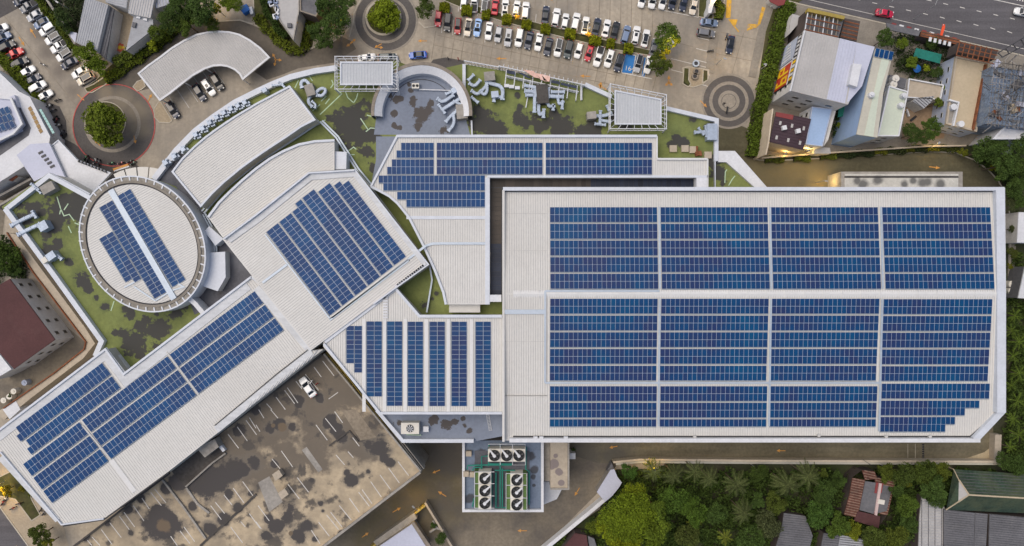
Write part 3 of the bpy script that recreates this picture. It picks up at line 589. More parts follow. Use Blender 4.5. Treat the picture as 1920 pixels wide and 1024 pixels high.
# --- south low roof and the north arc ring
sl_ = building('south_low_roof', 'narrow blue grey flat roof below the seven solar columns', 'building', [(708,772),(942,772),(942,818),(888,828),(756,829)], 15, M['blue_deck'], M['wall'], 0, par=None)
MB().strip(PX([(706,769),(755,827),(888,827)], 16), .8, 15, 16).part('parapet', M['coping'], sl_)
ac = (790.5,211); AZ = 19.0
arcb = thing('arc_parapet', 'half ring white wall with brown coping around the blue grey deck', 'wall', P(*ac, GZ))
cw = P(*ac, AZ); k = (H-AZ)/F
def wedge(r0, r1, z0a, z0b, zl, name, m):
    mb = MB(); v = []; N_ = 60
    for i in range(N_+1):
        a = math.radians(-4 + 188*i/N_); ca, sa = math.cos(a), math.sin(a)
        v += [(cw.x+r1*k*ca, cw.y+r1*k*sa, zl), (cw.x+r1*k*ca, cw.y+r1*k*sa, z0b), (cw.x+r0*k*ca, cw.y+r0*k*sa, z0a), (cw.x+r0*k*ca, cw.y+r0*k*sa, zl)]
    f = []
    for i in range(N_): o_, q_ = 4*i, 4*i+4; f += [(o_,q_,q_+1,o_+1),(o_+1,q_+1,q_+2,o_+2),(o_+2,q_+2,q_+3,o_+3)]
    return mb.add(v, f).part(name, m, arcb)
M['brown_cap'] = mat('brown_stone_coping', (.24,.205,.165), .9, .2, .3, .15, 2)
wedge(89, 95, AZ, AZ, GZ-2, 'coping', M['brown_cap']); wedge(76, 88.8, AZ-1.2, AZ-.1, GZ-2, 'sloping_face', M['white_paint'])
deckb = [(ac[0]+80*math.cos(math.radians(t)), ac[1]-80*math.sin(math.radians(t))) for t in range(0,181,6)] + [(ac[0]-86,256),(ac[0]+92,256)]
MB().prism(PX(deckb, 14), GZ+.02, GZ+.03, 0, sides=False).part('blue_deck', M['blue_deck'], pod)
MB().strip(PX([(ac[0]+62*math.cos(math.radians(t)), ac[1]-62*math.sin(math.radians(t))) for t in range(20,161,5)], GZ+.1), .12, GZ+.03, GZ+.12).part('seam', M['dark_gap'], pod)

# --- canopies with white steel frames on the north edge
M['canopy_grey'] = mat('grey_canopy_sheet', (.44,.46,.48), .6, .06, .2, .05, 2); M['canopy_rib'] = mat('grey_canopy_rib', (.52,.54,.56), .6, .05, .2, .05, 2)
def frame_canopy(pts, z, label, n):
    t = thing('frame_canopy', label, 'canopy', P(*pts[0], GZ), 0, 'ribbed canopies on the north edge'); p = ccw(PX(pts, z)); c = sum(p, Vector())/len(p)
    MB().prism(p, z-.25, z).part('roof', M['canopy_grey'], t); ribs(t, p, (0,1), .62, M['canopy_rib'], z, .14, .07, .1)
    o_ = [c+(q-c)*1.0 for q in offs(p, -1.0, True)]; mb = MB()
    for i in range(4):
        a, b = o_[i], o_[(i+1) % 4]
        for zz in (z+.6, z-1.2): mb.tube([(a.x,a.y,zz),(b.x,b.y,zz)], .10, 5)
        a2, b2 = p[i], p[(i+1) % 4]
        for q in range(n+1):
            e = a.lerp(b, q/n); e2 = a2.lerp(b2, q/n)
            mb.tube([(e.x,e.y,z+.6),(e2.x,e2.y,z+.1)], .065, 4); mb.tube([(e.x,e.y,z+.6),(e.x,e.y,z-1.2)], .065, 4)
        mb.tube([(a.x,a.y,GZ-4),(a.x,a.y,z+.6)], .15, 5)
    mb.part('steel_frame', M['white_paint'], t)
    MB().strip([Vector((q.x,q.y,0)) for q in p], .3, z, z+.25, True, 0, 1).part('edge_trim', M['coping'], t)
frame_canopy([(638,116),(737,116),(737,160),(638,160)], 19.5, 'rectangular ribbed canopy in a white steel frame left of the arc', 8)
frame_canopy([(1152,169),(1240,186),(1240,234),(1152,234)], 19.5, 'trapezoid ribbed canopy in a white steel frame near the right roundabout', 7)
# sign truss with pale banners between arc and canopy
tr = thing('sign_truss', 'white steel sign truss with pink banners along the north roof edge', 'truss', P(980,140,GZ)); mb = MB()
def lat(a, b, z0, z1, n):
    A, B = P(*a, z1), P(*b, z1)
    for z in (z0, z1): mb.tube([(A.x,A.y,z),(B.x,B.y,z)], .13, 5)
    for i in range(n):
        p, q = A.lerp(B, i/n), A.lerp(B, (i+1)/n)
        mb.tube([(p.x,p.y,z0),(q.x,q.y,z1)], .07, 4); mb.tube([(p.x,p.y,z0),(p.x,p.y,z1)], .07, 4)
lat((870,114),(936,126), 15, 17.5, 10); lat((936,124),(1095,159), 15, 18, 26); lat((950,142),(1085,172), 16.2, 17.4, 22)
for u, v in ((936,124),(1095,159)): 
    A = P(u,v,18); mb.tube([(A.x,A.y,12),(A.x,A.y,18)], .2, 6)
for i in range(9):
    u, v = 950+i*16.6, 130+i*3.7; A, B = P(u,v,17.5), P(u-3,v+28,17.2); mb.tube([A,B], .12, 5); mb.tube([B,(B.x,B.y,GZ)], .1, 5)
for i in range(18):
    u, v = 944+i*8.6, 127+i*1.9; A, B = P(u,v,17), P(u+1,v-7,17); mb.tube([A,B], .07, 4)
mb.tube([P(995,150,17.5),P(986,202,16.5)], .13, 5); mb.tube([P(1016,150,17.5),P(1009,196,16.5)], .13, 5); mb.tube([P(1090,158,17),P(1090,188,16.5)], .25, 5)
mb.part('lattice', M['white_paint'], tr)
M['pink'] = mat('faded_pink_banner', (.70,.45,.37), .8, .15, .5, .1, 2, layers=[dict(col=(.72,.66,.62), ns=.35, amp=2.2, bias=1.3, soft=.3)]); M['navy'] = mat('navy_banner', (.035,.045,.075), .7, .3, .6, .2, 2)
for pts, m in (([(981,131),(1000,133),(1013,147),(1002,145)],'pink'), ([(1004,137),(1014,139),(1026,152),(1014,150)],'pink'), ([(1015,139),(1032,143),(1030,153),(1020,152)],'pink'), ([(950,131),(966,134),(965,140),(950,137)],'navy'), ([(969,135),(980,137),(1000,148),(990,146)],'navy'), ([(1034,150),(1050,153),(1050,158),(1034,155)],'navy'), ([(1052,155),(1082,161),(1081,166),(1052,159)],'navy')):
    MB().prism(PX(pts, 18.3), 18.15, 18.3, bottom=True).part('banner', M[m], tr)
for u in (950,959,970): MB().box(P(u,161+(u-950)*.2,17), (1.1,.7,.5)).part('floodlight', M['white_paint'], tr)
# ------------------------------------------------------------------ solar arrays: every panel is a part of its array
def panel_material(name, cols):
    m = bpy.data.materials.new(name); m.use_nodes = True; nt = m.node_tree; N = nt.nodes; L = nt.links; b = N['Principled BSDF']
    oi = N.new('ShaderNodeObjectInfo'); geo = N.new('ShaderNodeNewGeometry'); nz = N.new('ShaderNodeTexNoise'); nz.inputs['Scale'].default_value = .11; nz.inputs['Detail'].default_value = 5
    L.new(geo.outputs['Position'], nz.inputs['Vector'])
    ad = N.new('ShaderNodeMath'); ad.operation = 'MULTIPLY_ADD'; L.new(oi.outputs['Random'], ad.inputs[0]); ad.inputs[1].default_value = .17; L.new(nz.outputs[0], ad.inputs[2])
    rp = N.new('ShaderNodeValToRGB'); L.new(ad.outputs[0], rp.inputs[0]); e = rp.color_ramp.elements
    e[0].position = .34; e[0].color = (*cols[0],1); e[1].position = .72; e[1].color = (*cols[2],1); k = e.new(.52); k.color = (*cols[1],1)
    # fine cell grid printed under the glass
    tc = N.new('ShaderNodeTexCoord'); br = N.new('ShaderNodeTexBrick'); br.offset = 0; br.inputs['Scale'].default_value = 1
    br.inputs['Brick Width'].default_value = .165; br.inputs['Row Height'].default_value = .165; br.inputs['Mortar Size'].default_value = .008; br.inputs['Color1'].default_value = (1,1,1,1); br.inputs['Color2'].default_value = (.86,.86,.86,1); br.inputs['Mortar'].default_value = (1.12,1.12,1.12,1)
    L.new(tc.outputs['Object'], br.inputs['Vector'])
    mx = N.new('ShaderNodeVectorMath'); mx.operation = 'MULTIPLY'; L.new(rp.outputs[0], mx.inputs[0]); L.new(br.outputs[0], mx.inputs[1])
    L.new(mx.outputs[0], b.inputs['Base Color']); b.inputs['Roughness'].default_value = .3; b.inputs['Specular IOR Level'].default_value = .12
    return m
M['cells'] = panel_material('blue_silicon_cells', ((.005,.070,.178), (.008,.052,.152), (.022,.041,.122)))
M['cells_deep'] = panel_material('deep_blue_silicon_cells', ((.004,.066,.19), (.006,.054,.168), (.011,.045,.14)))
M['frame'] = mat('aluminium_panel_frame', (.60,.66,.74), .5, 0, fine=0, metal=.1)
M['rail'] = mat('grey_mounting_and_gap_rail', (.27,.32,.38), .6, .05, fine=0)
def panel_mesh(mc, name):
    w, h, f, t = .5, .82, .018, .04; b = MB()
    b.add([(-w,-h,t),(w,-h,t),(w,h,t),(-w,h,t),(-w+f,-h+f,t),(w-f,-h+f,t),(w-f,h-f,t),(-w+f,h-f,t)], [(0,1,5,4),(1,2,6,5),(2,3,7,6),(3,0,4,7)], 0)
    b.add([(-w+f,-h+f,t-.006),(w-f,-h+f,t-.006),(w-f,h-f,t-.006),(-w+f,h-f,t-.006)], [(0,1,2,3)], 1)
    b.add([(-w,-h,0),(w,-h,0),(w,h,0),(-w,h,0),(-w,-h,t),(w,-h,t),(w,h,t),(-w,h,t)], [(0,1,5,4),(1,2,6,5),(2,3,7,6),(3,0,4,7)], 0)
    return b.mesh('solar_panel', [M['frame'], mc])
PM = panel_mesh(M['cells'], 'a'); PMD = panel_mesh(M['cells_deep'], 'b')
GS = 'solar arrays on the white roofs'
def array(label, rows, zf, mesh=PM, gap=.992):
    """rows: (u0, v0, n, (eu,ev) step per panel, (hu,hv) across the row), all in photo pixels at roof level"""
    zq = zf if callable(zf) else (lambda x, y: zf)
    z0 = zq(*P(rows[0][0], rows[0][1], 20.5).to_2d()); c = P(rows[0][0], rows[0][1], z0)
    t = thing('solar_array', label, 'solar array', c, 0, GS); rail = MB()
    for (u, v, n, e, h) in rows:
        s = (H-z0)/F; ew = math.hypot(*e)*s; hw = math.hypot(*h)*s; rz = math.atan2(-e[1], e[0])
        flip = (e[0]*h[1]-e[1]*h[0]) < 0
        for i in range(n):
            q = P(u+e[0]*(i+.5)+h[0]*.5, v+e[1]*(i+.5)+h[1]*.5, z0); z = zq(q.x, q.y) + .16
            sl = 0.0
            if callable(zf): sl = math.atan((zq(q.x,q.y+.5)-zq(q.x,q.y-.5)))
            o = link('solar_panel', mesh, t, None, (q.x-c.x, q.y-c.y, z-c.z), rz, (ew/1.0*gap, hw/1.64*.99, 1))
            if sl: o.rotation_euler = (sl, 0, rz)
        for k in (.25, .75, 1.07):  # third rail is added in the row gap to dull its brightness
            a = P(u+h[0]*k, v+h[1]*k, z0); b = P(u+h[0]*k+e[0]*n, v+h[1]*k+e[1]*n, z0)
            za = zq(a.x,a.y); zb_ = zq(b.x,b.y); rail.tube([(a.x,a.y,za+.12),(b.x,b.y,zb_+.12)], .03 if k < 1 else .06, 4)
    rail.part('mounting_and_gap_rail', M['rail'], t)
    return t
# main hall: four columns, three bands
colu = [(1031.5,201.5),(1239.5,201.5),(1447,201.5),(1656.5,203.5)]      # left edge and width at ridge level
def vrow(ui, v, n=23):
    u0, w = colu[ui]; X0 = (u0-960)*(H-zr)/F; X1 = (u0+w-960)*(H-zr)/F
    y = P(0, v, 21).y; z = zmain(0, y); k = F/(H-z); ua = 960+X0*k; st = (X1-X0)*k/23
    return ua, v, n, (st, 0)
b1 = [388.6,402.8,419.8,434,451,465.2,482.2,496.2,513.2,527.4]; b2 = [560,574.2,591.5,605.8,623,637.2,654.5,668.7,686.2,700.3]; b3 = [723.8,738,755,769.2,786.2]
cn = ['leftmost column','second column from left','third column from left','rightmost column']
def mrows(ui, vs, ns=None): return [vrow(ui, v, (ns[i] if ns else 23)) + ((0, 14.2),) for i, v in enumerate(vs)]
for ui in range(4):
    array(f'solar array above the ridge of the largest roof, {cn[ui]}', mrows(ui, b1), zmain)
    array(f'solar array just below the ridge of the largest roof, {cn[ui]}', mrows(ui, [v+(.8 if ui == 3 else 0) for v in b2]), zmain)
    if ui < 3: array(f'solar array along the bottom edge of the largest roof, {cn[ui]}', mrows(ui, b3), zmain)
array('stepped solar array in the bottom right corner of the largest roof', mrows(3, [719,733.3,751,765,782,796], [23,23,21,18,16,14]), zmain)
# north wing
e = (8.74,0); h = (0,14.1)
NS = [268,282.2,299,313,329.2,343.4,360,374.2]
array('short stepped solar array in the upper left of the north wing', [(813.5-8.74*n, NS[i], n, e, h) for i, n in enumerate((7,8,9,10))], NZ, PMD)
array('solar array in the middle of the upper rows of the north wing', [(819, NS[i], 23, (8.62,0), h) for i in range(4)], NZ)
array('solar array at the right end of the upper rows of the north wing', [(1023, NS[i], 23, (8.66,0), h) for i in range(4)], NZ)
array('stepped solar array in the lower left of the north wing, left of the skylight', [(909.3-8.66*n, NS[4+i], n, (8.66,0), h) for i, n in enumerate((23,22,19,17))], NZ, PMD)
# south wing, upright columns: panels lie on their side
for k, (u, v, n) in enumerate(((688,602.5,16),(726,602.5,18),(765,603,18),(806,603,18),(847,603,18),(892,603,18))):
    array(f'upright solar column, {ORD[k+2]} from left on the south wing', [(u+13.9, v, n, (0,8.8), (-14.1,0)), (u+28.4, v, n, (0,8.8), (-14.1,0))], EZ)
array('shortest upright solar column at the left end of the south wing', [(664.2, 611, 8, (0,8.75), (-14.1,0)), (679.2, 611, 10, (0,8.75), (-14.1,0))], EZ)
# square wing: twelve slanting columns in six pairs
L0 = 8.93; st = []
sh = [0,0,0,0,0,-1,-1,-1,0,0,1,2]; rows = []
for c_ in range(12):
    q = c_*13.6 + (c_//2)*3.5; a0 = (500.3+DE[0]*q, 435+DE[1]*q)
    q2 = sh[c_]*L0; n = 22-sh[c_]; n -= 0
    rows.append((a0[0]+DD[0]*q2+DE[0]*13.3, a0[1]+DD[1]*q2+DE[1]*13.3, n, (DD[0]*L0, DD[1]*L0), (-DE[0]*13.5, -DE[1]*13.5)))
array('stepped solar field of six slanting pairs on the tilted square roof', rows, SZ, PMD)
# long wing
d0 = lambda d, e_: (LD[0]*d+LE[0]*e_, LD[1]*d+LE[1]*e_)
LX = 8.70
def lrow(d, e0, e1):
    n = round((e1-e0)/LX); st = (e1-e0)/n; u, v = d0(d, e0); return (u, v, n, (LE[0]*st, LE[1]*st), (LD[0]*13.75, LD[1]*13.75))
array('topmost solar pair of rows at the left end of the long wing', [lrow(659.5,-455.2,-253.5), lrow(673,-463.6,-253)], LZ, PMD)
array('second solar pair of rows from the top at the left end of the long wing', [lrow(690.5,-454.5,-254), lrow(704.2,-462.4,-254)], LZ, PMD)
dC = [723,755,786.3]
array('lower left solar array of the long wing, left of both roof walkways', [lrow(d+k, -485.5, -354) for d in dC for k in (0,13.85)], LZ, PMD)
array('solar array between the two roof walkways of the long wing', [lrow(d+k, -347.7, -148) for d in dC for k in (0,13.85)], LZ, PMD)
array('solar array at the upper right end of the long wing', [lrow(d+k, -142.8, 55.8) for d in dC for k in (0,13.85)], LZ, PMD)
# rotunda
OD = (.52,.854); OE = (.87,-.493)
def orow(u, v, n): return (u+OE[0]*14, v+OE[1]*14, n, (OD[0]*8.68, OD[1]*8.68), (-OE[0]*13.5, -OE[1]*13.5))
array('solar strip right of the ridge on the oval roof', [orow(220.2,368,23), orow(232.7,361.2,23)], OZ, PMD)
array('solar strip left of the ridge on the oval roof', [orow(186.7,389.7,23), orow(199.2,382.7,23)], OZ, PMD)
array('shortest solar strip on the left of the oval roof', [orow(186.7,448,11), orow(199.2,441,12)], OZ, PMD)
# ------------------------------------------------------------------ roof car park, chiller yard and other plant
KZ = 14.5
dk = [(304,983,27),(300,965,16),(318,975,14),(160,1005,7),(200,980,7),(240,955,6),(265,935,6),(246,999,6),(313,915,9),(335,905,14),(372,900,18),(400,906,24),(438,887,20),(420,895,20),(477,867,14),(455,880,14),(419,973,9),(448,949,9),(395,995,9),(505,973,9),(540,965,22),(520,985,16),(575,985,17),(560,1008,16),(544,954,13),(500,1005,9),(602,944,8),(606,958,5),(657,899,11),(650,885,7),(690,884,6),(707,843,22),(731,867,9),(718,858,12),(690,835,12),(640,819,14),(616,790,14),(630,805,12),(600,748,8),(448,805,12),(525,795,12),(505,805,9),(548,800,8),(480,770,8),(560,752,10),(360,948,7),(470,925,8),(515,870,7),(585,900,6),(430,925,9),(640,1000,5),(590,1010,6)]
br = [(560,735,40),(620,700,34),(600,770,45),(500,800,40),(440,840,38),(660,800,40),(540,860,36),(590,850,32),(480,880,30),(640,740,34),(520,760,36),(680,840,24),(400,880,30)]
M['deck'] = mat('sandy_roof_deck', (.45,.365,.25), .95, .12, .1, .12, 1.0, bump=.15, layers=[
    dict(col=(.25,.21,.155), ns=.13, amp=5.0, bias=1.05, soft=.5, det=9, op=.82), dict(blobs=[(a,b,c*1.18) for a,b,c in br], z=KZ, col=(.132,.112,.09), ns=.07, amp=6.0, soft=.28, det=10, nr=.68, op=.92),
    dict(col=(.31,.26,.19), ns=.22, amp=6.5, bias=1.62, soft=.4, det=10, op=.55),
    dict(blobs=[(u,v,r*1.28) for u,v,r in dk], z=KZ, col=(.16,.14,.115), ns=.08, amp=5.0, soft=.3, det=10, nr=.7, op=.85),
    dict(blobs=dk, z=KZ, col=(.064,.059,.058), ns=.08, amp=5.0, soft=.1, det=10, nr=.7, op=.95), dict(col=(.07,.064,.06), ns=.22, amp=6.5, bias=1.5, soft=.22, det=10, op=.85),
    dict(blobs=[(529,802,8),(304,985,15),(545,1000,5),(512,798,4)], z=KZ, col=(.15,.115,.08), ns=.15, amp=2.4, soft=.12)])
M['ramp'] = mat('worn_ramp', (.24,.20,.15), .9, .25, .15, .2, 1.5); M['deck_dark'] = mat('dark_deck_patch', (.075,.068,.062), .9, .25, .2, .2, 1.5)
M['concrete'] = mat('grey_concrete', (.30,.28,.25), .9, .18, .2, .15, 1.5, layers=[dict(col=(.16,.15,.14), ns=.3, amp=2.2, bias=1.4, soft=.4, op=.7)])
M['beige_roof'] = mat('beige_stained_slab', (.42,.36,.28), .9, .1, .15, .1, 1.5, layers=[dict(blobs=[(1040,870,9),(1048,885,8),(1052,905,6),(1042,855,4),(1035,875,6)], z=9, col=(.22,.185,.175), ns=.3, amp=1.2, soft=.1)])
kd = building('roof_car_park', 'sand coloured roof parking deck blotched with black stains', 'car park', [(605,663),(790,886),(600,1030),(560,1062),(90,1062),(200,975),(317,886),(406,815)], KZ, M['deck'], M['concrete'], 0)
MB().strip(PX([(788,886),(600,1030),(560,1062)], KZ+.9), .5, KZ, KZ+.9).part('parapet', M['concrete'], kd)
MB().strip(PX([(607,664),(789,884)], KZ+.7), .35, KZ, KZ+.7).part('parapet', M['concrete'], kd)
MB().strip(PX([(604,664),(407,816)], KZ+.3), .5, KZ, KZ+.5).part('parapet', M['deck_dark'], kd)
MB().strip(PX([(317,888),(200,977),(120,1038)], KZ+.4), .4, KZ, KZ+.5).part('parapet', M['deck_dark'], kd)
def dsheet(name, pts, m, z=.012): return MB().prism(PX(pts, KZ), KZ, KZ+z, 0).part(name, m, kd)
dsheet('dark_patch', [(322,884),(405,818),(424,848),(398,866),(347,913)], M['deck_dark']); dsheet('concrete_patch', [(484,905),(505,893),(530,941),(505,960)], M['concrete']); dsheet('concrete_patch', [(575,838),(605,880),(597,886),(566,844)], M['concrete'], .03)
dsheet('ramp_strip', [(640,770),(668,768),(706,820),(676,826)], M['ramp'], .01)
MB().strip(PX([(348,913),(398,868),(423,850)], KZ+.5), .35, KZ, KZ+.6).part('low_wall', M['concrete'], kd)
MB().strip(PX([(304,900),(345,953),(385,1010)], KZ+.5), .4, KZ, KZ+.5).part('low_wall', M['concrete'], kd)
MB().strip(PX([(480,927),(440,965),(400,1000),(375,1024)], KZ+.3), .5, KZ, KZ+.3).part('expansion_joint', M['deck_dark'], kd)
MB().strip(PX([(617,836),(655,808),(672,828)], KZ+.2), .3, KZ, KZ+.3).part('expansion_joint', M['deck_dark'], kd)
MB().strip(PX([(349,915),(370,945),(392,962)], KZ+.3), .5, KZ, KZ+.35).part('low_wall', M['concrete'], kd)
bx = MB().prism(PX([(369,841),(402,823),(410,838),(384,858)], KZ+2.6), KZ, KZ+2.6).part('stair_head', M['concrete'], kd)
MB().strip(PX([(404,826),(420,846)], KZ+1), .7, KZ, KZ+1.0).part('low_wall', M['white_paint'], kd)
for u, v in ((519,890),(530,925)): MB().prism(PX([(u-9,v),(u+4,v-9),(u+11,v+2),(u-2,v+12)], KZ+1.6), KZ, KZ+1.6).part('stair_head', M['beige_roof'], kd)
dl = [((655,980),(690,1020)),((690,955),(750,1020)),((760,900),(840,1010)),((825,850),(910,960)),((895,800),(970,900)),((930,770),(1010,880)),((1000,720),(1080,835)),((1065,665),(1120,745)),((1130,620),(1210,720)),((1160,595),(1245,700)),
      ((1280,950),(1330,1020)),((1350,910),(1425,1005)),((1380,880),(1460,990)),((1580,720),(1660,825)),((1615,695),(1685,780)),((1680,640),(1740,715)),((1750,590),(1830,700)),((1820,540),(1900,650)),((1730,880),(1820,1000)),((1805,840),(1840,880)),((1870,780),(1950,890)),((1710,185),(1790,290)),((1780,130),(1855,235)),((1845,80),(1925,190)),((1870,60),(1920,140))]
for a, b in dl: MB().strip(PX([(a[0]/4,768+a[1]/4),(b[0]/4,768+b[1]/4)], KZ), .17, KZ+.013, KZ+.017).part('stall_line', M['white_line'], kd)
dl = [((415,905),(480,1005)),((470,845),(550,950)),((530,790),(620,900)),((560,770),(645,880)),((625,720),(715,830)),((700,665),(775,770)),((770,620),(850,725)),((795,600),(870,705)),((860,540),(940,655)),((930,490),(1010,600)),((995,440),(1075,550)),((1065,390),(1145,495)),((450,115),(535,230)),((520,65),(600,165)),((590,15),(650,100)),((600,340),(665,415)),((690,315),(730,360)),((725,210),(775,275)),
      ((120,370),(210,480)),((240,560),(325,670)),((190,310),(275,430)),((310,510),(395,620)),((20,0),(60,65)),((110,0),(165,65)),((0,115),(30,165)),((0,840),(40,895)),((15,720),(100,835))]
for a, b in dl: MB().strip(PX([(480+a[0]/4,768+a[1]/4),(480+b[0]/4,768+b[1]/4)], KZ), .17, KZ+.013, KZ+.017).part('stall_line', M['white_line'], kd)
for a, b in [((80,980),(120,1024)),((150,930),(220,1024)),((215,880),(290,980)),((235,860),(315,975)),((500,660),(585,770)),((435,705),(490,780)),((545,945),(615,895)),((370,760),(470,880)),((300,812),(345,870))]:
    MB().strip(PX([(480+a[0]/4,512+a[1]/4),(480+b[0]/4,512+b[1]/4)], KZ), .17, KZ+.013, KZ+.017).part('stall_line', M['white_line'], kd)
# louvred gap between the deck and the south wing
lv = thing('louvre_screen', 'dark louvred gap with pale slats between parking deck and south wing', 'louvre', P(690,770,10))
M['yellow_steel_lit_wall'] = mat('faded_yellow_steel_lit_wall', (.33,.25,.06), .7, .2, .4, .1, 2)  # steel colour, reused as painted lamp light on one boundary wall
for k in range(6):
    o_ = k*2.9; MB().strip(PX([(606+o_,665-o_*.75),(700+o_,787-o_*.75),(779+o_*1.1,890-o_*.75)], KZ-1), .22, KZ-3.2, KZ-.8).part('slat', M['yellow_steel_lit_wall'] if k in (2,3) else M['concrete'], lv)
MB().prism(PX([(609,652),(620,655),(712,777),(756,829),(785,870),(782,893),(700,786),(604,664)], 9), 5, 9).part('slab', M['deck_dark'], lv)
MB().prism(PX([(754,868),(768,850),(788,872),(775,893)], KZ-2), KZ-5, KZ-2).part('landing', M['concrete'], lv)
# chiller yard
CZ = 8.0
cy = building('chiller_platform', 'blue grey plant platform carrying white cooling towers and green pipes', 'platform', [(868,826),(1016,826),(1016,960),(868,960)], CZ, M['blue_deck_low'], M['concrete'], 0)
MB().strip(PX([(869,830),(869,958),(1017,958),(1017,830)], CZ+.8), .6, CZ, CZ+.8).part('parapet', M['white_paint'], cy)
MB().prism(PX([(890,845),(993,845),(993,955),(890,955)], CZ), CZ, CZ+.02).part('plant_base', M['dark_deck'], cy)
for (u, v) in ((879,850),(874,888),(886,889)): MB().box(P(u,v,CZ+.6), (1.3,1.2,1.2)).part('pump_box', M['beige_roof'], cy)
br_ = building('beige_annex', 'beige stained annex slabs beside the chiller platform', 'building', [(1017,829),(1032,829),(1032,902),(1017,902)], 7, M['concrete'], M['concrete'])
MB().prism(PX([(1032,829),(1064,829),(1064,915),(1032,915)], 9), 0, 9).part('roof', M['beige_roof'], br_); MB().strip(PX([(1060,829),(1066,829),(1066,917),(1032,917)], 9.3), .4, 8.5, 9.35).part('parapet', M['concrete'], br_)
MB().prism(PX([(1019,903),(1034,903),(1034,915),(1054,917),(1044,936),(1020,946)], 3), 0, 3).part('porch', M['white_paint'], br_)
MB().prism(PX([(1068,850),(1079,850),(1079,861),(1068,861)], 4), 0, 4).part('porch', M['white_paint'], br_)
M['teal'] = mat('green_coolant_pipe', (.02,.22,.17), .5, .12, .4, .08, 2); M['fan_dark'] = mat('dark_fan', (.02,.022,.024), .6, .2, 1, .1, 3); M['louvre_green'] = mat('green_fill_louvre', (.10,.17,.05), .8, .2, .6, .15, 3); M['cream'] = mat('cream_casing', (.66,.63,.56), .6, .06, .4, .05, 3)
def tower(ang, louv, wide):
    t = thing('cooling_tower', 'x', 'cooling tower', (0,0,0), 0, 'cooling towers on the plant platform'); hw = 1.48
    MB().box((0,0,1.5), (2*hw,2*hw,3.0)).part('casing', M['cream'], t)
    MB().ring((0,0), 1.16, 1.28, 3.0, 3.45, 24).part('fan_ring', M['fan_dark'], t)
    MB().cyl((0,0), 1.15, 3.0, 3.06, 24).part('fan_shroud', M['fan_dark'], t)
    b = MB()
    for i in range(6):
        a = i*math.pi/3+.3; b.add([(.25*math.cos(a-.3),.25*math.sin(a-.3),3.2),(1.1*math.cos(a-.1),1.1*math.sin(a-.1),3.28),(1.1*math.cos(a+.22),1.1*math.sin(a+.22),3.16),(.25*math.cos(a+.5),.25*math.sin(a+.5),3.12)], [(0,1,2,3)])
    b.part('fan_blade', M['alu'], t)
    ca, sa = math.cos(ang), math.sin(ang); nx, ny = -sa, ca
    b = MB(); b.add([(x*ca+y*nx, x*sa+y*ny, z) for z in (3.4,3.65) for x, y in ((-.35,-.3),(1.75,-.14),(1.75,.14),(-.35,.3))], [(4,5,6,7),(0,1,5,4),(1,2,6,5),(2,3,7,6),(3,0,4,7)])
    b.cyl((0,0), .38, 3.3, 3.75, 12); b.part('motor_arm', M['white_paint'], t)
    for s_ in louv:
        x, y = s_; MB().box((x*(hw+.45), y*(hw+.45), 1.3), (.9 if x else 2.8, .9 if y else 2.8, 2.6)).part('louvre', M['louvre_green'], t)
    return t
GC = 'cooling towers on the plant platform'
for grp, (ang, lou, lst) in enumerate(((math.radians(128), (), ((927,853.7),(950,853.7),(972.8,853.7))), (math.radians(42), ((-1,0),), ((909,896.6),(909,919.6),(909,943))), (math.radians(42), ((-1,0),(1,0)), ((968.8,899.5),(968.8,922.5),(968.8,945.7))))):
    nm = (('left','middle','right'), ('top','middle','bottom'), ('top','middle','bottom'))[grp]; wh = ('in the upper row of three','in the left column of three','in the green louvred right column')[grp]
    for k, (u, v) in enumerate(lst):
        q = P(u, v, CZ+3.3); 
        if k == 0: t0 = tower(ang, lou, 0); t0.location = (q.x,q.y,CZ+.3); t0['label'] = f'{nm[0]} cooling tower {wh} on the plant platform'
        else: dup(t0, (q.x,q.y,CZ+.3), 0, f'{nm[k]} cooling tower {wh} on the plant platform')
def pipe(name_label, pls, r=.16, z=CZ+1.2, m='teal'):
    t = thing('coolant_pipe', name_label, 'pipe', P(*pls[0][0], z), 0, 'green coolant pipes')
    for pl in pls: MB().tube(PX(pl, z), r, 6).part('pipe_run', M[m], t)
pipe('green pipe loop around the upper three cooling towers', [[(917,834),(917,846)],[(917,842),(984,842)],[(916,840),(916,874)],[(917,870),(961,870)],[(938,832),(938,950)]])
pipe('green pipe run feeding the left cooling tower column', [[(915,855),(903,856),(903,880)],[(876,880),(877,873),(903,872),(960,872)],[(886,882),(888,877),(905,876)],[(922,888),(922,950)],[(894,888),(894,950)],[(889,934),(886,950)]])
pipe('green pipe run feeding the louvred cooling tower column', [[(928,882),(965,882),(970,890)],[(986,838),(986,880),(992,884),(992,946)],[(930,886),(930,952),(950,952)],[(942,878),(942,950)]])
stf = thing('service_frame', 'thin white pipe frame around the cooling towers', 'frame', P(938,850,CZ)); mb = MB()
for pl in ([(915,833),(985,833),(985,872),(961,872),(961,833)], [(938,833),(938,872)], [(890,885),(927,885)], [(890,907),(927,907)], [(890,930),(927,930)], [(890,953),(927,953)], [(890,885),(890,953)], [(949,888),(988,888),(988,957),(949,957),(949,888)], [(949,910),(988,910)], [(949,934),(988,934)]): mb.tube(PX(pl, CZ+3.3), .08, 4)
mb.part('rail', M['white_paint'], stf)
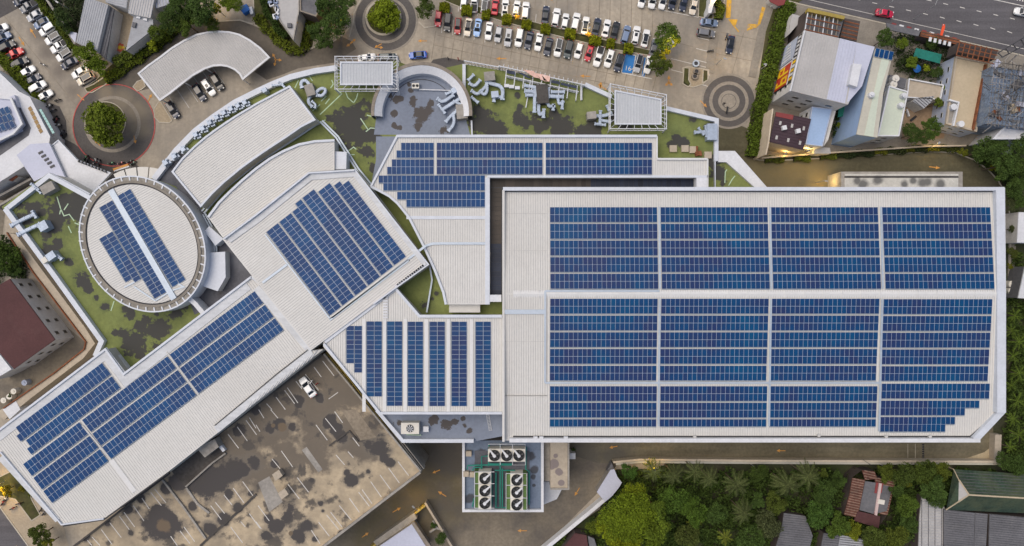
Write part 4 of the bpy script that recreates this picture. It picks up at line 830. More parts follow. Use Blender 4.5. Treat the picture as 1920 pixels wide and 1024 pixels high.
# single fan unit on the low roof
au = thing('air_handler', 'white air handler with one round fan on the blue grey low roof', 'air handler', P(769,803,15)); q = P(769,803,17)
MB().box((q.x,q.y,16.1), (4.0,2.5,2.2)).part('casing', M['cream'], au); MB().cyl((q.x,q.y), .85, 17.2, 17.35, 20).part('fan_shroud', M['fan_dark'], au)
b = MB()
for i in range(8): a = i*math.pi/4; b.add([(q.x,q.y,17.42),(q.x+.8*math.cos(a),q.y+.8*math.sin(a),17.42),(q.x+.8*math.cos(a+.3),q.y+.8*math.sin(a+.3),17.40)], [(0,1,2)])
b.part('fan_blade', M['white_paint'], au); MB().tube(PX([(762,815),(790,816)], 15.6), .12, 5).part('pipe_run', M['mint'], au); MB().box(P(799,804,15.5), (1.2,1.2,1.0)).part('valve_box', M['white_paint'], au)
ld = thing('roof_ladder', 'white ladder lying on the blue grey low roof', 'ladder', P(917,793,15)); mb = MB(); A, B = P(914,776,15.2), P(920,808,15.2); nn = Vector((.3,.05,0))
mb.tube([A+nn,B+nn], .05, 4); mb.tube([A-nn,B-nn], .05, 4); mb.part('rail', M['white_paint'], ld)
mb = MB()
for i in range(12): p = A.lerp(B, (i+.5)/12); mb.tube([p+nn,p-nn], .05, 4)
mb.part('rung', M['white_paint'], ld)
sf = thing('fan_unit', 'small twin fan unit on the deck inside the arc', 'air conditioner', P(779,161,GZ)); q = P(779,161,GZ+1)
MB().box((q.x,q.y,GZ+.55), (1.6,1.2,1.1)).part('casing', M['cream'], sf); MB().tube(PX([(786,168),(848,170)], GZ+.4), .14, 5).part('pipe_run', M['white_paint'], sf)
for s_ in (-.4,.4): MB().cyl((q.x+s_,q.y), .32, GZ+1.1, GZ+1.16, 12).part('fan', M['fan_dark'], sf)

# duct clusters: galvanised box ducts, each cluster one thing
def smooth(pl):
    for _ in range(2):
        if len(pl) < 3: return pl
        q = [pl[0]]
        for a, b in zip(pl, pl[1:]): q += [(a[0]*.75+b[0]*.25, a[1]*.75+b[1]*.25), (a[0]*.25+b[0]*.75, a[1]*.25+b[1]*.75)]
        pl = q + [pl[-1]]
    return pl
def duct(b, pl, w, z, hgt=.6):
    """sheet metal duct with rounded bends, chamfered top and flanges"""
    w *= .64; p = PX(smooth(pl), z); b.strip(p, w, z-hgt, z-.12); b.strip(p, w*.72, z-.12, z)
    for A, B in zip(PX(pl, z), PX(pl[1:], z)):
        n = max(1, int((B-A).length/1.1)); rz = math.atan2(B.y-A.y, B.x-A.x)
        for i in range(n): q = A.lerp(B, (i+.5)/n); b.box((q.x,q.y,z-hgt/2), (.07,w*1.16,hgt+.1), rz)
    for q, q2 in ((p[0],p[1]),(p[-1],p[-2])): b.box((q.x,q.y,z-hgt/2), (.28,w*1.3,hgt+.16), math.atan2(q2.y-q.y, q2.x-q.x))
def cluster(label, runs, boxes=(), z=GZ+1.4, group='galvanised duct clusters on the green roof'):
    t = thing('duct_cluster', label, 'ductwork', P(*runs[0][0][0], GZ), 0, group)
    for i, (pl, w) in enumerate(runs): b = MB(); duct(b, pl, w, z+.05*(i % 4)); b.part('duct', M['duct'], t)
    for (u, v, dx, dy, rz, m) in boxes: b = MB(); q = P(u,v,z); b.box((q.x,q.y,GZ+1.0), (dx,dy,2.0), rz); b.part('plenum', M[m], t)
    lg = MB()
    for pl, w in runs:
        for u, v in pl: q = P(u,v,z-.7); lg.box((q.x,q.y,(GZ+z-.7)/2), (.12,.12,z-.7-GZ))
    lg.part('leg', M['alu'], t)
cluster('two long ducts crossing the parapet at the left green roof edge', [([(20,423),(40,412),(62,402)],1.2), ([(33,440),(52,430),(74,420)],1.2), ([(60,396),(67,408)],.8), ([(72,425),(88,425)],.7)], [(83,424,2.0,2.0,.5,'duct')])
cluster('duct unit near the lower left edge of the green roof', [([(88,488),(100,474),(115,486)],1.0), ([(82,486),(92,478)],.8)], [(98,480,2,1.6,.6,'duct'),(86,488,1.2,1.2,.6,'cream')])
cluster('duct pipe crossing the upper left parapet corner', [([(58,345),(72,356)],.7), ([(66,354),(76,362)],.6)], [(92,353,3,2,.5,'concrete')])
for k in range(8):
    f = k/7; u = 368+f*92; v = 254-f*60-7*math.sin(f*3.1)
    cluster(f'{ORD[k+1]} small duct unit from the left along the crescent parapet', [([(u-6,v-4),(u+2,v+2),(u+7,v-2)],.55), ([(u,v-7),(u-3,v+6)],.5), ([(u+3,v+5),(u+8,v+3)],.4)], [(u,v,.9,.8,.6,'duct')], group='small duct units along the crescent parapet')
for k, (u, v) in enumerate(((312,306),(328,294),(345,281))):
    cluster(f'{ORD[k+1]} duct unit from the left beside the dark deck by the rotunda', [([(u-6,v-4),(u+2,v+2),(u+7,v-2)],.7), ([(u,v-7),(u-3,v+6)],.6)], [(u,v,1,.9,.6,'duct')], group='small duct units along the crescent parapet')
cluster('curved duct loop beside the crescent roof with grey plenum', [([(566,164),(563,155),(570,149),(578,155),(585,168)],1.1), ([(590,175),(602,164),(612,168),(604,180),(594,178)],1.0), ([(582,178),(576,190),(585,200)],1.0), ([(585,190),(592,196),(590,202)],.7)], [(582,170,2.0,2.6,.3,'concrete')])
cluster('pair of small ducts at the upper end of the crescent parapet', [([(490,168),(500,172)],.7), ([(510,160),(530,158)],.7), ([(522,154),(533,163)],.6)], [(497,170,1,1,.5,'duct')])
cluster('stepped duct cluster inside the arc', [([(820,185),(830,192),(850,178)],1.1), ([(830,205),(845,195),(862,185)],1.1), ([(822,196),(834,212)],.8), ([(836,176),(856,168)],.9), ([(850,190),(866,196)],.8)], [(853,170,1.4,1.2,.5,'duct')])
cluster('forked duct bend at the right side of the arc deck', [([(836,228),(846,216),(856,208)],1.0), ([(841,245),(852,232),(850,214)],1.0)], [(866,210,2.4,3.2,.1,'concrete')])
cluster('zigzag duct cluster right of the arc', [([(878,150),(888,140)],.9), ([(880,156),(890,162),(900,150)],1.0), ([(884,170),(896,178),(912,160)],1.0), ([(912,152),(914,170),(908,178),(900,170)],1.0), ([(912,152),(920,156),(943,162),(942,186)],1.2), ([(927,176),(926,190)],1.0), ([(924,180),(942,182)],1.0), ([(884,182),(896,192)],.9)], [(918,144,2.4,2.0,.1,'concrete'),(928,178,1.6,1.4,.1,'duct')])
cluster('large branching duct cluster in the middle of the sign truss', [([(984,160),(1008,164)],1.1), ([(984,170),(1006,172)],1.2), ([(986,178),(1006,178)],1.0), ([(1003,165),(1002,210)],1.1), ([(1010,192),(1010,215),(1018,212)],1.1), ([(1020,205),(1019,220)],1.0), ([(1028,165),(1026,200),(1040,198)],1.0), ([(1030,180),(1056,181)],1.2), ([(1034,172),(1058,172)],1.0), ([(1046,183),(1048,196),(1056,190)],.9), ([(1038,196),(1037,206)],.9), ([(1055,190),(1054,204)],.9)], [(1017,177,2.6,4.2,.08,'deck_dark')])
cluster('duct cluster left of the trapezoid canopy', [([(1106,215),(1130,218),(1147,212)],1.1), ([(1124,225),(1145,228)],1.0), ([(1116,232),(1135,234)],.8), ([(1126,208),(1125,232)],.9), ([(1138,198),(1142,206)],.8)], [(1109,217,2,1.6,.1,'concrete')])
cluster('duct cluster in the right corner of the green roof', [([(1303,248),(1330,246)],1.0), ([(1324,236),(1326,256)],1.0), ([(1310,240),(1320,252)],.7)], [(1334,248,2.2,3.6,0,'duct')])
rf = thing('roof_crate', 'pale square roof pad, left of the row on the right green roof', 'roof pad', P(1262,279,GZ), 0, 'pale square roof pads')
MB().box(P(1262,279,GZ+.3), (1.6,1.5,.6)).part('pad', M['beige_roof'], rf)
dup(rf, P(1284,279,GZ), 0, 'pale square roof pad in the middle of the row on the right green roof'); dup(rf, P(1327,291,GZ), 0, 'pale square roof pad by the white parapet corner'); dup(rf, P(1299,281,GZ), 0, 'pale square roof pad beside the rusty pump')
pm = thing('rusty_pump', 'rusty orange pump on the right green roof', 'pump', P(1308,287,GZ)); M['rust'] = mat('rusty_iron', (.20,.075,.035), .9, .3, .6, .25, 3)
MB().tube(PX([(1307,274),(1307,290),(1316,291)], GZ+.7), .25, 6).part('pipe', M['rust'], pm); MB().box(P(1309,288,GZ+.4), (1.4,1.0,.8), .2).part('body', M['rust'], pm)
# ------------------------------------------------------------------ neighbouring buildings
M['grey_sheet'] = mat('grey_roof_sheet', (.33,.34,.36), .7, .1, .2, .08, 2, layers=[dict(col=(.22,.215,.21), ns=.25, amp=2.2, bias=1.4, soft=.4, op=.6)])
M['grey_rib'] = mat('grey_roof_rib', (.40,.41,.43), .7, .06, .2, .06, 2)
M['dark_sheet'] = mat('old_dark_roof_sheet', (.13,.13,.14), .85, .2, .2, .15, 2, layers=[dict(col=(.22,.215,.21), ns=.3, amp=2.2, bias=1.4, soft=.4, op=.6)])
M['dark_rib'] = mat('old_dark_roof_rib', (.10,.10,.11), .85, .2, .2, .15, 2)
M['lav_sheet'] = mat('pale_lavender_roof_sheet', (.48,.50,.60), .6, .05, .2, .05, 2); M['lav_rib'] = mat('lavender_roof_rib', (.44,.46,.55), .6, .05, .2, .05, 2)
M['warm_sheet'] = mat('warm_grey_roof_sheet', (.42,.41,.40), .7, .08, .2, .06, 2, layers=[dict(col=(.26,.24,.22), ns=.5, amp=2.2, bias=1.7, soft=.3, op=.6)])
M['maroon'] = mat('maroon_roof', (.085,.036,.036), .8, .14, .2, .12, 2.5, layers=[dict(col=(.14,.08,.075), ns=.25, amp=2.4, bias=1.6, soft=.4, op=.5)])
M['maroon_dark'] = mat('dark_maroon_roof', (.055,.035,.045), .8, .14, .2, .12, 2.5); M['red_sheet'] = mat('faded_red_sheet', (.22,.05,.05), .8, .1, .3, .1, 2)
M['blue_roof'] = mat('sky_blue_roof', (.30,.42,.62), .6, .06, .2, .05, 2); M['mint_roof'] = mat('pale_mint_roof', (.52,.57,.47), .7, .05, .15, .05, 2); M['ochre_roof'] = mat('pale_cream_roof', (.47,.45,.38), .8, .08, .15, .06, 2)
M['tan_roof'] = mat('tan_flat_roof', (.48,.40,.28), .9, .07, .15, .06, 2, layers=[dict(col=(.36,.29,.2), ns=.3, amp=2.2, bias=1.7, soft=.3, op=.5)])
M['render'] = mat('pale_rendered_wall', (.55,.54,.52), .85, .12, .3, .1, 2, layers=[dict(col=(.28,.26,.23), ns=.35, amp=2.4, bias=1.6, soft=.4, op=.7)])
M['cream_wall'] = mat('cream_rendered_wall', (.55,.47,.36), .85, .1, .3, .1, 2); M['blue_wall'] = mat('pale_blue_wall', (.42,.47,.58), .85, .1, .3, .08, 2); M['brown_wall'] = mat('dark_brown_wall', (.075,.06,.055), .85, .2, .3, .15, 2)
M['win_frame'] = mat('window_frame', (.45,.44,.42), .6, .05, fine=0); M['win_glass'] = mat('dark_window_glass', (.025,.03,.035), .15, .2, fine=0, spec=.5)
M['mould_slab'] = mat('mouldy_white_slab', (.52,.51,.47), .9, .1, .3, .1, 2, layers=[dict(blobs=[(1622,344,9),(1612,338,7),(1650,337,8),(1735,341,9),(1742,340,8),(1768,345,9),(1700,345,7),(1716,338,6)], z=8, col=(.15,.15,.145), ns=.3, amp=1.6, soft=.4), dict(col=(.2,.2,.19), ns=.5, amp=2.4, bias=1.7, soft=.3)])
WIN = lambda rows, sp, sz: (rows, sp, sz, M['win_frame'], M['win_glass'])
RB = lambda d, sp, m, w=.2, h=.08: (d, sp, M[m], (w, h, .1))
# upper left block
building('shed', 'long grey corrugated shed roof by the left car park hedge', 'shed', [(160,-6),(203,9),(182,98),(143,80)], 5, M['grey_sheet'], M['render'], rib=RB((-.25,1), .55, 'grey_rib'))
building('shed', 'dark lean-to roof strip beside the long grey shed', 'shed', [(204,10),(214,17),(198,112),(184,98)], 4, M['dark_sheet'], M['render'], rib=RB((-.25,1), .6, 'dark_rib'))
building('house', 'small grey roof at the top edge behind the long shed', 'house', [(197,-12),(241,-12),(237,16),(198,4)], 5, M['grey_sheet'], M['render'], rib=RB((1,.2), .6, 'grey_rib'))
building('house', 'light grey square roof beside the beige courtyard', 'house', [(246,-14),(292,-14),(282,34),(240,25)], 6, M['warm_sheet'], M['render'], rib=RB((-.2,1), .6, 'grey_rib'))
h_ = building('house', 'pale triangular flat roof with roof hatches beside the hedge', 'house', [(251,29),(287,36),(287,55),(236,95)], 5, M['grey_sheet'], M['render'])
for u, v in ((260,33),(273,37)): MB().box(P(u,v,5.2), (.9,.5,.4), -.2).part('skylight', M['white_paint'], h_)
MB().box(P(252,47,5.2), (.8,1.2,.5), -.2).part('roof_hatch', M['dark_sheet'], h_)
building('house', 'blue grey sheet roof at the top edge beside big trees', 'house', [(293,-14),(340,-14),(330,4),(292,16)], 5, M['grey_sheet'], M['render'], rib=RB((.2,1), .7, 'lav_rib'))
building('shed', 'pale blue awning at the foot of the hedge by the long shed', 'awning', [(129,58),(144,62),(141,80),(133,70)], 3, M['lav_sheet'], M['render'])
MB().strip(PX([(85,-4),(118,45),(140,82)], 2), .5, 0, 2).part('boundary_wall', M['concrete']); tag(bpy.data.objects['boundary_wall'], 'grey boundary wall running behind the left car park hedge', 'wall')
bm_ = thing('flower_mat', 'round red and yellow flower mat in the beige courtyard', 'mat', P(225,89,.15)); q = P(225,89,.15)
M['mat_red'] = mat('mat_red', (.5,.10,.05), .8, .2, .8); M['mat_yellow'] = mat('mat_yellow', (.62,.42,.03), .8, .2, .8)
MB().cyl(q, .5, .1, .16, 12).part('centre', M['mat_yellow'], bm_)
for i in range(8): a = i*math.pi/4; MB().cyl((q.x+.8*math.cos(a), q.y+.8*math.sin(a)), .33, .1, .15, 8).part('petal', M['mat_red'] if i % 4 else M['mat_yellow'], bm_)
b_ = building('workshop', 'pale concrete roof wedge with a cluttered blue edge at the top', 'building', [(500,-12),(562,-12),(562,20),(551,77),(526,42)], 6, M['warm_sheet'], M['render'], par=(.25,.3,M['concrete']))
M['clutter'] = mat('blue_grey_clutter', (.25,.30,.42), .8, .3, .8, .5, 5)
for i in range(16): u, v = RN.uniform(506,524), RN.uniform(-2,32); MB().box(P(u+v*.25,v,6.2), (RN.uniform(.4,1.2),RN.uniform(.3,.9),.5), RN.random()*3).part('crate', M['clutter'] if i % 3 else M['white_paint'], b_)
MB().box(P(543,48,6.3), (1,1,.6)).part('roof_hatch', M['dark_sheet'], b_)
building('workshop', 'dark stained roof with brown edge beside the pale wedge', 'building', [(563,-12),(608,-12),(604,14),(593,32),(563,22)], 6.5, M['dark_sheet'], M['brown_wall'], par=(.3,.3,M['brown_cap']))
tp = thing('tarpaulin', 'blue tarpaulin with a white sheet by the top hedge', 'tarpaulin', P(460,18,1)); M['tarp_blue'] = mat('blue_tarp', (.02,.13,.42), .5, .1, 1)
MB().prism(PX([(449,14),(462,7),(468,18),(456,26)], 1.6), .2, 1.6).part('cover', M['tarp_blue'], tp); MB().prism(PX([(464,14),(472,12),(475,25),(470,27)], 1.2), .2, 1.2).part('sheet', M['white_paint'], tp)
# arched carport
cp = [(258,138),(276,123),(300,106),(322,89),(345,75),(368,64),(392,59),(412,58),(430,59),(450,64),(470,75),(490,90),(507,108),(481,129),(455,151),(449,140),(440,132),(427,126),(414,124),(400,125),(385,130),(362,143),(340,160),(320,176),(300,190)]
ct = building('carport', 'grey ribbed crescent carport roof sheltering four parked cars', 'carport', cp, 4.2, M['warm_sheet'], M['white_paint'], 3.9, par=(.45,.15,M['white_paint']), rib=RB((.57,.82), .55, 'roof_rib_grey', .16))
for u, v in ((300,186),(345,154),(385,128),(440,130),(455,149),(262,139),(330,84),(400,60),(470,78)): 
    q = P(u,v,4); MB().cyl(q, .14, 0, 4, 8).part('post', M['white_paint'], ct)
# left edge tower with solar
lt = building('white_tower', 'white and blue grey stepped building at the left edge with its own solar panels', 'building', [(-30,120),(0,137),(36,172),(56,182),(94,256),(90,281),(56,305),(-30,360)], 5.5, M['white_paint'], M['white_paint'])
MB().prism(PX([(-30,170),(24,190),(54,252),(-30,300)], 5.5), 5.4, 5.53).part('roof_deck', M['lav_sheet'], lt)
MB().prism(PX([(28,190),(32,188),(58,240),(54,254),(0,292),(-30,300),(-30,286),(44,246)], 5.5), 5.4, 5.56).part('gutter', M['dark_sheet'], lt)
MB().prism(PX([(-30,180),(20,185),(40,232),(24,250),(-30,276)], 7.1), 5.5, 7.1).part('penthouse', M['lav_sheet'], lt); MB().prism(PX([(10,185),(27,178),(34,200),(26,205)], 6.5), 5.5, 6.5).part('vent_house', M['lav_sheet'], lt)
MB().strip(PX([(-30,180),(20,185),(40,232),(24,250),(-30,276)], 7.5), .5, 7.1, 7.5).part('parapet', M['white_paint'], lt)
lp = thing('solar_array', 'solar array at the left edge on the white and blue grey building', 'solar array', P(10,230,7.4))
for i in range(4):
    for j in range(3):
        q = P(-12+i*8.6+j*4.5, 214+j*13.5-i*1.0+i*-1.5, 7.5); o = link('solar_panel', PM, lp, None, q-lp.location, .5, (1.0,1.0,1))
for k in range(6): 
    a, b = (52+k*3.9, 203+k*8.2), (57+k*3.9, 199+k*8.2); M.setdefault('tan_louvre', mat('tan_louvre', (.33,.22,.10), .8, .2, .5)); MB().prism(PX([a,b,(b[0]+4,b[1]+6.6),(a[0]+4,a[1]+6.6)], 5.6), 5.5, 5.6).part('louvre', M['tan_louvre'], lt)
M['aqua'] = mat('aqua_glass', (.30,.52,.50), .3, .1, .5)
ga = thing('glass_awning', 'narrow strip of pale green glass panes beside the motorbike park', 'awning', P(85,230,6))
for k in range(9): u, v = 73+k*2.85, 206+k*5.05; MB().prism(PX([(u,v),(u+4,v-2),(u+6.6,v+2.6),(u+2.6,v+4.6)], 5), 4.9, 5).part('pane', M['aqua'], ga)
MB().prism(PX([(71,206),(77,203),(100,254),(95,257)], 4.85), 4.7, 4.85).part('frame', M['dark_sheet'], ga)
cnp = building('walkway_canopy', 'white angular entrance canopy between the red ring and rotunda', 'canopy', [(86,282),(110,262),(145,299),(178,312),(209,324),(190,345),(168,368),(128,345),(104,318)], 8, M['white_paint'], M['white_paint'], 7.4, par=(.25,.2,M['coping']))
for k in range(9): q = P(150+k*6.2, 303+k*2.4, 8); MB().box((q.x,q.y,8.3), (.3,.5,.6)).part('bracket', M['alu'], cnp)
cn2 = building('walkway_canopy', 'lavender flat canopy wedge beside the green roof corner', 'canopy', [(31,291),(57,270),(92,268),(128,345),(96,325),(64,340)], 9, M['lav_sheet'], M['white_paint'], 8.4)
for k in range(5): MB().strip(PX([(72+k*5.5,288+k*6.5),(80+k*5.5,284+k*6.5)], 9.1), .5, 9, 9.15).part('grille_bar', M['alu'], cn2)
en = thing('entrance_roof', 'dark fan shaped entrance roof with pale segments above the rotunda', 'roof', P(260,320,9)); q = P(268,430,9)
for k in range(5):
    a0, a1 = 62+k*11.5, 62+k*11.5+10.2; MB().prism(PX(arc(268,430,117,-a0,-a1,4)+arc(268,430,95,-a1,-a0,4), 9), 8.6, 9).part('segment', M['roof_white'], en)
sg = thing('long_sign', 'orange and white slanted sign board beside the red ring', 'sign', P(228,316,3)); MB().strip(PX([(212,318),(240,309)], 4), .5, 3.2, 4).part('board', M['orange_line'], sg); MB().strip(PX([(214,321),(242,312)], 4), .3, 3.2, 4.05).part('trim', M['white_paint'], sg)
# left alley
building('shed', 'brown tiled lean-to roof in the left alley', 'shed', [(-10,318),(0,312),(33,331),(22,340),(-10,330)], 4, M['rust'], M['render'], rib=RB((1,.4), .5, 'red_sheet', .15))
building('shed', 'green sheet canopy in the left alley corner', 'shed', [(-10,335),(12,332),(14,344),(-10,348)], 3, M['aqua'], M['render'])
for i, (pl, lb) in enumerate((([(-10,372),(58,335)],'upper concrete alley wall at the left edge'), ([(-10,390),(66,345)],'lower concrete alley wall at the left edge'), ([(18,300),(50,285)],'short alley wall under the lavender canopy'))):
    o = MB().strip(PX(pl, 2.5), .5, 0, 2.5).part('alley_wall', M['concrete']); tag(o, lb, 'wall')
pw = building('perimeter_walkway', 'wide cream capped perimeter walkway bending around the maroon house', 'walkway', [(12,436),(62,512),(100,562),(160,641),(157,655),(100,700),(5,766),(-10,775),(8,787),(60,745),(156,672),(178,644),(160,615),(83,512),(30,440)], 4.5, M['beige_roof'], M['beige_roof'])
MB().strip(PX([(12,436),(62,512),(100,562),(160,641),(157,655),(100,700),(5,766)], 4.9), .25, 4.5, 4.9).part('rust_rail', M['rust'], pw)
building('pump_house', 'small white roof at the end of the perimeter walkway', 'hut', [(5,768),(30,752),(38,768),(18,786)], 4.6, M['white_paint'], M['white_paint'])
mh = building('maroon_house', 'maroon flat roofed house with white windowed walls at the left edge', 'house', [(-20,545),(18,523),(103,637),(26,692),(-20,640)], 7.2, M['maroon'], M['white_paint'], win=WIN((2.0,5.0), 3.6, (1.0,1.3)))
building('white_annex', 'white framed lightwell roof below the maroon house', 'house', [(-20,655),(0,660),(25,692),(8,702),(-20,715)], 6.5, M['white_paint'], M['render'], par=(.7,.6,M['white_paint']))
for k, (u, v) in enumerate(((10,750),(21,743),(29,733),(49,717))):
    o = MB().cyl(P(u,v,1), .75, 0, 1.7, 14, r2=.7).cyl(P(u,v,1), .25, 1.7, 1.85, 8).part('water_tank', M['cream'] if k != 3 else M['blue_wall']); tag(o, f'{ORD[k+1]} round water tank from the left below the maroon house', 'water tank', 'round water tanks')
# top right shophouses
bb = building('billboard_building', 'grey and lavender roofed shophouse with a billboard on its left wall', 'building', [(1509,57),(1575,72),(1606,80),(1640,90),(1590,196),(1584,195),(1550,187),(1482,170)], 12.5, M['warm_sheet'], M['render'], win=WIN((3,6,9), 3.2, (1.6,1.3)))
z_ = 12.5
MB().prism(PX([(1575,72),(1607,80),(1584,194),(1550,186)], z_), z_, z_+.06).part('lavender_roof', M['lav_sheet'], bb); ribs(bb, ccw(PX([(1575,72),(1607,80),(1584,194),(1550,186)], z_)), (-.22,1), .7, M['lav_rib'], z_+.06, .12, .06, .1); ribs(bb, ccw(PX([(1509,57),(1575,72),(1550,186),(1482,170)], z_)), (-.24,1), .6, M['warm_sheet'], z_, .16, .07, .1)
MB().prism(PX([(1600,119),(1616,121),(1607,163),(1592,158)], z_+1.5), z_, z_+1.5).part('roof_room', M['white_paint'], bb); MB().strip(PX([(1482,171),(1509,57)], z_+.6), .3, z_, z_+.6).part('parapet', M['white_paint'], bb)
MB().prism(PX([(1607,80),(1640,88),(1616,162),(1592,190),(1588,192)], z_), z_, z_+.03).part('side_roof', M['lav_sheet'], bb)
bp_ = ccw(PX([(1482,170),(1509,57)], 12.5)) if False else PX([(1482,170),(1509,57)], 12.5)
bl = thing('billboard', 'tall billboard with yellow lettering on red and a black banner', 'billboard', (bp_[0].x, bp_[0].y, 0)); e_ = (bp_[1]-bp_[0]); e_.z = 0; Lb = e_.length; e_.normalize(); nb = Vector((-e_.y, e_.x, 0))
if nb.x > 0: nb = -nb
M['bb_red'] = mat('billboard_red', (.48,.05,.03), .5, .1, .4); M['bb_yellow'] = mat('billboard_yellow', (.80,.50,.02), .5, .1, .4); M['bb_black'] = mat('billboard_black', (.03,.03,.035), .5, .2, .5)
def bq(a0, a1, z0, z1, m, d, name):
    A = bp_[0]+e_*(Lb*a0); B = bp_[0]+e_*(Lb*a1); o1, o2 = nb*d, nb*(d+.06)
    vs = [Vector((q.x,q.y,z)) for q, z in ((A+o1,z0),(B+o1,z0),(B+o1,z1),(A+o1,z1),(A+o2,z0),(B+o2,z0),(B+o2,z1),(A+o2,z1))]
    MB().add(vs, [(4,7,6,5),(0,4,5,1),(1,5,6,2),(2,6,7,3),(3,7,4,0)]).part(name, m, bl)
bq(.15,.98,1.5,12.2,M['bb_black'],.1,'panel'); bq(.17,.56,1.8,9.5,M['bb_red'],.2,'red_panel'); bq(.15,.60,9.4,9.9,M['white_paint'],.2,'trim'); bq(.55,.58,1.6,11.8,M['white_paint'],.2,'trim'); bq(.6,.97,2,9.6,M['blue_wall'],.2,'pale_panel')
for a0, a1, z0, z1 in ((.20,.24,2.2,8.8),(.24,.33,5.2,6.2),(.24,.33,8.0,8.8),(.30,.34,5.4,8.6),(.38,.42,2.4,8.6),(.42,.5,2.4,3.3),(.42,.5,5.2,6.0),(.49,.53,2.6,5.8),(.24,.3,2.3,3.1)): bq(a0,a1,z0,z1,M['bb_yellow'],.3,'lettering')
for k in range(5): bq(.62+k*.07,.66+k*.07,10.2,11.7,M['white_paint'],.2,'lettering'); bq(.2+k*.07,.25+k*.07,10.1,11.8,M['white_paint'] if k % 2 else M['bb_yellow'],.2,'lettering')
for k in range(6): bq(.63+k*.055,.66+k*.055,3+k*.3,8-k*.4,M['white_paint'],.3,'lettering')
pg = building('roof_pergola', 'brown pergola frame at the street end of the billboard building', 'pergola', [(1514,18),(1583,33),(1572,72),(1508,58)], 10, M['dark_sheet'], M['brown_wall'], win=None)
for k in range(8): MB().strip(PX([(1516+k*8,20+k*1.8),(1510+k*8.2,57+k*1.9)], 11), .18, 10.6, 10.9).part('beam', M['brown_cap'] if k % 2 else M['white_paint'], pg)
for k in range(4): MB().strip(PX([(1516-k*2,22+k*11),(1580-k*2.6,36+k*11)], 11.2), .2, 10.9, 11.1).part('beam', M['rust'], pg)
MB().strip(PX([(1515,18),(1584,33)], 11.5), .8, 10, 11.4).part('yellow_fascia', M['yellow_steel_lit_wall'], pg)
building('shop_roof', 'dark tiled roof next to the brown pergola', 'roof', [(1584,34),(1613,40),(1606,78),(1575,70)], 9, M['brown_wall'], M['brown_wall'], rib=RB((1,.23), .9, 'rust', .3, .1))
building('low_shop', 'grey strip roof behind the billboard at the hedge end', 'roof', [(1486,26),(1508,32),(1480,64),(1481,46)], 5, M['warm_sheet'], M['render'])
mr = building('maroon_roof_house', 'dark maroon roofed house with two white vents below the billboard', 'house', [(1455,210),(1521,223),(1506,281),(1443,266)], 7.5, M['maroon_dark'], M['cream_wall'], rib=RB((1,.22), .7, 'maroon_dark', .12))
MB().prism(PX([(1455,210),(1488,216),(1486,225),(1454,218)], 7.6), 7.5, 7.65).part('red_sheet', M['red_sheet'], mr)
for u, v in ((1470,240),(1496,246)): MB().box(P(u,v,8), (1.0,1.0,.9), .2).part('vent', M['white_paint'], mr)
for u, v in ((1463,231),(1485,236),(1507,241),(1456,258),(1478,263),(1500,268)): MB().box(P(u,v,7.6), (.5,.9,.16), -.2).part('skylight', M['warm_sheet'], mr)
MB().strip(PX([(1449,204),(1441,268),(1436,290)], 8), .3, 0, 8).part('side_wall', M['cream_wall'], mr)
building('blue_roof_house', 'house with a plain sky blue roof right of the dark maroon roof', 'house', [(1522,200),(1560,205),(1542,275),(1510,271)], 7, M['blue_roof'], M['white_paint'], par=(.2,.2,M['blue_wall']), win=WIN((2,5), 3, (1.2,1.2)))
building('white_terrace', 'narrow white terrace block right of the sky blue roof', 'house', [(1561,205),(1568,205),(1553,262),(1544,275)], 6.5, M['render'], M['render'], win=WIN((2,5), 3, (1.2,1.2)))
building('small_canopy', 'pale lean-to canopy at the foot of the sky blue roof', 'canopy', [(1528,276),(1556,277),(1558,288),(1526,288)], 3.5, M['warm_sheet'], M['render'])
cr = building('cream_roof_house', 'long cream and mint roof with four solar panels at its top', 'house', [(1641,92),(1675,98),(1657,170),(1645,258),(1606,252)], 12.6, M['ochre_roof'], M['blue_roof'], win=None)
MB().prism(PX([(1653,108),(1668,111),(1648,176),(1637,257),(1620,254)], 12.6), 12.6, 12.68).part('mint_strip', M['mint_roof'], cr)
so_ = thing('solar_array', 'four panel solar array at the top of the cream roof', 'solar array', P(1641,91,13))
for i in range(4): q = P(1644.5+i*8.6, 99+i*1.8, 12.9); link('solar_panel', PMD, so_, None, q-so_.location, -.22, (.95,1.2,1))
mt_ = building('mint_roof_house', 'pale mint flat roof with white edges and roof vents', 'house', [(1666,161),(1702,172),(1685,256),(1644,256)], 9, M['mint_roof'], M['render'], par=(.3,.3,M['white_paint']), win=WIN((2.5,5,7.5), 3, (1.2,1.2)))
for k, (u, v, lb) in enumerate(((1693,180,'upper round vent on the pale mint roof'),(1688,198,'lower round vent on the pale mint roof'),(1634,178,'round vent on the long cream roof'))):
    o = MB().cyl(P(u,v,13.3 if u < 1650 else 9.5), .65, 12.6 if u < 1650 else 9, 13.6 if u < 1650 else 10, 14).cyl(P(u,v,13.5 if u < 1650 else 10), .35, 13.6 if u < 1650 else 10, 14 if u < 1650 else 10.4, 10).part('round_vent', M['white_paint']); tag(o, lb, 'vent', 'round roof vents')
for k, (u, v, lb) in enumerate(((1680,147,'upper white water tank behind the mint roof'),(1676,158,'lower white water tank behind the mint roof'),(1898,533,'upper round tank beside the right edge of the hall'),(1897,546,'lower round tank beside the right edge of the hall'),(1826,286,'unused'))):
    if lb != 'unused': zz = 0 if u > 1800 else 6.5; c_ = P(u,v,zz+1.7); o = MB().cyl(c_, .85, zz, zz+1.7, 16).cyl(c_, .3, zz+1.7, zz+1.9, 8).part('water_tank', M['cream']); tag(o, lb, 'water tank', 'round water tanks')
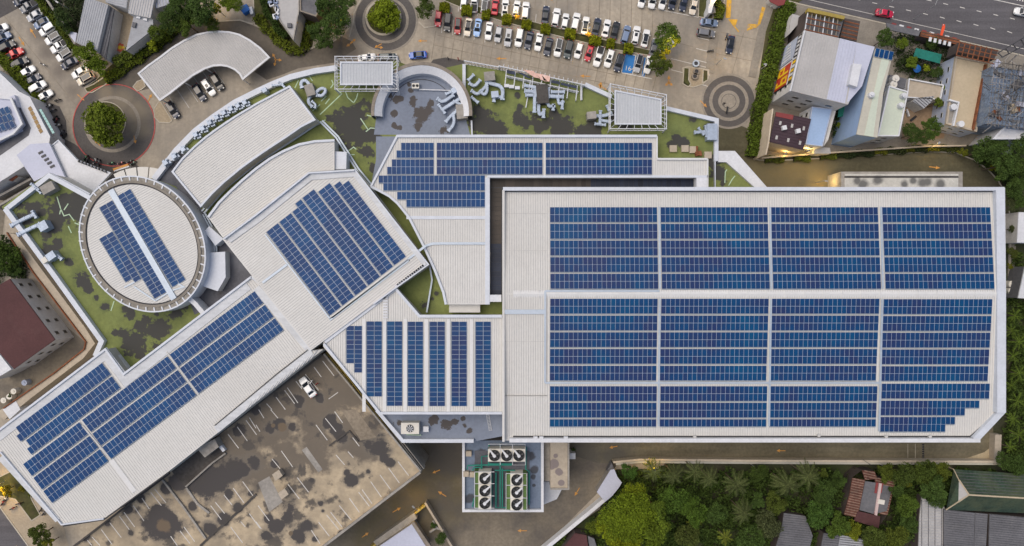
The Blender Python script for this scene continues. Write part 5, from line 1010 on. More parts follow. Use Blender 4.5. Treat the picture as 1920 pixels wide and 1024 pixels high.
building('tank_block', 'dark stair block carrying the two white tanks', 'building', [(1668,140),(1700,148),(1696,166),(1664,160)], 6.5, M['dark_sheet'], M['render'])
te = building('white_terrace', 'white stained roof terrace beside the tan courtyard', 'terrace', [(1702,148),(1768,160),(1762,188),(1698,184)], 3.5, M['beige_roof'], M['white_paint'], par=(.25,.5,M['white_paint']))
building('blue_shed', 'blue ribbed lean-to roof over the tan courtyard', 'shed', [(1716,184),(1752,180),(1745,192),(1732,204),(1712,190)], 4, M['grey_sheet'], M['render'], rib=RB((.7,.6), .6, 'dark_rib', .2))
tn = building('tan_roof_building', 'tall building with a plain tan flat roof and rusty street frame', 'building', [(1791,106),(1855,118),(1830,248),(1772,233)], 6.2, M['tan_roof'], M['blue_wall'], par=(.4,.35,M['beige_roof']), win=WIN((2,4.4), 2.8, (1.3,.7)))
MB().prism(PX([(1778,190),(1797,194),(1789,236),(1772,232)], 6.3), 6.2, 6.3).part('stair_well', M['concrete'], tn); MB().strip(PX([(1780,187),(1798,192),(1788,236)], 7.1), .35, 6.2, 7.1).part('low_wall', M['white_paint'], tn)
for u, v in ((1801,233),(1787,201)): MB().cyl(P(u,v,7), .75, 6.2, 7.4, 14).part('round_vent', M['white_paint'], tn)
MB().strip(PX([(1850,120),(1826,244)], 7), .3, 6.2, 7).part('rusty_rail', M['rust'], tn)
fr = thing('rusty_trellis', 'rusty brown roof frame at the street end of the tan roof', 'frame', P(1830,90,9)); mb = MB()
for k in range(7): mb.tube([P(1800+k*10,78+k*2.2,9.5),P(1793+k*10,104+k*2.2,11)], .14, 5)
for k in range(4): mb.tube([P(1800-k*2.3,80+k*8,9.6+k*.4),P(1872-k*2.3,96+k*8,9.6+k*.4)], .12, 5)
mb.part('lattice', M['rust'], fr); MB().prism(PX([(1802,78),(1872,94),(1864,112),(1796,98)], 8.5), 4, 8.5).part('awning', M['brown_wall'], fr)
M['net_blue'] = mat('blue_scaffold_net', (.17,.22,.30), .8, .35, .5, .4, 3, layers=[dict(col=(.42,.47,.52), ns=.5, amp=2.6, bias=1.4, soft=.3, op=.7), dict(col=(.06,.065,.08), ns=.7, amp=2.6, bias=1.4, soft=.2)])
M['pole_mix'] = mat('mixed_scaffold_pole', (.17,.16,.15), .7, .5, .4, .2, 2, isl=.7)
scf = building('scaffold_site', 'half built block wrapped in blue netting and grey scaffold poles', 'building site', [(1862,124),(1960,140),(1960,245),(1850,232)], 10, M['net_blue'], M['net_blue'])
mb = MB()
for k in range(16): u = 1858+k*6.6; mb.tube([P(u+8,112+k*1.2,11.2),P(u-6,236+k*.8,11.2)], .07, 4)
for k in range(13): v = 116+k*9.6; mb.tube([P(1864-k*1.2,v,11.4),P(1960,v+14,11.4)], .07, 4)
for k in range(150): u, v = RN.uniform(1855,1935), RN.uniform(108,238); mb.tube([P(u,v,RN.uniform(10,13)),P(u+RN.uniform(-20,20),v+RN.uniform(-16,16),RN.uniform(10,13.5))], RN.choice((.05,.07,.1)), 4)
sp_ = mb.part('scaffold_pole', M['pole_mix'], scf, 'stuff')
for k in range(14): u, v = RN.uniform(1858,1920), RN.uniform(118,228); MB().box(P(u,v,10.3), (RN.uniform(1,3),RN.uniform(.6,2),RN.uniform(.2,.8)), RN.random()*3).part('site_board', M[RN.choice(('lav_sheet','tan_roof','dark_sheet','rust'))], scf)
bg = thing('tower_lattice', 'dark lattice pylon arm crossing the road corner at upper right', 'pylon', P(1880,95,9)); mb = MB()
for a, b in (((1870,100),(1930,64)),((1878,108),(1930,80)),((1872,100),(1880,108)),((1886,92),(1892,100)),((1900,84),(1906,92)),((1914,74),(1920,84))): mb.tube([P(*a,9),P(*b,10)], .14, 5)
mb.part('lattice', M['alu'], bg)
building('white_apartment', 'white apartment roof edge at the right side above dark trees', 'building', [(1872,246),(1890,232),(1925,226),(1960,226),(1960,262),(1858,262)], 8, M['white_paint'], M['white_paint'], par=(.5,.5,M['white_paint']))
building('garden_hut', 'pale small roof among the dark trees at right', 'hut', [(1881,268),(1897,272),(1896,290),(1886,286)], 3, M['warm_sheet'], M['render'])
building('garden_hut', 'small beige box roof between scaffold and trees', 'hut', [(1838,215),(1860,219),(1857,234),(1836,230)], 7, M['beige_roof'], M['render'])
building('white_shed', 'white shed roof cut by the right edge, upper one', 'shed', [(1910,398),(1960,398),(1960,456),(1907,455)], 5, M['white_paint'], M['render'])
building('white_shed', 'white shed roof cut by the right edge beside the round tanks', 'shed', [(1922,500),(1960,500),(1960,562),(1909,559)], 5, M['white_paint'], M['dark_sheet'])
tg = thing('green_tarp_roof', 'green tarpaulin roof in the shophouse garden', 'canopy', P(1735,103,3)); M['tarp_green'] = mat('green_tarp', (.015,.16,.125), .7, .15, .5, .12, 2)
MB().prism(PX([(1718,90),(1766,102),(1762,119),(1713,106)], 3.2), 3, 3.2).part('cover', M['tarp_green'], tg)
for u, v in ((1718,90),(1766,102),(1762,119),(1713,106)): MB().cyl(P(u,v,3), .08, 0, 3, 6).part('post', M['alu'], tg)
t2 = thing('green_tarp_roof', 'small green tarpaulin over the narrow garden by the sky blue roof', 'canopy', P(1577,205,3)); MB().prism(PX([(1573,197),(1584,199),(1581,218),(1571,220)], 3.2), 3.0, 3.2).part('cover', M['tarp_green'], t2)
um = thing('blue_parasol', 'round blue parasol in the shophouse garden', 'parasol', P(1721,128,2)); q = P(1721,128,2.3)
MB().cyl(q, 1.0, 2.0, 2.6, 14, r2=.06).part('canopy', M['tarp_blue'], um); MB().cyl(q, .04, 0, 2.0, 6).part('pole', M['alu'], um)
bn = thing('red_banner', 'orange red feather banner leaning over the road', 'banner', P(1763,75,4)); M['banner'] = mat('orange_red_banner', (.75,.09,.03), .6, .08, .5)
MB().tube([P(1755,82,0),P(1769,46,7)], .08, 5).part('pole', M['white_paint'], bn); MB().prism(PX([(1763,66),(1768,45),(1772,46),(1772,52),(1767,67)], 6.5), 6.35, 6.5, bottom=True).part('cloth', M['banner'], bn)
st_ = thing('street_shelter', 'brown street shelter roof with plants behind it', 'shelter', P(1690,55,4)); MB().prism(PX([(1662,43),(1726,58),(1722,68),(1664,55)], 4), 3.7, 4).part('roof', M['dark_sheet'], st_)
ar = building('shop_sign_roof', 'reddish shop frame with white lettering along the pavement', 'roof', [(1728,58),(1800,74),(1797,84),(1726,68)], 4, M['rust'], M['brown_wall'], rib=RB((1,.23), .7, 'brown_wall', .2))
for k in range(5): MB().box(P(1744+k*9,74+k*2.2,4.3), (.6,1.0,.25), -.2).part('lettering', M['white_paint'], ar)
for k in range(9):
    o = MB().prism(PX([(1673+k*14.2,42.5+k*3.35),(1681+k*14.2,44.5+k*3.35),(1680+k*14.2,47.5+k*3.35),(1672+k*14.2,45.5+k*3.35)], .3), .06, .3).part('kerb_block', M['white_paint'] if k % 2 else M['red_sheet']); tag(o, f'{"white" if k % 2 else "red"} kerb block, {ORD[k+1]} from the left along the main road pavement', 'kerb block', 'painted kerb blocks')
# service corridor slab right of the roundabout
vs_ = building('vent_slab', 'mould stained white vent slab beside the service road', 'building', [(1577,322),(1805,322),(1805,362),(1577,362)], 7, M['concrete'], M['concrete'])
MB().prism(PX([(1584,333),(1797,333),(1797,362),(1584,362)], 7.1), 6.8, 7.06).part('slab', M['mould_slab'], vs_); MB().strip(PX([(1584,332),(1797,332)], 7.2), .3, 7, 7.2).part('gutter', M['dark_gap'], vs_); MB().strip(PX([(1584,328),(1797,328)], 7.2), .45, 7, 7.25).part('coping', M['mould_slab'], vs_)
for i, (pl, w, h, m, lb) in enumerate((([(1428,296),(1560,286),(1740,274),(1812,273)],.35,2,'beige_roof','long garden wall below the shophouses'), ([(1150,867),(1200,862),(1400,864),(1870,866)],.5,2.2,'cream_wall','inner cream perimeter wall behind the main hall'), ([(1155,870.5),(1200,866.5),(1400,868),(1870,870)],.5,1.8,'ochre_roof','outer cream perimeter wall behind the main hall'),
    ([(1870,872),(1872,815)],1.6,2,'beige_roof','short cream wall closing the rear lane at right'), ([(1133,938),(1085,978),(1010,1040)],.9,2.6,'white_paint','white boundary wall running down from the gate house'), ([(797,943),(850,1030)],.5,2.4,'beige_roof','pale wall going down right of the white gable roof'), ([(797,948),(693,1030)],.5,2.4,'yellow_steel_lit_wall','yellow lit wall above the white gable roof'))):  # last wall: its yellow is lamp light put into the colour
    o = MB().strip(PX(pl, h), w, 0, h).part('boundary_wall', M[m]); tag(o, lb, 'wall')
gh = building('gate_house', 'white sheet roof gate house at the bend of the rear lane', 'hut', [(1145,881),(1152,880),(1158,895),(1166,905),(1160,915),(1148,930),(1135,941),(1119,923)], 3.5, M['lav_sheet'], M['concrete'])
MB().prism(PX([(1147,868),(1152,880),(1145,882),(1138,884)], 2.5), 0, 2.5).part('booth', M['dark_sheet'], gh)
wg = building('white_gable_shed', 'white roofed shed with brown edge at the bottom centre', 'shed', [(703,1030),(772,983),(802,1030)], 5, M['lav_sheet'], M['concrete']); MB().strip(PX([(772,981),(806,1030)], 5), 1.2, 4, 4.9).part('brown_edge', M['brown_cap'], wg)
building('grey_lean_to', 'grey concrete strip roof above the white gable shed', 'roof', [(700,1016),(776,962),(782,972),(708,1025)], 3, M['concrete'], M['concrete'])
y_ = thing('branched_post', 'pale forked concrete post beside the lower pale wall', 'post', P(818,992,1)); mb = MB()
for a, b in (((818,990),(806,998)),((818,990),(812,976)),((818,990),(832,994))): mb.tube([P(*a,2),P(*b,2)], .3, 6)
mb.part('arm', M['concrete'], y_)
# lower right houses in the greenery
rh = thing('rusty_house', 'rust striped house with a grey middle and red stripe among trees', 'house', P(1635,940)); M['rust_sheet'] = mat('rusty_roof_sheet', (.115,.05,.036), .9, .35, .5, .3, 2, layers=[dict(col=(.26,.2,.16), ns=.5, amp=2.4, bias=1.6, soft=.3)]); M['rust_light'] = mat('pale_rust_rib', (.25,.165,.125), .9, .3, .5, .2, 2)
full = ccw(PX([(1598,896),(1616,882),(1640,884),(1641,896),(1680,900),(1664,965),(1647,990),(1601,976),(1582,965),(1592,930)], 4))
MB().prism(full, 0, 3.9, top=False).part('wall', M['brown_wall'], rh)
for pts, m in (([(1598,896),(1622,900),(1610,960),(1605,970),(1582,965),(1592,930)],'rust_sheet'), ([(1616,882),(1640,884),(1645,898),(1622,900)],'rust_sheet'), ([(1640,896),(1680,900),(1664,966),(1650,964)],'rust_sheet'), ([(1608,958),(1650,968),(1647,990),(1601,976)],'maroon'), ([(1622,902),(1648,906),(1640,964),(1611,956)],'dark_sheet'), ([(1651,908),(1672,913),(1662,958),(1645,962)],'dark_sheet'), ([(1647,905),(1652,906),(1643,966),(1638,964)],'pale_line')):
    M.setdefault('pale_line', mat('pale_pink_ridge', (.55,.42,.40), .8)); z1 = 4 if m == 'rust_sheet' else (4.15 if m != 'pale_line' else 4.4); p = PX(pts, 4); MB().prism(p, 3.8, z1).part('roof', M[m], rh)
    if m == 'rust_sheet': ribs(rh, ccw(p), (1,.22), .62, M['rust_light'], z1, .22, .08, .1)
for pl in ([(1645,905),(1642,925)], [(1654,906),(1651,924)], [(1646,945),(1641,965)]): MB().strip(PX(pl, 4.3), .55, 4.1, 4.32).part('red_stripe', M['red_sheet'], rh)
MB().box(P(1652,941,4.4), (1.6,1.1,.3), -.2).part('skylight', M['cream'], rh)
for pts, lb, m in (([(1470,962),(1510,968),(1524,1005),(1516,1035),(1452,1035),(1466,990)],'mottled grey asbestos roof below the palms','dark_sheet'), ([(1545,1000),(1575,1003),(1570,1035),(1538,1035)],'dark old roof between two bushes at the bottom','dark_sheet'), ([(1576,1003),(1620,1012),(1618,1035),(1570,1035)],'grey old roof with a white sheet at the bottom','grey_sheet'), ([(1770,955),(1828,962),(1825,1040),(1770,1040)],'dark grey tiled roof left of the lower right ridge','dark_sheet'), ([(1829,962),(1852,964),(1848,1040),(1826,1040)],'narrow dark roof strip between the lower right roofs','dark_sheet'), ([(1856,964),(1960,974),(1960,1040),(1854,1040)],'large purple grey roof in the lower right corner','dark_sheet')):
    hb = building('old_house', lb, 'house', pts, 4.5, M[m], M['brown_wall'], rib=RB((1,.1), .55, 'dark_rib', .16))
M['pale_tile'] = mat('pale_tile_roof', (.40,.39,.38), .85, .15, .3, .15, 2.5, layers=[dict(col=(.2,.2,.2), ns=.4, amp=2.2, bias=1.6, soft=.3)])
pt = building('pale_tile_house', 'pale grey tiled roof beside the green net canopy', 'house', [(1729,930),(1742,942),(1768,940),(1772,958),(1770,1040),(1722,1040),(1724,970)], 4, M['pale_tile'], M['brown_wall'], rib=RB((1,.05), .7, 'grey_sheet', .12)); ribs(pt, ccw(PX([(1729,930),(1742,942),(1768,940),(1772,958),(1770,1040),(1722,1040),(1724,970)], 4)), (0,1), 1.6, M['dark_rib'], 4, .16, .1, .1)
M['green_net'] = mat('dark_green_net', (.035,.06,.042), .85, .3, .25, .3, 2, layers=[dict(col=(.085,.10,.055), ns=.16, amp=4, bias=1.2, soft=.5, op=.8), dict(col=(.02,.03,.024), ns=.4, amp=5, bias=1.7, soft=.3, op=.7)])
gn = thing('green_net_canopy', 'dark green net hip canopy with tan ridge in the lower right', 'canopy', P(1840,920)); zb_, zt_ = 4.5, 8.0
A, B, Cc, D = P(1788,880,zb_), P(1985,893,zb_), P(1985,965,zb_), P(1774,956,zb_); R0, R1 = P(1817,928,zt_), P(1985,938,zt_); N0, N1 = P(1798,900,6.6), P(1797,941,6.6)
MB().add([A,B,R1,R0], [(3,2,1,0)]).add([D,Cc,R1,R0], [(0,1,2,3)]).add([A,N0,N1,D], [(0,1,2,3)[::-1]]).part('net', M['green_net'], gn); MB().add([N0,R0,N1], [(0,1,2)[::-1]]).part('gable', M['warm_sheet'], gn)
mb = MB(); mb.tube([R0,R1], .22, 5); mb.tube([N0,R0,N1], .2, 5); mb.tube([A,N0], .12, 5); mb.tube([D,N1], .15, 5); mb.part('ridge_pole', M['tan_roof'], gn)
for i in range(1, 8): 
    f = i/8; MB().tube([A.lerp(R0,f)+Vector((0,0,.06)),B.lerp(R1,f)+Vector((0,0,.06))], .05, 4).part('net_seam', M['dark_sheet'], gn)
for q in (A,B,Cc,D): MB().cyl(q, .12, 0, zb_, 6).part('post', M['tan_roof'], gn)
building('maroon_shed', 'dark red shed roof at the bottom edge left of the lime trees', 'shed', [(1078,1000),(1100,1004),(1104,1035),(1050,1035)], 4, M['maroon'], M['brown_wall'])
building('grey_shed', 'grey green sheet roof beside the dark red shed', 'shed', [(1102,1005),(1114,1010),(1122,1035),(1106,1035)], 3.5, M['dark_sheet'], M['brown_wall'])
# ------------------------------------------------------------------ vegetation
def leafmat(name):
    m = mat(name, (1,1,1), .75, .30, .45, .22, 3.0, spec=.12, objcol=True, isl=.42)
    nt = m.node_tree; b = nt.nodes['Principled BSDF']
    if 'Transmission Weight' in b.inputs: pass
    return m
M['leaf'] = leafmat('leaf'); M['bark'] = mat('bark', (.12,.09,.065), .95, .3, 1, .2, 4)
def leaf(vs, fs, c, s, rg, up=.55, asp=.55):
    n = Vector((rg.gauss(0,1), rg.gauss(0,1), rg.gauss(0,1)*.8+up*2)).normalized(); t = n.orthogonal().normalized(); t.rotate(Matrix.Rotation(rg.random()*6.283, 3, n)); w = n.cross(t)
    o = len(vs); vs += [c-t*s, c-w*(s*asp)-n*(s*.15), c+t*s, c+w*(s*asp)-n*(s*.15)]; fs.append((o,o+1,o+2,o+3))
def crown_mesh(seed, nl, nc, ls, flat=.72, hollow=.55):
    rg = random.Random(seed); cl = []
    for i in range(nc):
        a = rg.random()*6.283; z = rg.random()**.8; r = math.sqrt(max(0, 1-z*z))*rg.uniform(.45,.86) if i > 3 else rg.uniform(0,.4)
        cl.append((Vector((r*math.cos(a), r*math.sin(a), z*flat*rg.uniform(.5,.95))), rg.uniform(.15,.34)))
    vs, fs = [], []
    for i in range(nl):
        c, r = cl[int(rg.random()**.9*nc)]
        d = Vector((rg.gauss(0,1), rg.gauss(0,1), rg.gauss(0,1)+.35)).normalized()*(r*rg.uniform(hollow,1.0)); d.z *= .8
        leaf(vs, fs, c+d, ls*rg.uniform(.6,1.3), rg)
    me = bpy.data.meshes.new('crown'); me.from_pydata([tuple(v) for v in vs], [], fs); me.materials.append(M['leaf']); return me
def frond_mesh(seed, n, droop=.55, lw=.06, nl=11):
    rg = random.Random(seed); vs, fs = [], []
    for i in range(n):
        a = 6.283*i/n+rg.uniform(-.15,.15); L_ = rg.uniform(.8,1.05); up = rg.uniform(.05,.5); pr = None
        dx, dy = math.cos(a), math.sin(a); bend = rg.uniform(-.25,.25); pts = []
        for k in range(nl+1):
            f = k/nl; aa = a+bend*f; r = L_*f*(1-.12*f); pts.append(Vector((r*math.cos(aa), r*math.sin(aa), up*f*1.2-droop*f*f)))
        for k in range(nl):
            p, q = pts[k], pts[k+1]; t = (q-p).normalized(); s = Vector((-t.y, t.x, 0)).normalized(); f = (k+.5)/nl; ll = .20*math.sin(3.1416*min(1,.15+f*.8))*L_
            for sd in (-1, 1):
                for h in (0, .5):
                    b0 = p.lerp(q, h); tip = b0+s*(sd*ll*.8)+t*(ll*.95)+Vector((0,0,-ll*.5)); o = len(vs)
                    vs += [b0-t*.012, b0+t*.016, tip]; fs.append((o,o+1,o+2))
            o = len(vs); vs += [p-s*.016+Vector((0,0,.006)), p+s*.016+Vector((0,0,.006)), q+s*.011+Vector((0,0,.006)), q-s*.011+Vector((0,0,.006))]; fs.append((o,o+1,o+2,o+3))
    me = bpy.data.meshes.new('fronds'); me.from_pydata([tuple(v) for v in vs], [], fs); me.materials.append(M['leaf']); return me
CROWN = [crown_mesh(3,4200,34,.052), crown_mesh(8,4200,26,.055), crown_mesh(15,3600,44,.05), crown_mesh(21,4200,18,.058), crown_mesh(33,1500,14,.085)]
BIG = crown_mesh(55, 15000, 90, .034, .5, .5)
PALM = [frond_mesh(2,15), frond_mesh(5,17,.7), frond_mesh(9,12,.4)]; BANANA = frond_mesh(12, 9, .35, nl=6)
def trunk_mesh(name, limbs=5, seed=1):
    rg = random.Random(seed); b = MB(); b.tube([(0,0,0),(.01,.0,.3),(-.01,.01,.62)], .045, 7, 0, .028)
    for i in range(limbs): a = 6.283*i/limbs+rg.uniform(-.3,.3); b.tube([(0,0,.42+.03*i),(.14*math.cos(a),.14*math.sin(a),.66),(.3*math.cos(a),.3*math.sin(a),.86)], .02, 5, 0, .007)
    return b.mesh(name, M['bark'])
TRUNK = trunk_mesh('trunk'); PTRUNK = MB().tube([(0,0,0),(.02,0,.4),(.01,.01,.8),(0,0,1)], .03, 7, 0, .02).mesh('trunk', M['bark'])
DG, MG, LG, YG_LIT, OG = (.044,.074,.016), (.095,.135,.013), (.15,.18,.012), (.21,.20,.012), (.06,.072,.028)  # the yellow tone has lamp glow mixed into the leaf colour
def tree(u, v, r, h, k, col, label, name='tree', cat='tree', group=None, big=False):
    if v > 860 and u > 1390 and not big: r *= 1.12
    r *= 1.06; col = tuple(c*1.18 for c in col); R_ = r*(H-h*.75)/F; q = P(u, v, h*.75); rz = RN.random()*6.283
    t = thing(name, label, cat, (q.x, q.y, 0), 0, group)
    tk = link('trunk', TRUNK, t, None, (0,0,0), rz, (max(R_*1.0,1.2), max(R_*1.0,1.2), h*.95))
    zc = h-R_*.72*.85 if not big else h-R_*.42
    c = link('crown', BIG if big else CROWN[k % 5], t, None, (0,0,max(.2,zc)), rz, (R_,R_*RN.uniform(.92,1.08),R_*RN.uniform(.85,1.0))); c.color = (*col,1)
    return t
def palm(u, v, r, h, k, col, label, name='palm_tree', cat='palm tree', mesh=None):
    R_ = r*(H-h)/F; q = P(u, v, h); t = thing(name, label, cat, (q.x, q.y, 0))
    link('trunk', PTRUNK, t, None, (0,0,0), RN.random()*6, (5 if mesh is None else 4, 5 if mesh is None else 4, h))
    c = link('fronds', mesh or PALM[k % 3], t, None, (0,0,h), RN.random()*6.28, (R_,R_,R_)); c.color = (*col,1); return t
def hedge(pl, w, h, col, label, dens=26, ls=.26, name='hedge', cat='hedge', z0=0.0, closed=False):
    """clipped hedge along a polyline: solid dark core inside, a shell of leaves outside"""
    pts = PX(pl, h); c = pts[0]; t = thing(name, label, cat, (c.x, c.y, 0)); vs, fs = [], []; rg = random.Random(len(label)*7+len(pl)+int(c.x))
    for i in range(len(pts)-1):
        a, b = pts[i], pts[i+1]; e = b-a; L_ = e.length; e.normalize(); n = Vector((-e.y, e.x, 0))
        for j in range(int(L_*(w+1.2*h)*dens)):
            s = rg.uniform(-.5,.5)*w*1.1; f = rg.random()*L_; edge = abs(s) > w*.42
            p = a+e*f+n*(s+.25*math.sin(f*1.3+i)); z = (rg.uniform(.1,1)*h if edge else h*rg.uniform(.8,1.08)+.18*math.sin(f*2.1))
            leaf(vs, fs, Vector((p.x-c.x, p.y-c.y, z0+z)), ls*rg.uniform(.6,1.3), rg)
    me = bpy.data.meshes.new('foliage'); me.from_pydata([tuple(v) for v in vs], [], fs); me.materials.append(M['leaf'])
    o = link('foliage', me, t); o.color = (*col,1)
    MB().strip([Vector((p.x,p.y,0)) for p in pts], w*.8, .02, h*.7).part('hedge_core', M['core_dark'], t)  # solid dark core added inside the leaf shell, not single stems
    return t
M['core_dark'] = mat('dark_hedge_core', (.03,.03,.012), .95, .3, 1)
def scatter(name, poly, n, z0, z1, ls, col, seed, kind='stuff'):
    p = [(q.x,q.y) for q in PX(poly)]; rg = random.Random(seed); x0, x1 = min(a for a,b in p), max(a for a,b in p); y0, y1 = min(b for a,b in p), max(b for a,b in p); vs, fs = [], []
    def inside(x, y):
        c = False
        for i in range(len(p)):
            (xa,ya),(xb,yb) = p[i-1], p[i]
            if (ya > y) != (yb > y) and x < (xb-xa)*(y-ya)/(yb-ya)+xa: c = not c
        return c
    cl = []
    while len(cl) < n//40:
        x, y = rg.uniform(x0,x1), rg.uniform(y0,y1)
        if inside(x,y): cl.append((x,y,rg.uniform(z0,z1),rg.uniform(.6,1.9)))
    for i in range(n):
        x, y, z, r = cl[i % len(cl)]; d = Vector((rg.gauss(0,1), rg.gauss(0,1), abs(rg.gauss(0,1)))).normalized()*r*rg.uniform(.5,1)
        leaf(vs, fs, Vector((x+d.x, y+d.y, max(.05, z*.6+d.z*.8))), ls*rg.uniform(.6,1.3), rg)
    me = bpy.data.meshes.new(name); me.from_pydata([tuple(v) for v in vs], [], fs); me.materials.append(M['leaf']); o = link(name, me, None, kind); o.color = (*col,1); return o
# undergrowth nobody could count
scatter('undergrowth', [(1155,885),(1400,880),(1870,880),(1870,900),(1780,900),(1770,950),(1730,935),(1720,1040),(1090,1040),(1030,1030),(1090,985),(1140,945)], 46000, .3, 3.4, .34, (.046,.074,.015), 1)
scatter('undergrowth', [(1820,300),(1855,315),(1880,345),(1896,380),(1898,520),(1886,570),(1886,760),(1878,880),(1960,890),(1960,575),(1906,565),(1906,250),(1850,262)], 22000, .2, 2.6, .34, (.048,.075,.015), 2)
scatter('undergrowth', [(-20,440),(30,445),(60,520),(20,525),(-20,545)], 3000, .2, 2, .3, (.03,.05,.015), 3)
scatter('grass_tufts', [(84,-4),(120,40),(140,80),(152,40),(158,-10)], 3500, .1, 1.8, .26, (.035,.05,.018), 4)
scatter('undergrowth', [(1641,75),(1722,68),(1800,90),(1790,110),(1770,160),(1740,150),(1704,146),(1680,138),(1676,100)], 5000, .2, 1.6, .24, (.032,.052,.016), 5)
scatter('undergrowth', [(1566,210),(1585,198),(1606,175),(1600,220),(1588,254),(1556,262)], 2500, .2, 1.8, .24, (.03,.055,.016), 6)
# car park and roundabout trees
tree(196,227,46,9,0,(.095,.125,.012),'large round tree on the red kerbed roundabout')
tree(718,29,37,4,0,(.125,.165,.010),'bright green clipped tree on the middle roundabout')
tree(628,46,32,9,2,DG,'tall dark tree left of the middle roundabout'); tree(606,76,22,7,1,DG,'lower dark tree beside the kerb corner by the middle roundabout'); tree(645,12,22,8,3,DG,'dark tree at the top edge above the middle roundabout')
tree(643,40,9,4,4,YG_LIT,'small yellow lit shrub tree under the tall dark tree'); tree(797,20,20,7,2,(.05,.075,.014),'narrow olive tree at the start of the parking median'); tree(798,-4,16,7,0,(.045,.07,.014),'olive tree top cut by the upper edge beside the parking median')
tree(168,108,27,7,1,MG,'bushy tree overhanging the white cars of the left car park'); tree(186,125,18,6,3,MG,'smaller bushy tree at the end of the left parking row'); tree(150,98,14,6,2,MG,'small crown beside the grey shed end')
tree(380,22,36,10,0,DG,'large dark tree at the top left behind the carport'); tree(345,8,26,9,1,DG,'dark tree at the top edge left of the large dark tree'); tree(318,42,24,8,2,(.04,.065,.014),'mid green tree beside the triangular roof'); tree(410,20,13,5,4,YG_LIT,'yellow lit crown right of the large dark tree'); tree(308,56,11,4,4,(.13,.14,.012),'yellow green shrub on the lawn edge by the triangular roof')
tree(285,85,14,4,4,LG,'light shrub clump on the verge above the carport'); tree(440,8,18,7,2,MG,'small green tree near the blue tarpaulin')
tree(1252,68,29,8,0,(.055,.09,.014),'dark round tree above the lit shrubs at the row end'); tree(1236,122,24,7,1,(.05,.07,.012),'olive round tree covering the last white car'); tree(1246,98,13,6,4,YG_LIT,'yellow lit foliage between the two round trees'); tree(1240,108,9,6.5,4,(.2,.19,.012),'brightest yellow lit shrub top beside the parking lamp'); tree(1265,80,12,7,4,(.13,.15,.012),'lime lit branch below the dark round tree')  # yellow and lime crowns carry the lamp's glow in their colour
for k, (u, v, w_) in enumerate(((833,14,21),(875,19,22),(911,27,17),(950,36,19),(987,46,20),(1023,54,20),(1069,63,22),(1116,76,25),(1145,82,17),(1179,91,20))):
    hedge([(u-w_/2+1,v-1),(u+w_/2-1,v+1)], 2.3, 1.6, (.16,.18,.008), f'clipped square bush, {ORD[k+1]} from the left along the parking median', 60, .2, 'clipped_bush', 'bush')
for u, v, lb in ((969,33,'orange lit flowering shrub in the middle of the median'),(1104,65,'orange lit flowering shrub behind the white car with dark roof')): tree(u,v,7,2.2,4,(.50,.30,.03),lb,'flowering_shrub','shrub')  # glow of the garden lamps is put into the orange leaf colour
hedge([(1483,4),(1466,45),(1454,100),(1440,155),(1428,205),(1420,250),(1418,292)], 3.4, 2.6, (.07,.105,.012), 'tall hedge running down beside the billboard building', 20, .3)
hedge([(68,-6),(100,40),(136,88)], 2.0, 1.5, (.08,.105,.012), 'hedge behind the white cars of the left car park', 26); hedge([(-6,105),(20,125),(45,160),(70,196)], 3.0, 1.6, (.10,.13,.012), 'hedge between the left cars and the white tower', 24)
hedge([(196,150),(240,118),(296,78),(330,50)], 2.6, 1.3, (.10,.13,.012), 'hedge along the curving kerb above the carport', 24); hedge([(215,120),(262,82),(300,60)], 3.0, 2, (.075,.10,.014), 'looser hedge behind the kerb hedge above the carport', 20)
hedge([(478,30),(505,58),(530,82),(549,94),(566,90),(578,60),(590,20)], 2.4, 1.4, (.10,.125,.012), 'V shaped hedge around the pale concrete roof wedge', 24); hedge([(488,-4),(508,36),(534,70)], 1.6, 2.2, (.035,.06,.012), 'dark inner hedge on the left side of the pale roof wedge', 24)
for k, (pl, c_) in enumerate((([(1436,300),(1472,297)],(.08,.10,.015)), ([(1490,297),(1520,296)],(.07,.095,.013)), ([(1540,294),(1568,291)],(.08,.1,.014)), ([(1568,291),(1640,286)],(.022,.035,.012)), ([(1640,285),(1664,283)],(.12,.125,.012)), ([(1664,283),(1700,281)],(.03,.042,.012)), ([(1700,281),(1716,280)],(.1,.11,.012)), ([(1716,280),(1740,279)],(.026,.038,.012)), ([(1740,279),(1762,278)],(.13,.13,.012)), ([(1762,278),(1800,279)],(.05,.06,.012)))):
    hedge(pl, 1.5, 1.2, c_, f'low hedge block, {ORD[k+1]} from the left along the garden wall of the service road', 36, .2)
tree(1807,285,13,3,4,(.10,.11,.012),'yellow green shrub at the corner of the service road'); tree(1862,314,10,3,4,(.13,.13,.012),'yellow shrub beside the curved kerb at right')
hedge([(1335,-2),(1352,8),(1350,34)], 2.0, 1.4, (.08,.105,.012), 'hedge around the lawn by the white sculpture', 26)
for (u, v, r, h, i, c_, lb) in ((352,46,24,7,3,(.06,.09,.014),'middle tree of the grove above the carport road'),(294,62,19,6,0,(.07,.10,.014),'tree at the lower left of the grove above the carport'),(398,46,18,6,2,(.07,.10,.014),'tree beside the kerb at the right of the grove'),(428,2,20,7,1,MG,'tree at the top edge right of the yellow lit crown'),(330,22,20,8,2,DG,'dark tree filling the middle of the grove at the top'),(612,14,26,9,0,DG,'dark tree at the top edge beside the pale roof wedge'),(590,62,18,7,3,DG,'dark tree between the pale roof wedge and the middle roundabout'),(118,30,20,6,3,(.045,.07,.02),'dark garden tree behind the boundary wall at upper left'),(128,56,12,4,1,(.05,.08,.02),'small garden bush behind the boundary wall at upper left')): tree(u,v,r,h,i,c_,lb)
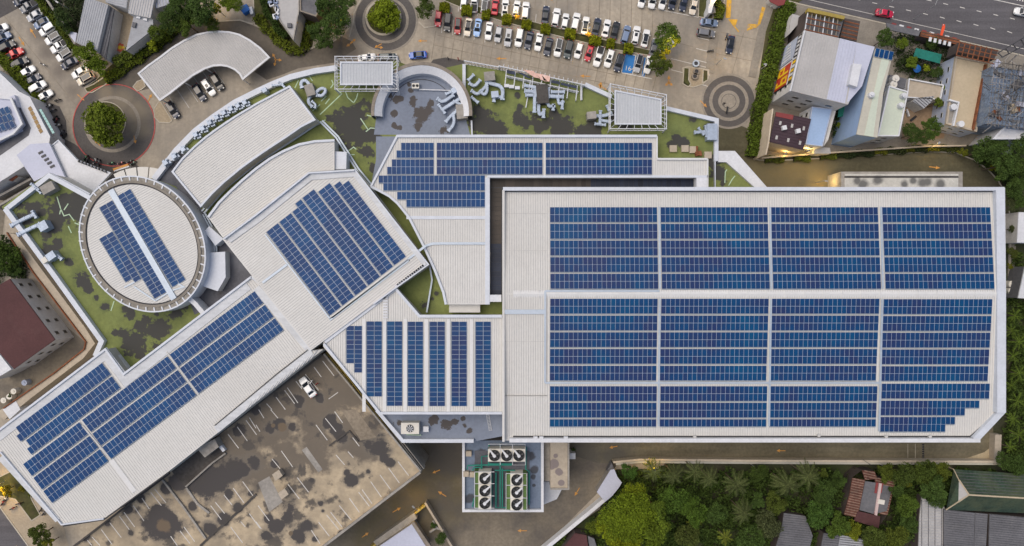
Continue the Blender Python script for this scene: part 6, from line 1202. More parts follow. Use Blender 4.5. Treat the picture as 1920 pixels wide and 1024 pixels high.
# shophouse gardens
tree(1657,74,19,6,1,DG,'dark garden tree behind the brown street shelter'); tree(1690,82,13,4,2,MG,'garden shrub left of the green tarpaulin'); tree(1748,80,14,4,0,DG,'dark shrub above the green tarpaulin'); tree(1736,130,10,4,4,LG,'light green bush beside the blue parasol'); tree(1757,136,13,4,2,DG,'dark bush right of the light green bush'); tree(1708,118,13,4,1,MG,'bush left of the blue parasol'); tree(1768,165,8,4,4,MG,'small bush on the white terrace corner')
tree(1756,194,14,5,4,(.075,.1,.014),'bright garden tree above the tan courtyard'); tree(1747,238,22,7,1,(.05,.085,.014),'mid green tree at the lower end of the tan courtyard'); tree(1710,252,22,6,2,DG,'dark bushy tree beside the pale mint roof'); tree(1733,256,15,6,0,DG,'dark crown between the two courtyard trees')
tree(1597,225,9,4,4,DG,'narrow dark shrub in the garden strip by the cream roof'); tree(1571,236,8,3,4,MG,'small shrub under the narrow green tarpaulin'); tree(1600,200,8,4,2,DG,'upper dark shrub in the garden strip')
# dark wood at right
for k, (u, v, r, h, i, c_, lb) in enumerate(((1850,283,30,9,0,DG,'dark tree nearest the service road bend'),(1882,310,32,10,1,DG,'large dark tree in the wood at right'),(1908,272,24,9,2,DG,'dark tree below the white apartment roof'),(1915,318,24,9,0,(.045,.07,.016),'greener tree at the right edge of the wood'),(1870,272,20,8,3,DG,'dark crown between the hut and the service road'),(1900,352,24,8,1,DG,'dark tree above the hall corner at the right edge'),(1893,385,15,6,2,OG,'olive shrub tree beside the hall corner'),(1912,380,16,7,3,DG,'dark tree above the upper white shed'),(1894,430,11,4,4,OG,'small olive bush by the upper white shed'),(1897,475,12,4,2,(.06,.075,.014),'olive bush between the two white sheds'),(1893,500,8,3,4,(.11,.115,.012),'yellow green bush above the round tanks'))): tree(u,v,r,h,i,c_,lb)
for k, (u, v, r) in enumerate(((1903,592,19),(1896,620,17),(1910,640,22),(1899,668,18),(1910,700,20),(1896,722,17),(1908,752,22),(1898,785,18),(1910,815,20),(1894,838,15))): palm(u,v,r,4.5,k,(.11,.16,.02),f'bright banana clump, {ORD[k+1]} from the top along the right side of the hall','banana_plant','banana plant',BANANA)
tree(1880,865,16,6,1,DG,'dark tree at the lower right corner of the hall'); tree(1902,870,20,7,2,DG,'dark tree above the green net canopy')
# lime canopy, palms and mixed trees below the rear lane
tree(1178,966,52,13,0,(.105,.145,.010),'broad lime green tree canopy below the gate house',big=True); tree(1222,1000,34,12,3,(.085,.12,.012),'darker lime tree at the lower right of the lime canopy'); tree(1226,952,26,11.5,0,(.075,.11,.013),'leafy tree joining the lime canopy on its right'); tree(1150,990,32,10,3,(.12,.15,.008),'left lobe tree of the lime canopy'); tree(1175,1012,34,11,1,(.14,.165,.008),'lime tree at the bottom edge'); tree(1190,922,24,10,2,(.12,.15,.009),'upper lime tree beside the gate house'); tree(1120,985,20,8,1,(.08,.105,.012),'leftmost olive lime tree along the boundary wall')
tree(1262,935,34,10,2,(.050,.088,.013),'mid green tree right of the lime canopy'); tree(1300,955,30,10,1,(.055,.095,.013),'green tree in the middle of the palm grove'); tree(1240,985,26,9,3,(.048,.08,.014),'green tree below the mid green tree'); tree(1290,1005,28,9,0,(.055,.07,.016),'olive tree near the bottom edge of the grove'); tree(1180,884,17,6,1,(.045,.09,.016),'dark fresh green tree beside the gate house roof'); tree(1340,960,24,8,0,DG,'dark tree among the lower palms'); tree(1232,1015,18,8,2,DG,'dark crown between lime tree and olive tree')
for k, (u, v, r, h, i, lb) in enumerate(((1226,884,27,10,0,'leftmost coconut palm along the rear wall'),(1264,892,28,10,1,'second coconut palm from the left along the rear wall'),(1303,884,26,10.5,0,'third coconut palm from the left along the rear wall'),(1332,898,26,11,1,'fourth coconut palm with paler fronds along the rear wall'),(1382,908,32,11,0,'large coconut palm in the middle of the grove'),(1395,962,30,10,1,'coconut palm with dark fronds below the large one'),(1476,908,36,11,1,'wide coconut palm left of the rusty house'),(1514,893,34,11,0,'wide coconut palm nearest the rusty house'),(1303,982,18,7,2,'small pale palm below the grove'),(1360,1008,20,7,2,'small palm at the bottom edge'))): palm(u,v,r,h,i,(.075,.090,.030) if i != 2 else (.13,.15,.02),lb)
palm(1220,871,18,5,2,(.30,.27,.012),'yellow lit palm overhanging the rear wall')  # lamp light painted into the yellow frond colour
for (u, v, r, h, i, c_, lb) in ((1440,985,26,8,2,OG,'grey green tree left of the asbestos roof'),(1410,1010,26,8,0,DG,'dark tree at the bottom edge left of the asbestos roof'),(1453,945,20,7,1,(.06,.08,.014),'olive tree below the wide palm'),(1420,935,16,7,3,DG,'dark tree between palms and asbestos roof'),(1532,962,28,8,0,(.045,.085,.016),'green tree right of the asbestos roof'),(1565,985,25,8,3,(.055,.088,.014),'rounded green tree below the rusty house'),(1597,992,18,6,1,(.12,.14,.012),'bright lime bush below the maroon roof'),(1545,920,22,8,2,DG,'dark tree left of the rusty house'),(1570,900,14,6,1,DG,'small dark tree at the upper left of the rusty house'),(1640,1008,26,8,0,(.055,.075,.014),'olive tree at the bottom right of the rusty house'),(1675,1005,24,8,2,(.075,.095,.014),'lighter olive tree left of the pale tiled roof'),(1700,980,20,7,1,DG,'dark tree beside the pale tiled roof'),(1700,945,22,8,0,(.06,.095,.014),'green tree between rusty house and pale tiled roof'),(1680,925,16,6,3,DG,'dark crown touching the rusty house'),(1662,884,18,6,1,(.07,.09,.013),'olive tree above the rusty house'),(1695,888,22,7,2,(.05,.072,.014),'dark olive tree along the rear wall right of the rusty house'),(1730,885,24,7,0,(.055,.08,.014),'bushy tree along the rear wall near the green net'),(1765,883,20,6,1,(.075,.095,.013),'lighter tree at the corner of the green net'),(1745,915,26,8,3,DG,'large dark tree left of the green net canopy'),(1755,938,16,7,2,DG,'lower dark tree left of the green net canopy'),(1702,905,10,4,4,(.11,.12,.012),'yellow green bush among the dark trees'),(1540,885,12,5,4,(.06,.08,.014),'small bush along the rear wall between palm and rusty house'),(1555,1012,12,4,4,MG,'round bush between the two old roofs'),(1420,885,18,6,2,(.045,.07,.014),'bush along the rear wall between the palms'),(1500,1010,0.1,1,4,DG,'')):
    if lb: tree(u,v,r,h,i,c_,lb)
# left and lower left
tree(8,480,34,9,0,(.045,.075,.013),'dark tree at the left edge above the maroon house'); tree(30,505,18,7,3,DG,'smaller dark tree touching the maroon roof')
tree(76,1002,24,6,1,(.055,.075,.013),'green tree at the foot of the long wing'); tree(92,1018,14,5,4,(.11,.115,.012),'lighter bush beside the green tree at the bottom left'); tree(12,918,16,4,4,(.20,.16,.012),'yellow lit bush at the left edge below the long wing'); tree(44,915,10,3,4,(.13,.12,.012),'small yellow bush on the corner lawn'); tree(20,742,5,2,4,DG,'tiny bush beside the water tanks')  # the yellow lit bush holds lamp glow in its leaf colour
tree(812,985,9,3,4,DG,'dark bush in the gap left of the forked post'); tree(826,1010,13,4,2,DG,'dark bush below the forked post'); tree(1075,842,6,2,4,DG,'dark shrub in the planter by the beige annex')
hedge([(48,900),(62,930)], 1.6, .8, (.10,.11,.012), 'low lit hedge on the corner lawn by the long wing', 34, .2)
# ------------------------------------------------------------------ vehicles
M['paint'] = mat('car_paint', (1,1,1), .28, 0, fine=.02, fs=1.0, objcol=True, metal=.05, coat=.6, spec=.5); M['tyre'] = mat('tyre_rubber', (.02,.02,.02), .9, .1); M['car_glass'] = mat('car_glass', (.016,.02,.026), .12, 0, fine=0, spec=.55)
M['lamp_lens'] = mat('lamp_lens', (.62,.62,.60), .2, 0, fine=0); M['tail_lens'] = mat('tail_lens', (.35,.02,.02), .25, 0, fine=0); M['trim'] = mat('black_trim', (.025,.025,.028), .6, .1, fine=0)
def carbody(L, w, belt, st):
    """lofted lower body; st: list of (x, half width, top, bottom)"""
    b = MB(); n = 10; v = []
    for x, hw, zt, zb in st:
        zs = zb+(zt-zb)*.55
        v += [(x,-hw*.86,zb),(x,hw*.86,zb),(x,hw,zb+.16),(x,hw*1.0,zs),(x,hw*.95,zt-.06),(x,hw*.82,zt),(x,-hw*.82,zt),(x,-hw*.95,zt-.06),(x,-hw*1.0,zs),(x,-hw,zb+.16)]
    k = len(st); f = [(i*n+j, (i+1)*n+j, (i+1)*n+(j+1) % n, i*n+(j+1) % n) for i in range(k-1) for j in range(n)]
    f = [tuple(reversed(q)) for q in f]; f += [tuple(range(n)), tuple(reversed(range((k-1)*n, k*n)))]
    return b.add(v, f)
def cabin(b, bx0, bx1, rx0, rx1, wb, wr, z0, z1):
    m_ = (rx0+rx1)/2; v = [(bx0,-wb*.9,z0),(bx1,-wb*.9,z0),(bx1,wb*.9,z0),(bx0,wb*.9,z0)]
    v = []
    for x0, x1, w_, z in ((bx0,bx1,wb,z0),(rx0,rx1,wr,z1-.05),(rx0+.12,rx1-.12,wr-.12,z1)):
        v += [(x0,-w_*.88,z),(x0+.18,-w_,z),(x1-.18,-w_,z),(x1,-w_*.88,z),(x1,w_*.88,z),(x1-.18,w_,z),(x0+.18,w_,z),(x0,w_*.88,z)]
    f = [(r*8+i, r*8+(i+1) % 8, (r+1)*8+(i+1) % 8, (r+1)*8+i) for r in (0,1) for i in range(8)]; f.append(tuple(range(16,24)))
    return b.add(v, f)
def quad_on(pts, k0, k1, j0, j1, off):
    a, b, c, d = [Vector(p) for p in pts]; P_ = lambda s, t: (a.lerp(b, s)).lerp(d.lerp(c, s), t); n = (b-a).cross(d-a).normalized()*off
    q = [P_(k0,j0), P_(k1,j0), P_(k1,j1), P_(k0,j1)]; return [x+n for x in q]
KEYS = ('body','windscreen','rear_window','side_window','headlight','tail_light','wheel','roof_glass','bed_liner','bumper_shadow')
def make_car(kind):
    t = thing(kind, 'x', 'car', (0,0,0)); pk = kind == 'pickup_truck'
    L, w = {'sedan':(4.5,.87),'hatchback':(4.0,.84),'suv':(4.6,.92),'pickup_truck':(5.2,.92),'van':(4.9,.94)}[kind]; h = L/2; up = .12 if kind in ('suv','pickup_truck','van') else 0
    bl = .93+up; zb = .22+up*.6
    st = [(-h,w*.70,bl-.16,zb+.16),(-h+.10,w*.90,bl-.05,zb+.04),(-h+.4,w*.98,bl+.02,zb),(-h*.45,w,bl+.01,zb),(0,w,bl,zb),(h*.4,w,bl-.02,zb),(h-.7,w*.98,bl-.06,zb),(h-.28,w*.9,bl-.16,zb+.02),(h-.08,w*.74,bl-.25,zb+.10),(h,w*.52,bl-.34,zb+.18)]
    C_ = {'sedan':(-h+.62,h-1.15,-h+1.25,h-1.95,1.44),'hatchback':(-h+.14,h-1.0,-h+.55,h-1.75,1.48),'suv':(-h+.12,h-1.12,-h+.48,h-1.8,1.70),'pickup_truck':(-.55,h-1.25,-.25,h-1.95,1.72),'van':(-h+.08,h-.75,-h+.35,h-1.45,1.85)}[kind]
    bx0, bx1, rx0, rx1, z1 = C_; wb, wr, z0 = w*.93, w*.76, bl-.03
    b = carbody(L, w, bl, st); cabin(b, bx0, bx1, rx0, rx1, wb, wr, z0, z1)
    for s_ in (-1,1): b.box((bx1-.35, s_*(w+.07), bl+.06), (.16,.18,.12))
    b.part('body', M['paint'], t, smooth=False)
    zr_ = z1-.05
    def gl(name, p, *a): MB().add(quad_on(p, *a), [(0,1,2,3)]).part(name, M['car_glass'], t)
    gl('windscreen', [(bx1,-wb*.88,z0),(bx1,wb*.88,z0),(rx1,wr*.88,zr_),(rx1,-wr*.88,zr_)], .02, .98, .1, .98, .012)
    gl('rear_window', [(bx0,wb*.88,z0),(bx0,-wb*.88,z0),(rx0,-wr*.88,zr_),(rx0,wr*.88,zr_)], .06, .94, .15, .92, .012)
    gl('side_window', [(bx0+.18,-wb,z0),(bx1-.18,-wb,z0),(rx1-.18,-wr,zr_),(rx0+.18,-wr,zr_)], .05, .97, .14, .92, .012)
    gl('side_window', [(bx1-.18,wb,z0),(bx0+.18,wb,z0),(rx0+.18,wr,zr_),(rx1-.18,wr,zr_)], .03, .95, .14, .92, .012)
    for s_ in (-1,1):
        MB().box((h-.2, s_*w*.62, bl-.23), (.26,.34,.14), -s_*.35).part('headlight', M['lamp_lens'], t); MB().box((-h+.07, s_*w*.68, bl-.12), (.12,.34,.16), s_*.2).part('tail_light', M['tail_lens'], t)
        for x in (-h+.85, h-.85):
            o = MB().cyl((0,0), .33, -.1, .1, 14).part('wheel', M['tyre'], t); o.rotation_euler = (math.pi/2,0,0); o.location = (x, s_*(w-.1), .33)
    if pk: MB().add([(-h+.16,-w*.8,bl+.03),(-.62,-w*.8,bl+.03),(-.62,w*.8,bl+.03),(-h+.16,w*.8,bl+.03)], [(0,1,2,3)]).part('bed_liner', M['trim'], t)
    return t
PROTO = {}; JR = random.Random(4)
WHITE, BLACK, NAVY, SILVER, GREY, RED, BLUE, CREAM, SKY, STEEL, TEAL = (.80,.80,.78), (.014,.015,.018), (.018,.026,.055), (.42,.43,.45), (.16,.165,.18), (.50,.015,.03), (.012,.09,.42), (.68,.60,.48), (.28,.45,.75), (.16,.22,.34), (.025,.045,.05)
def car(kind, u, v, du, dv, color, label, roof=None, group=None):
    """front of the car points along (du, dv) in the photograph"""
    q = P(u+JR.uniform(-.6,.6), v+JR.uniform(-1.2,1.2), .7); rz = math.atan2(-dv, du)+JR.uniform(-.045,.045); g = group
    if kind not in PROTO:
        PROTO[kind] = make_car(kind)
        r = PROTO[kind]; r.location = (q.x,q.y,.09); r.rotation_euler = (0,0,rz); r['label'] = label
        if g: r['group'] = g
        for c in r.children: c.color = (*color,1)
    else:
        r = dup(PROTO[kind], (q.x,q.y,.09), rz, label, 'pickup' if kind == 'pickup_truck' else ('van' if kind == 'van' else 'car'), None, (*color,1))
        if g: r['group'] = g
        elif 'group' in r: del r['group']
    if roof:
        C_ = {'sedan':(-1.0,.3,.53,1.452),'hatchback':(-1.45,.25,.52,1.492),'suv':(-1.75,.4,.58,1.712),'pickup_truck':(-.2,.6,.58,1.732),'van':(-2,.8,.6,1.862)}[kind]; x0, x1, w_, z = C_
        if roof == 'sun': x0, x1, w_ = x1-1.0, x1-.15, w_*.62
        me_ = RM.setdefault((kind, roof), MB().add([(x0,-w_,z),(x1,-w_,z),(x1,w_,z),(x0,w_,z)], [(0,1,2,3)]).mesh('roof_glass', M['car_glass'] if roof != 'red' else M['red_sheet']))
        link('roof_glass', me_, r)
    return r
RM = {}
G1, G2, G3, G4, G5 = 'cars parked in the lower centre row', 'cars parked in the upper centre row', 'cars parked in the left car park', 'cars parked under the carport', 'cars parked along the top edge'
low = [('hatchback',822.3,36,RED,None,'crimson hatchback','first'),('suv',840,43,BLACK,'big','black suv','second'),('hatchback',858,48.5,(.42,.03,.03),'big','red hatchback with a black roof','third'),('sedan',878,51,CREAM,'big','cream sedan with a dark glass roof','fourth'),('sedan',896,53,SKY,'sun','sky blue sedan','fifth'),('sedan',916,57.5,WHITE,None,'white sedan','sixth'),('hatchback',934,65,SILVER,None,'silver hatchback','seventh'),('suv',953,70,SILVER,'sun','silver suv with sunroof','eighth'),('suv',973,72,WHITE,None,'white suv','ninth'),('sedan',991.6,76,NAVY,None,'navy sedan','tenth'),('sedan',1010,80,WHITE,None,'white sedan','eleventh'),('sedan',1027.5,88,NAVY,'big','dark navy sedan','twelfth'),('suv',1046.5,89.5,WHITE,'big','white suv with a black roof','thirteenth'),('suv',1065.7,93,TEAL,'big','black green suv','fourteenth'),('hatchback',1084.7,95,WHITE,None,'white hatchback','fifteenth'),('hatchback',1104.7,99.5,RED,'sun','bright red hatchback','sixteenth'),('pickup_truck',1123,106,WHITE,None,'white pickup with dark bed','seventeenth'),('suv',1142,110,WHITE,'sun','white suv with sunroof','eighteenth'),('suv',1160,119,NAVY,'big','dark teal suv','nineteenth')]
for k, (kd_, u, v, c_, rf_, lb, o_) in enumerate(low):
    t_ = -.09-.012*k; 
    if rf_ == 'red': rf_ = None
    car(kd_, u, v, t_, 1, c_, f'{lb}, {o_} from left in the lower centre row', rf_, G1)
car('suv',1197,119,-.25,1,SILVER,'grey suv parked between the two blue painted bays','big',G1); car('sedan',1216,121,-.25,1,WHITE,'white car half hidden under the olive round tree',None,G1)
upr = [('sedan',870,2,WHITE,None,'white sedan'),('pickup_truck',890,5,WHITE,None,'white pickup'),('suv',909,9,WHITE,'big','white suv with a black roof'),('sedan',929,11,RED,None,'crimson sedan'),('sedan',947,14,WHITE,'sun','white sedan with sunroof'),('hatchback',968,15,WHITE,None,'small white hatchback'),('suv',985.5,20,WHITE,None,'plain white suv'),('sedan',1023,27,NAVY,'big','navy sedan'),('suv',1042,33.5,WHITE,None,'white suv'),('hatchback',1059.6,41,WHITE,None,'small white hatchback'),('suv',1078.6,42,WHITE,None,'white suv'),('sedan',1098,49,WHITE,'big','white car with dark roof'),('sedan',1118.5,51,NAVY,'big','black navy sedan'),('sedan',1136,53.5,WHITE,None,'white sedan'),('sedan',1154,58,BLACK,'big','black sedan'),('suv',1173,66,STEEL,None,'steel blue suv'),('suv',1192,67,WHITE,'sun','white suv with sunroof'),('sedan',1210.6,72,WHITE,'big','white car with dark roof'),('sedan',1226,88,GREY,None,'grey car half hidden by a tree')]
for k, (kd_, u, v, c_, rf_, lb) in enumerate(upr): car(kd_, u, v, .06+.011*k, -1, c_, f'{lb}, {ORD[k+1]} from left in the upper centre row', rf_, G2)
for k, (kd_, u, v, c_, rf_, lb) in enumerate((('sedan',1205,-2,WHITE,None,'white sedan'),('suv',1223.5,0,WHITE,None,'white suv'),('sedan',1243,1,WHITE,'big','white car with dark glass'),('suv',1262,2,NAVY,'big','navy suv'),('sedan',1282.5,4,NAVY,None,'dark navy sedan'),('sedan',1301,10,CREAM,None,'cream sedan'))): car(kd_, u, v, -.22, 1, c_, f'{lb}, {ORD[k+1]} from left in the row cut by the top edge', rf_, G5)
car('sedan',1328.7,43,1,.14,STEEL,'blue grey sedan parked sideways by the raised walkway'); car('suv',1323,62,1,.16,GREY,'dark grey suv parked sideways by the raised walkway'); car('sedan',1369,85,-.17,1,NAVY,'dark navy sedan driving down the lane at right','big')
car('sedan',783,102.5,-1,.05,BLUE,'bright blue car driving below the middle roundabout','big'); car('sedan',688,108,1,-.12,WHITE,'white car half hidden behind the rectangular canopy'); car('suv',727,107,1,-.05,TEAL,'dark car half hidden behind the rectangular canopy')
for kd_, u, v, c_, rf_, lb in (('suv',324,206,NAVY,'big','dark navy suv outside the left end of the carport'),('suv',374,173,NAVY,'big','navy suv with silver bonnet under the carport edge'),('suv',391,163,WHITE,'sun','white suv with sunroof under the carport edge'),('suv',408,153,BLACK,None,'black suv rightmost under the carport edge')): car(kd_, u, v, .58, .86, c_, lb, rf_, G4)
for k, (kd_, u, v, c_, rf_, lb) in enumerate((('sedan',41,0,NAVY,None,'dark navy sedan'),('pickup_truck',57,11,GREY,None,'dark grey pickup'),('sedan',66,28,SILVER,None,'silver sedan'),('sedan',80,42,STEEL,'big','dark blue grey car'),('suv',90,56,WHITE,None,'white suv'),('suv',101,71,WHITE,'big','white suv with dark roof'),('pickup_truck',113,87,WHITE,None,'white pickup'),('suv',122.5,102,WHITE,'big','white suv with black glass roof'),('sedan',131,119,NAVY,None,'navy sedan half under a tree'),('sedan',151,135,WHITE,None,'white sedan'),('suv',161,148,CREAM,'big','cream white suv with dark sunroof'))): car(kd_, u, v, -.86, .52, c_, f'{lb}, {ORD[k+1]} from top in the upper left hedge row', rf_, G3)
for k, (kd_, u, v, c_, rf_, lb) in enumerate((('sedan',0,55,WHITE,None,'white sedan cut by the edge'),('sedan',6,71,STEEL,'big','blue grey sedan'),('suv',14,88,BLACK,'big','black suv'),('pickup_truck',26,103,(.55,.012,.012),None,'bright red pickup with dark bed'),('suv',38,118,BLACK,'big','black suv with lit lamps'),('sedan',51.5,135,WHITE,None,'white sedan'),('sedan',61.6,150.5,NAVY,None,'navy grey sedan'),('suv',71,165,WHITE,None,'white suv'),('sedan',84,181,WHITE,None,'white sedan nearest the roundabout'))): car(kd_, u, v, .87, -.5, c_, f'{lb}, {ORD[k+1]} from top in the far left row', rf_, G3)
dc = car('sedan',577,726,-.6,-.8,WHITE,'white car with an open door parked on the sandy roof deck'); dc.location = (P(577,726,KZ+.8).x, P(577,726,KZ+.8).y, KZ+.02)
dc.scale = (1.12,1.1,1.1)
MB().box((.45,-1.28,.8), (.08,.9,.75), .35).part('door', M['paint']).parent = dc; [o for o in dc.children if o.name.startswith('door')][0].color = (.8,.8,.78,1)
car('sedan',1658,26,1,.13,(.50,.012,.05),'red car driving along the main road'); car('suv',1918,24,-1,-.2,WHITE,'white car with lit headlamps cut by the right edge of the main road')
car('pickup_truck',1340,-16,1,.2,WHITE,'white pickup beyond the top edge') if False else None
# motorbikes
def make_bike():
    t = thing('motorbike', 'x', 'motorbike', (0,0,0))
    for x in (-.62,.62): o = MB().cyl((0,0), .28, -.05, .05, 12).part('wheel', M['tyre'], t); o.rotation_euler = (math.pi/2,0,0); o.location = (x,0,.28)
    b = MB(); b.box((0,0,.5), (.9,.26,.3)); b.box((.5,0,.75), (.2,.34,.5)); b.box((-.55,0,.62), (.5,.22,.12)); b.part('body', M['paint'], t)
    MB().box((-.25,0,.78), (.75,.26,.12)).part('seat', M['trim'], t); MB().tube([(.5,-.36,1.02),(.55,0,.98),(.5,.36,1.02)], .03, 5).part('handlebar', M['trim'], t); return t
bk = None; BG_ = 'parked motorbikes'
for k, (u, v, a, c_, lb) in enumerate(((92,199,.5,WHITE,'white motorbike at the top of the motorbike park'),(99,207,.4,GREY,'grey motorbike second in the motorbike park'),(103,222,1.0,BLACK,'black motorbike in the middle of the motorbike park'),(106,226,.9,(.2,.03,.03),'dark red motorbike in the middle of the motorbike park'),(109,235,.2,WHITE,'white motorbike below the dark red one'),(117,249,1.2,GREY,'grey motorbike at the lower end of the motorbike park'),(121,255,1.1,BLACK,'black motorbike at the lower end of the motorbike park'),(113,258,.8,(.15,.03,.03),'maroon motorbike at the lower end of the motorbike park'),(161,296,.9,(.03,.2,.08),'green motorbike leftmost along the red ring'),(165,300,1.2,BLACK,'black motorbike leftmost along the red ring'),(179,302,1.0,WHITE,'white motorbike along the red ring'),(186,305,1.3,GREY,'grey motorbike along the red ring'),(209,306,.2,(.03,.3,.12),'bright green motorbike along the lower red ring'),(227,306,.3,(.5,.1,.1),'red motorbike along the lower red ring'),(244,303,.4,BLACK,'black motorbike at the right end of the red ring'),(250,306,.6,(.04,.15,.1),'dark green motorbike at the right end of the red ring'),
        (81,121,-.4,WHITE,'white motorbike riding through the left car park'),(108,188,.3,BLACK,'black motorbike by the kerb above the motorbike park'),(36,944,.3,(.12,.03,.04),'dark maroon motorbike below the corner lawn'),(24,953,.5,(.4,.03,.03),'red motorbike on the corner pavement'),(10,936,.8,WHITE,'white motorbike at the lower left edge'),(6,943,1.0,(.4,.05,.04),'red motorbike at the lower left edge'),(78,955,.9,BLACK,'black motorbike at the foot of the long wing'),(83,962,.9,GREY,'grey motorbike at the foot of the long wing'),(1363,206,1.4,BLACK,'black motorbike on the right roundabout'),(776,842,-.9,(.3,.04,.04),'red motorbike in the gap below the low roof'),(1362,68,1.3,GREY,'grey motorbike beside the raised walkway'),(1332,96,.1,BLACK,'black motorbike in the empty bays by the raised walkway'))):
    q = P(u, v, .5); z_ = .09
    if bk is None: bk = make_bike(); bk.location = (q.x,q.y,z_); bk.rotation_euler = (0,0,a); bk['label'] = lb; bk['group'] = BG_; [setattr(c, 'color', (*c_,1)) for c in bk.children]
    else: dup(bk, (q.x,q.y,z_), a, lb, None, BG_, (*c_,1))
# ------------------------------------------------------------------ people
M['skin'] = mat('skin', (.32,.19,.13), .6, .05, fine=0); M['shirt_red'] = mat('red_shirt', (.40,.06,.05), .9, .1, 2); M['trouser'] = mat('dark_trousers', (.03,.03,.04), .9, .1, 2); M['hair'] = mat('black_hair', (.012,.01,.01), .7, .1, 2); M['shirt_white'] = mat('white_shirt', (.6,.6,.58), .9, .1, 2)
def person(u, v, z, rz, shirt, label):
    q = P(u, v, z+1); t = thing('person', label, 'person', (q.x, q.y, z), rz)
    vs = [(0,0,.95),(0,0,1.2),(0,0,1.42),(0,0,1.5),(.02,0,1.62),(0,.19,1.40),(.03,.27,1.15),(.15,.24,.95),(.22,.22,.88),(0,-.19,1.40),(.0,-.27,1.14),(.12,-.26,.93),(.18,-.25,.86),(0,.1,.9),(.05,.11,.5),(.0,.12,.08),(.14,.13,.04),(0,-.1,.9),(-.04,-.11,.5),(-.1,-.12,.08),(.04,-.13,.04)]
    ed = [(0,1),(1,2),(2,3),(3,4),(2,5),(5,6),(6,7),(7,8),(2,9),(9,10),(10,11),(11,12),(0,13),(13,14),(14,15),(15,16),(0,17),(17,18),(18,19),(19,20)]
    rd = [.15,.15,.16,.06,.10,.075,.055,.042,.035,.075,.055,.042,.035,.10,.075,.05,.045,.10,.075,.05,.045]
    me = bpy.data.meshes.new('figure'); me.from_pydata(vs, ed, []); o = link('figure', me, t); o.modifiers.new('skin', 'SKIN')
    for i, sv in enumerate(me.skin_vertices[0].data if me.skin_vertices else []): sv.radius = (rd[i], rd[i]); sv.use_root = (i == 0)
    if not me.skin_vertices: me.attributes
    o.modifiers.new('sub', 'SUBSURF').levels = 1; me.materials.append(shirt)
    MB().cyl((-.01,0), .105, 1.62, 1.74, 10, r2=.05).part('hair', M['hair'], None).parent = t
    return t
person(594,720,KZ+.01,2.4,M['shirt_red'],'person in a red shirt standing beside the open door of the white car'); person(1358,194,.09,1.2,M['trouser'],'person in dark clothes standing on the right roundabout'); person(859,110,.09,.5,M['shirt_red'],'person in red by the kerb plaza right of the arc'); person(840,109,.09,.5,M['trouser'],'person in dark clothes near the kerb plaza right of the arc')
# ------------------------------------------------------------------ lamps and small street things
M['glow'] = mat('lamp_glow', (1.0,.62,.22), .5, 0, fine=0, emit=14.0); M['pole'] = mat('galvanised_pole', (.35,.36,.37), .5, .1, 1, metal=.3)
def lamp(u, v, h, du, dv, label, pw=420.0, arm=1.4, col=(1.0,.66,.20), lit=True):
    q = P(u, v, 0); t = thing('street_lamp', label, 'lamp', (q.x, q.y, 0)); d = Vector((du,-dv,0)).normalized()*arm
    MB().cyl(q, .09, 0, h, 8, r2=.06).part('pole', M['pole'], t); MB().tube([(q.x,q.y,h-.05),(q.x+d.x,q.y+d.y,h+.1)], .05, 5).part('arm', M['pole'], t)
    MB().box((q.x+d.x,q.y+d.y,h+.12), (.7,.35,.16), math.atan2(d.y,d.x)).part('lamp_head', M['pole'], t)
    if not lit: return t
    MB().box((q.x+d.x,q.y+d.y,h+.02), (.5,.26,.05), math.atan2(d.y,d.x)).part('lamp_glass', M['glow'], t)
    l = bpy.data.lights.new('lamp_light', 'POINT'); l.energy = pw; l.color = col; l.shadow_soft_size = .25; lo = bpy.data.objects.new('lamp_light', l); C.link(lo); lo.parent = t; lo.location = (d.x, d.y, h-.35)
    return t
lamp(1241,93,9,.3,.6,'lit lamp between the two round trees at the row end',495); lamp(1104,60,3.4,-.3,.3,'lit lamp beside the orange shrub on the median',143,.4); lamp(968,28,3.4,-.2,.3,'lit lamp beside the first orange shrub on the median',143,.4); lamp(640,54,5,.3,-.5,'lit lamp under the tall dark tree',231,1.0)
lamp(1343,121,5,.4,.1,'lit lamp at the lower end of the raised walkway',209,.6); lamp(9,903,5,.6,.5,'lit lamp over the yellow bush at the left edge',495); lamp(27,925,5,-.4,-.3,'lit lamp on the corner lawn',385)
lamp(788,945,5,-.5,-.5,'lit lamp at the head of the yellow lit wall',341); lamp(1531,343,4,.5,.1,'lit lamp beside the vent slab on the service road',495,.6); lamp(1220,866,5,0,.5,'lit lamp shining on the yellow palm',385,.6); lamp(1505,290,4,-.4,-.2,'lit lamp on the cream side wall of the maroon roof house',231,.5); lamp(1738,276,4,.3,-.2,'lit lamp on the garden wall near the courtyard trees',176,.5); lamp(402,30,6,.4,-.2,'lit lamp in the big trees behind the carport',286,.8)
lamp(1339,6,5,-.6,.2,'lit lamp by the white sculpture at the top edge',286,.8); lamp(300,60,4,.2,.2,'lit lamp among the shrubs by the triangular roof',165,.5); lamp(190,132,5,-.5,.3,'lit lamp beside the smaller bushy tree',231,1.0); lamp(1462,294,3,.3,-.3,'lit lamp by the foot of the cream wall',143,.4); lamp(1900,134,9,-.6,-.4,'unlit lamp post by the scaffold on the road corner',0,2.2,lit=False); lamp(1712,36,9,.25,-.7,'unlit lamp post leaning over the main road',0,3.2,lit=False); lamp(1635,30,9,.5,-.8,'unlit lamp post beside the red car',0,2.4,lit=False)
lamp(1427,130,4,-.4,0,'lit white lamp on the lawn beside the billboard',88,.5,(1,.95,.85)); lamp(135,20,7,.3,.2,'unlit lamp post in the left overgrown garden',0,1.2,lit=False); lamp(1405,868,4,0,.4,'unlit lamp on the rear perimeter wall',0,.5,lit=False); lamp(1645,868,4,0,.4,'unlit lamp on the rear perimeter wall above the rusty house',0,.5,lit=False)
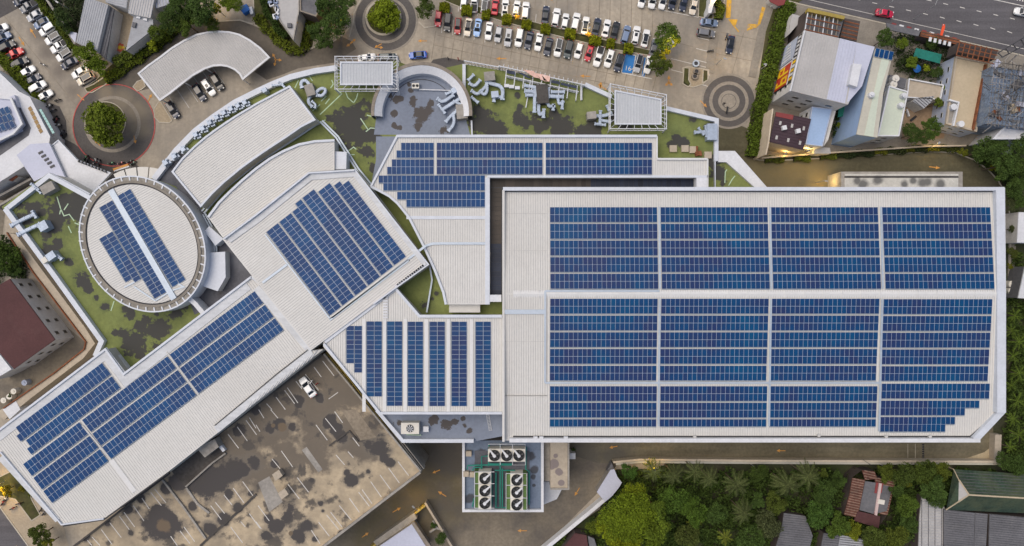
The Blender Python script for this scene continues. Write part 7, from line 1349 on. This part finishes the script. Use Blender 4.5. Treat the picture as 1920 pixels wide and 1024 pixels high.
sc = thing('white_sculpture', 'white wing shaped sign sculpture on the lawn at the top edge', 'sculpture', P(1334,10,0)); MB().prism(PX([(1333,-10),(1342,-10),(1344,-2),(1338,8),(1334,24),(1328,25),(1328,14),(1332,4)], 4), 0, 4).part('body', M['white_paint'], sc); MB().box(P(1333,20,.5), (1.8,1.8,1.0), .2).part('base', M['concrete'], sc)
for k, (u, v, lb) in enumerate(((1306,134,'upper round dark planter on the paved island'),(1303,143,'lower round dark planter on the paved island'),(1305,119,'teal planter above the paved island'))):
    p = thing('planter', lb, 'planter', P(u,v,0)); q = P(u,v,.6); MB().ring(q, .5, .85, .1, .7, 16).part('rim', M['brown_cap'] if k < 2 else M['tray'], p); MB().cyl(q, .5, .1, .55, 12).part('soil', M['dark_gap'], p)
gs = thing('barrier_gate', 'white barrier arm by the lane entrance at the top', 'barrier', P(1447,10,0)); MB().box(P(1447,11,.5), (.5,.5,1.0)).part('post', M['white_paint'], gs); MB().strip(PX([(1448,11),(1462,14)], 1), .14, .9, 1.05).part('arm', M['white_paint'], gs)
gd = thing('guard_kiosk', 'small red roofed kiosk beside the barrier', 'kiosk', P(1456,2,0)); MB().prism(PX([(1442,-4),(1474,-8),(1468,8),(1460,10),(1446,2)], 2.6), 0, 2.5).part('wall', M['render'], gd); MB().prism(PX([(1440,-6),(1476,-9),(1470,9),(1459,11),(1444,3)], 2.7), 2.5, 2.7).part('roof', M['red_sheet'], gd)
sb = thing('garden_bench', 'dark garden lounger in the tan courtyard', 'bench', P(1712,222,0)); MB().prism(PX([(1706,225),(1717,216),(1720,219),(1709,228)], .5), .35, .5).part('seat', M['trim'], sb)
for u, v in ((1708,225),(1717,218)): MB().box(P(u,v,.2), (.1,.4,.35), .7).part('leg', M['trim'], sb)
ch = None
for k in range(4):
    q = P(1700+k*1.0, 207+k*3.2, .3); t = thing('plastic_chair', f'white plastic chair, {ORD[k+1]} from top along the pale mint house', 'chair', (q.x,q.y,.06), .1, 'white plastic chairs'); MB().box((q.x,q.y,.45), (.6,.5,.08)).part('seat', M['white_paint'], t); MB().box((q.x-.25,q.y,.75), (.08,.5,.5)).part('backrest', M['white_paint'], t)
    for sx in (-.22,.22):
        for sy in (-.2,.2): MB().box((q.x+sx,q.y+sy,.24), (.05,.05,.36)).part('leg', M['white_paint'], t)
# speed bump on the rear lane
hb_ = MB()
for k in range(8): hb_.box(P(1731,834+k*4.2,.1), (.5,.42,.08))
bmp = hb_.part('speed_bump', M['trim']); tag(bmp, 'black segmented speed bump across the rear lane', 'speed bump')
for k in range(3): line(LANE, [(1702+k*14,832),(1702+k*14,864)], .1, M['kerb'], 'slab_joint', .06)
# hoses and cables hanging between service poles
cb = thing('overhead_cable', 'thin cable sagging from the rear wall to the trees', 'cable', P(1620,868,3)); MB().tube(PX([(1618,862),(1630,870),(1645,878)], 3), .05, 4).part('wire', M['trim'], cb)
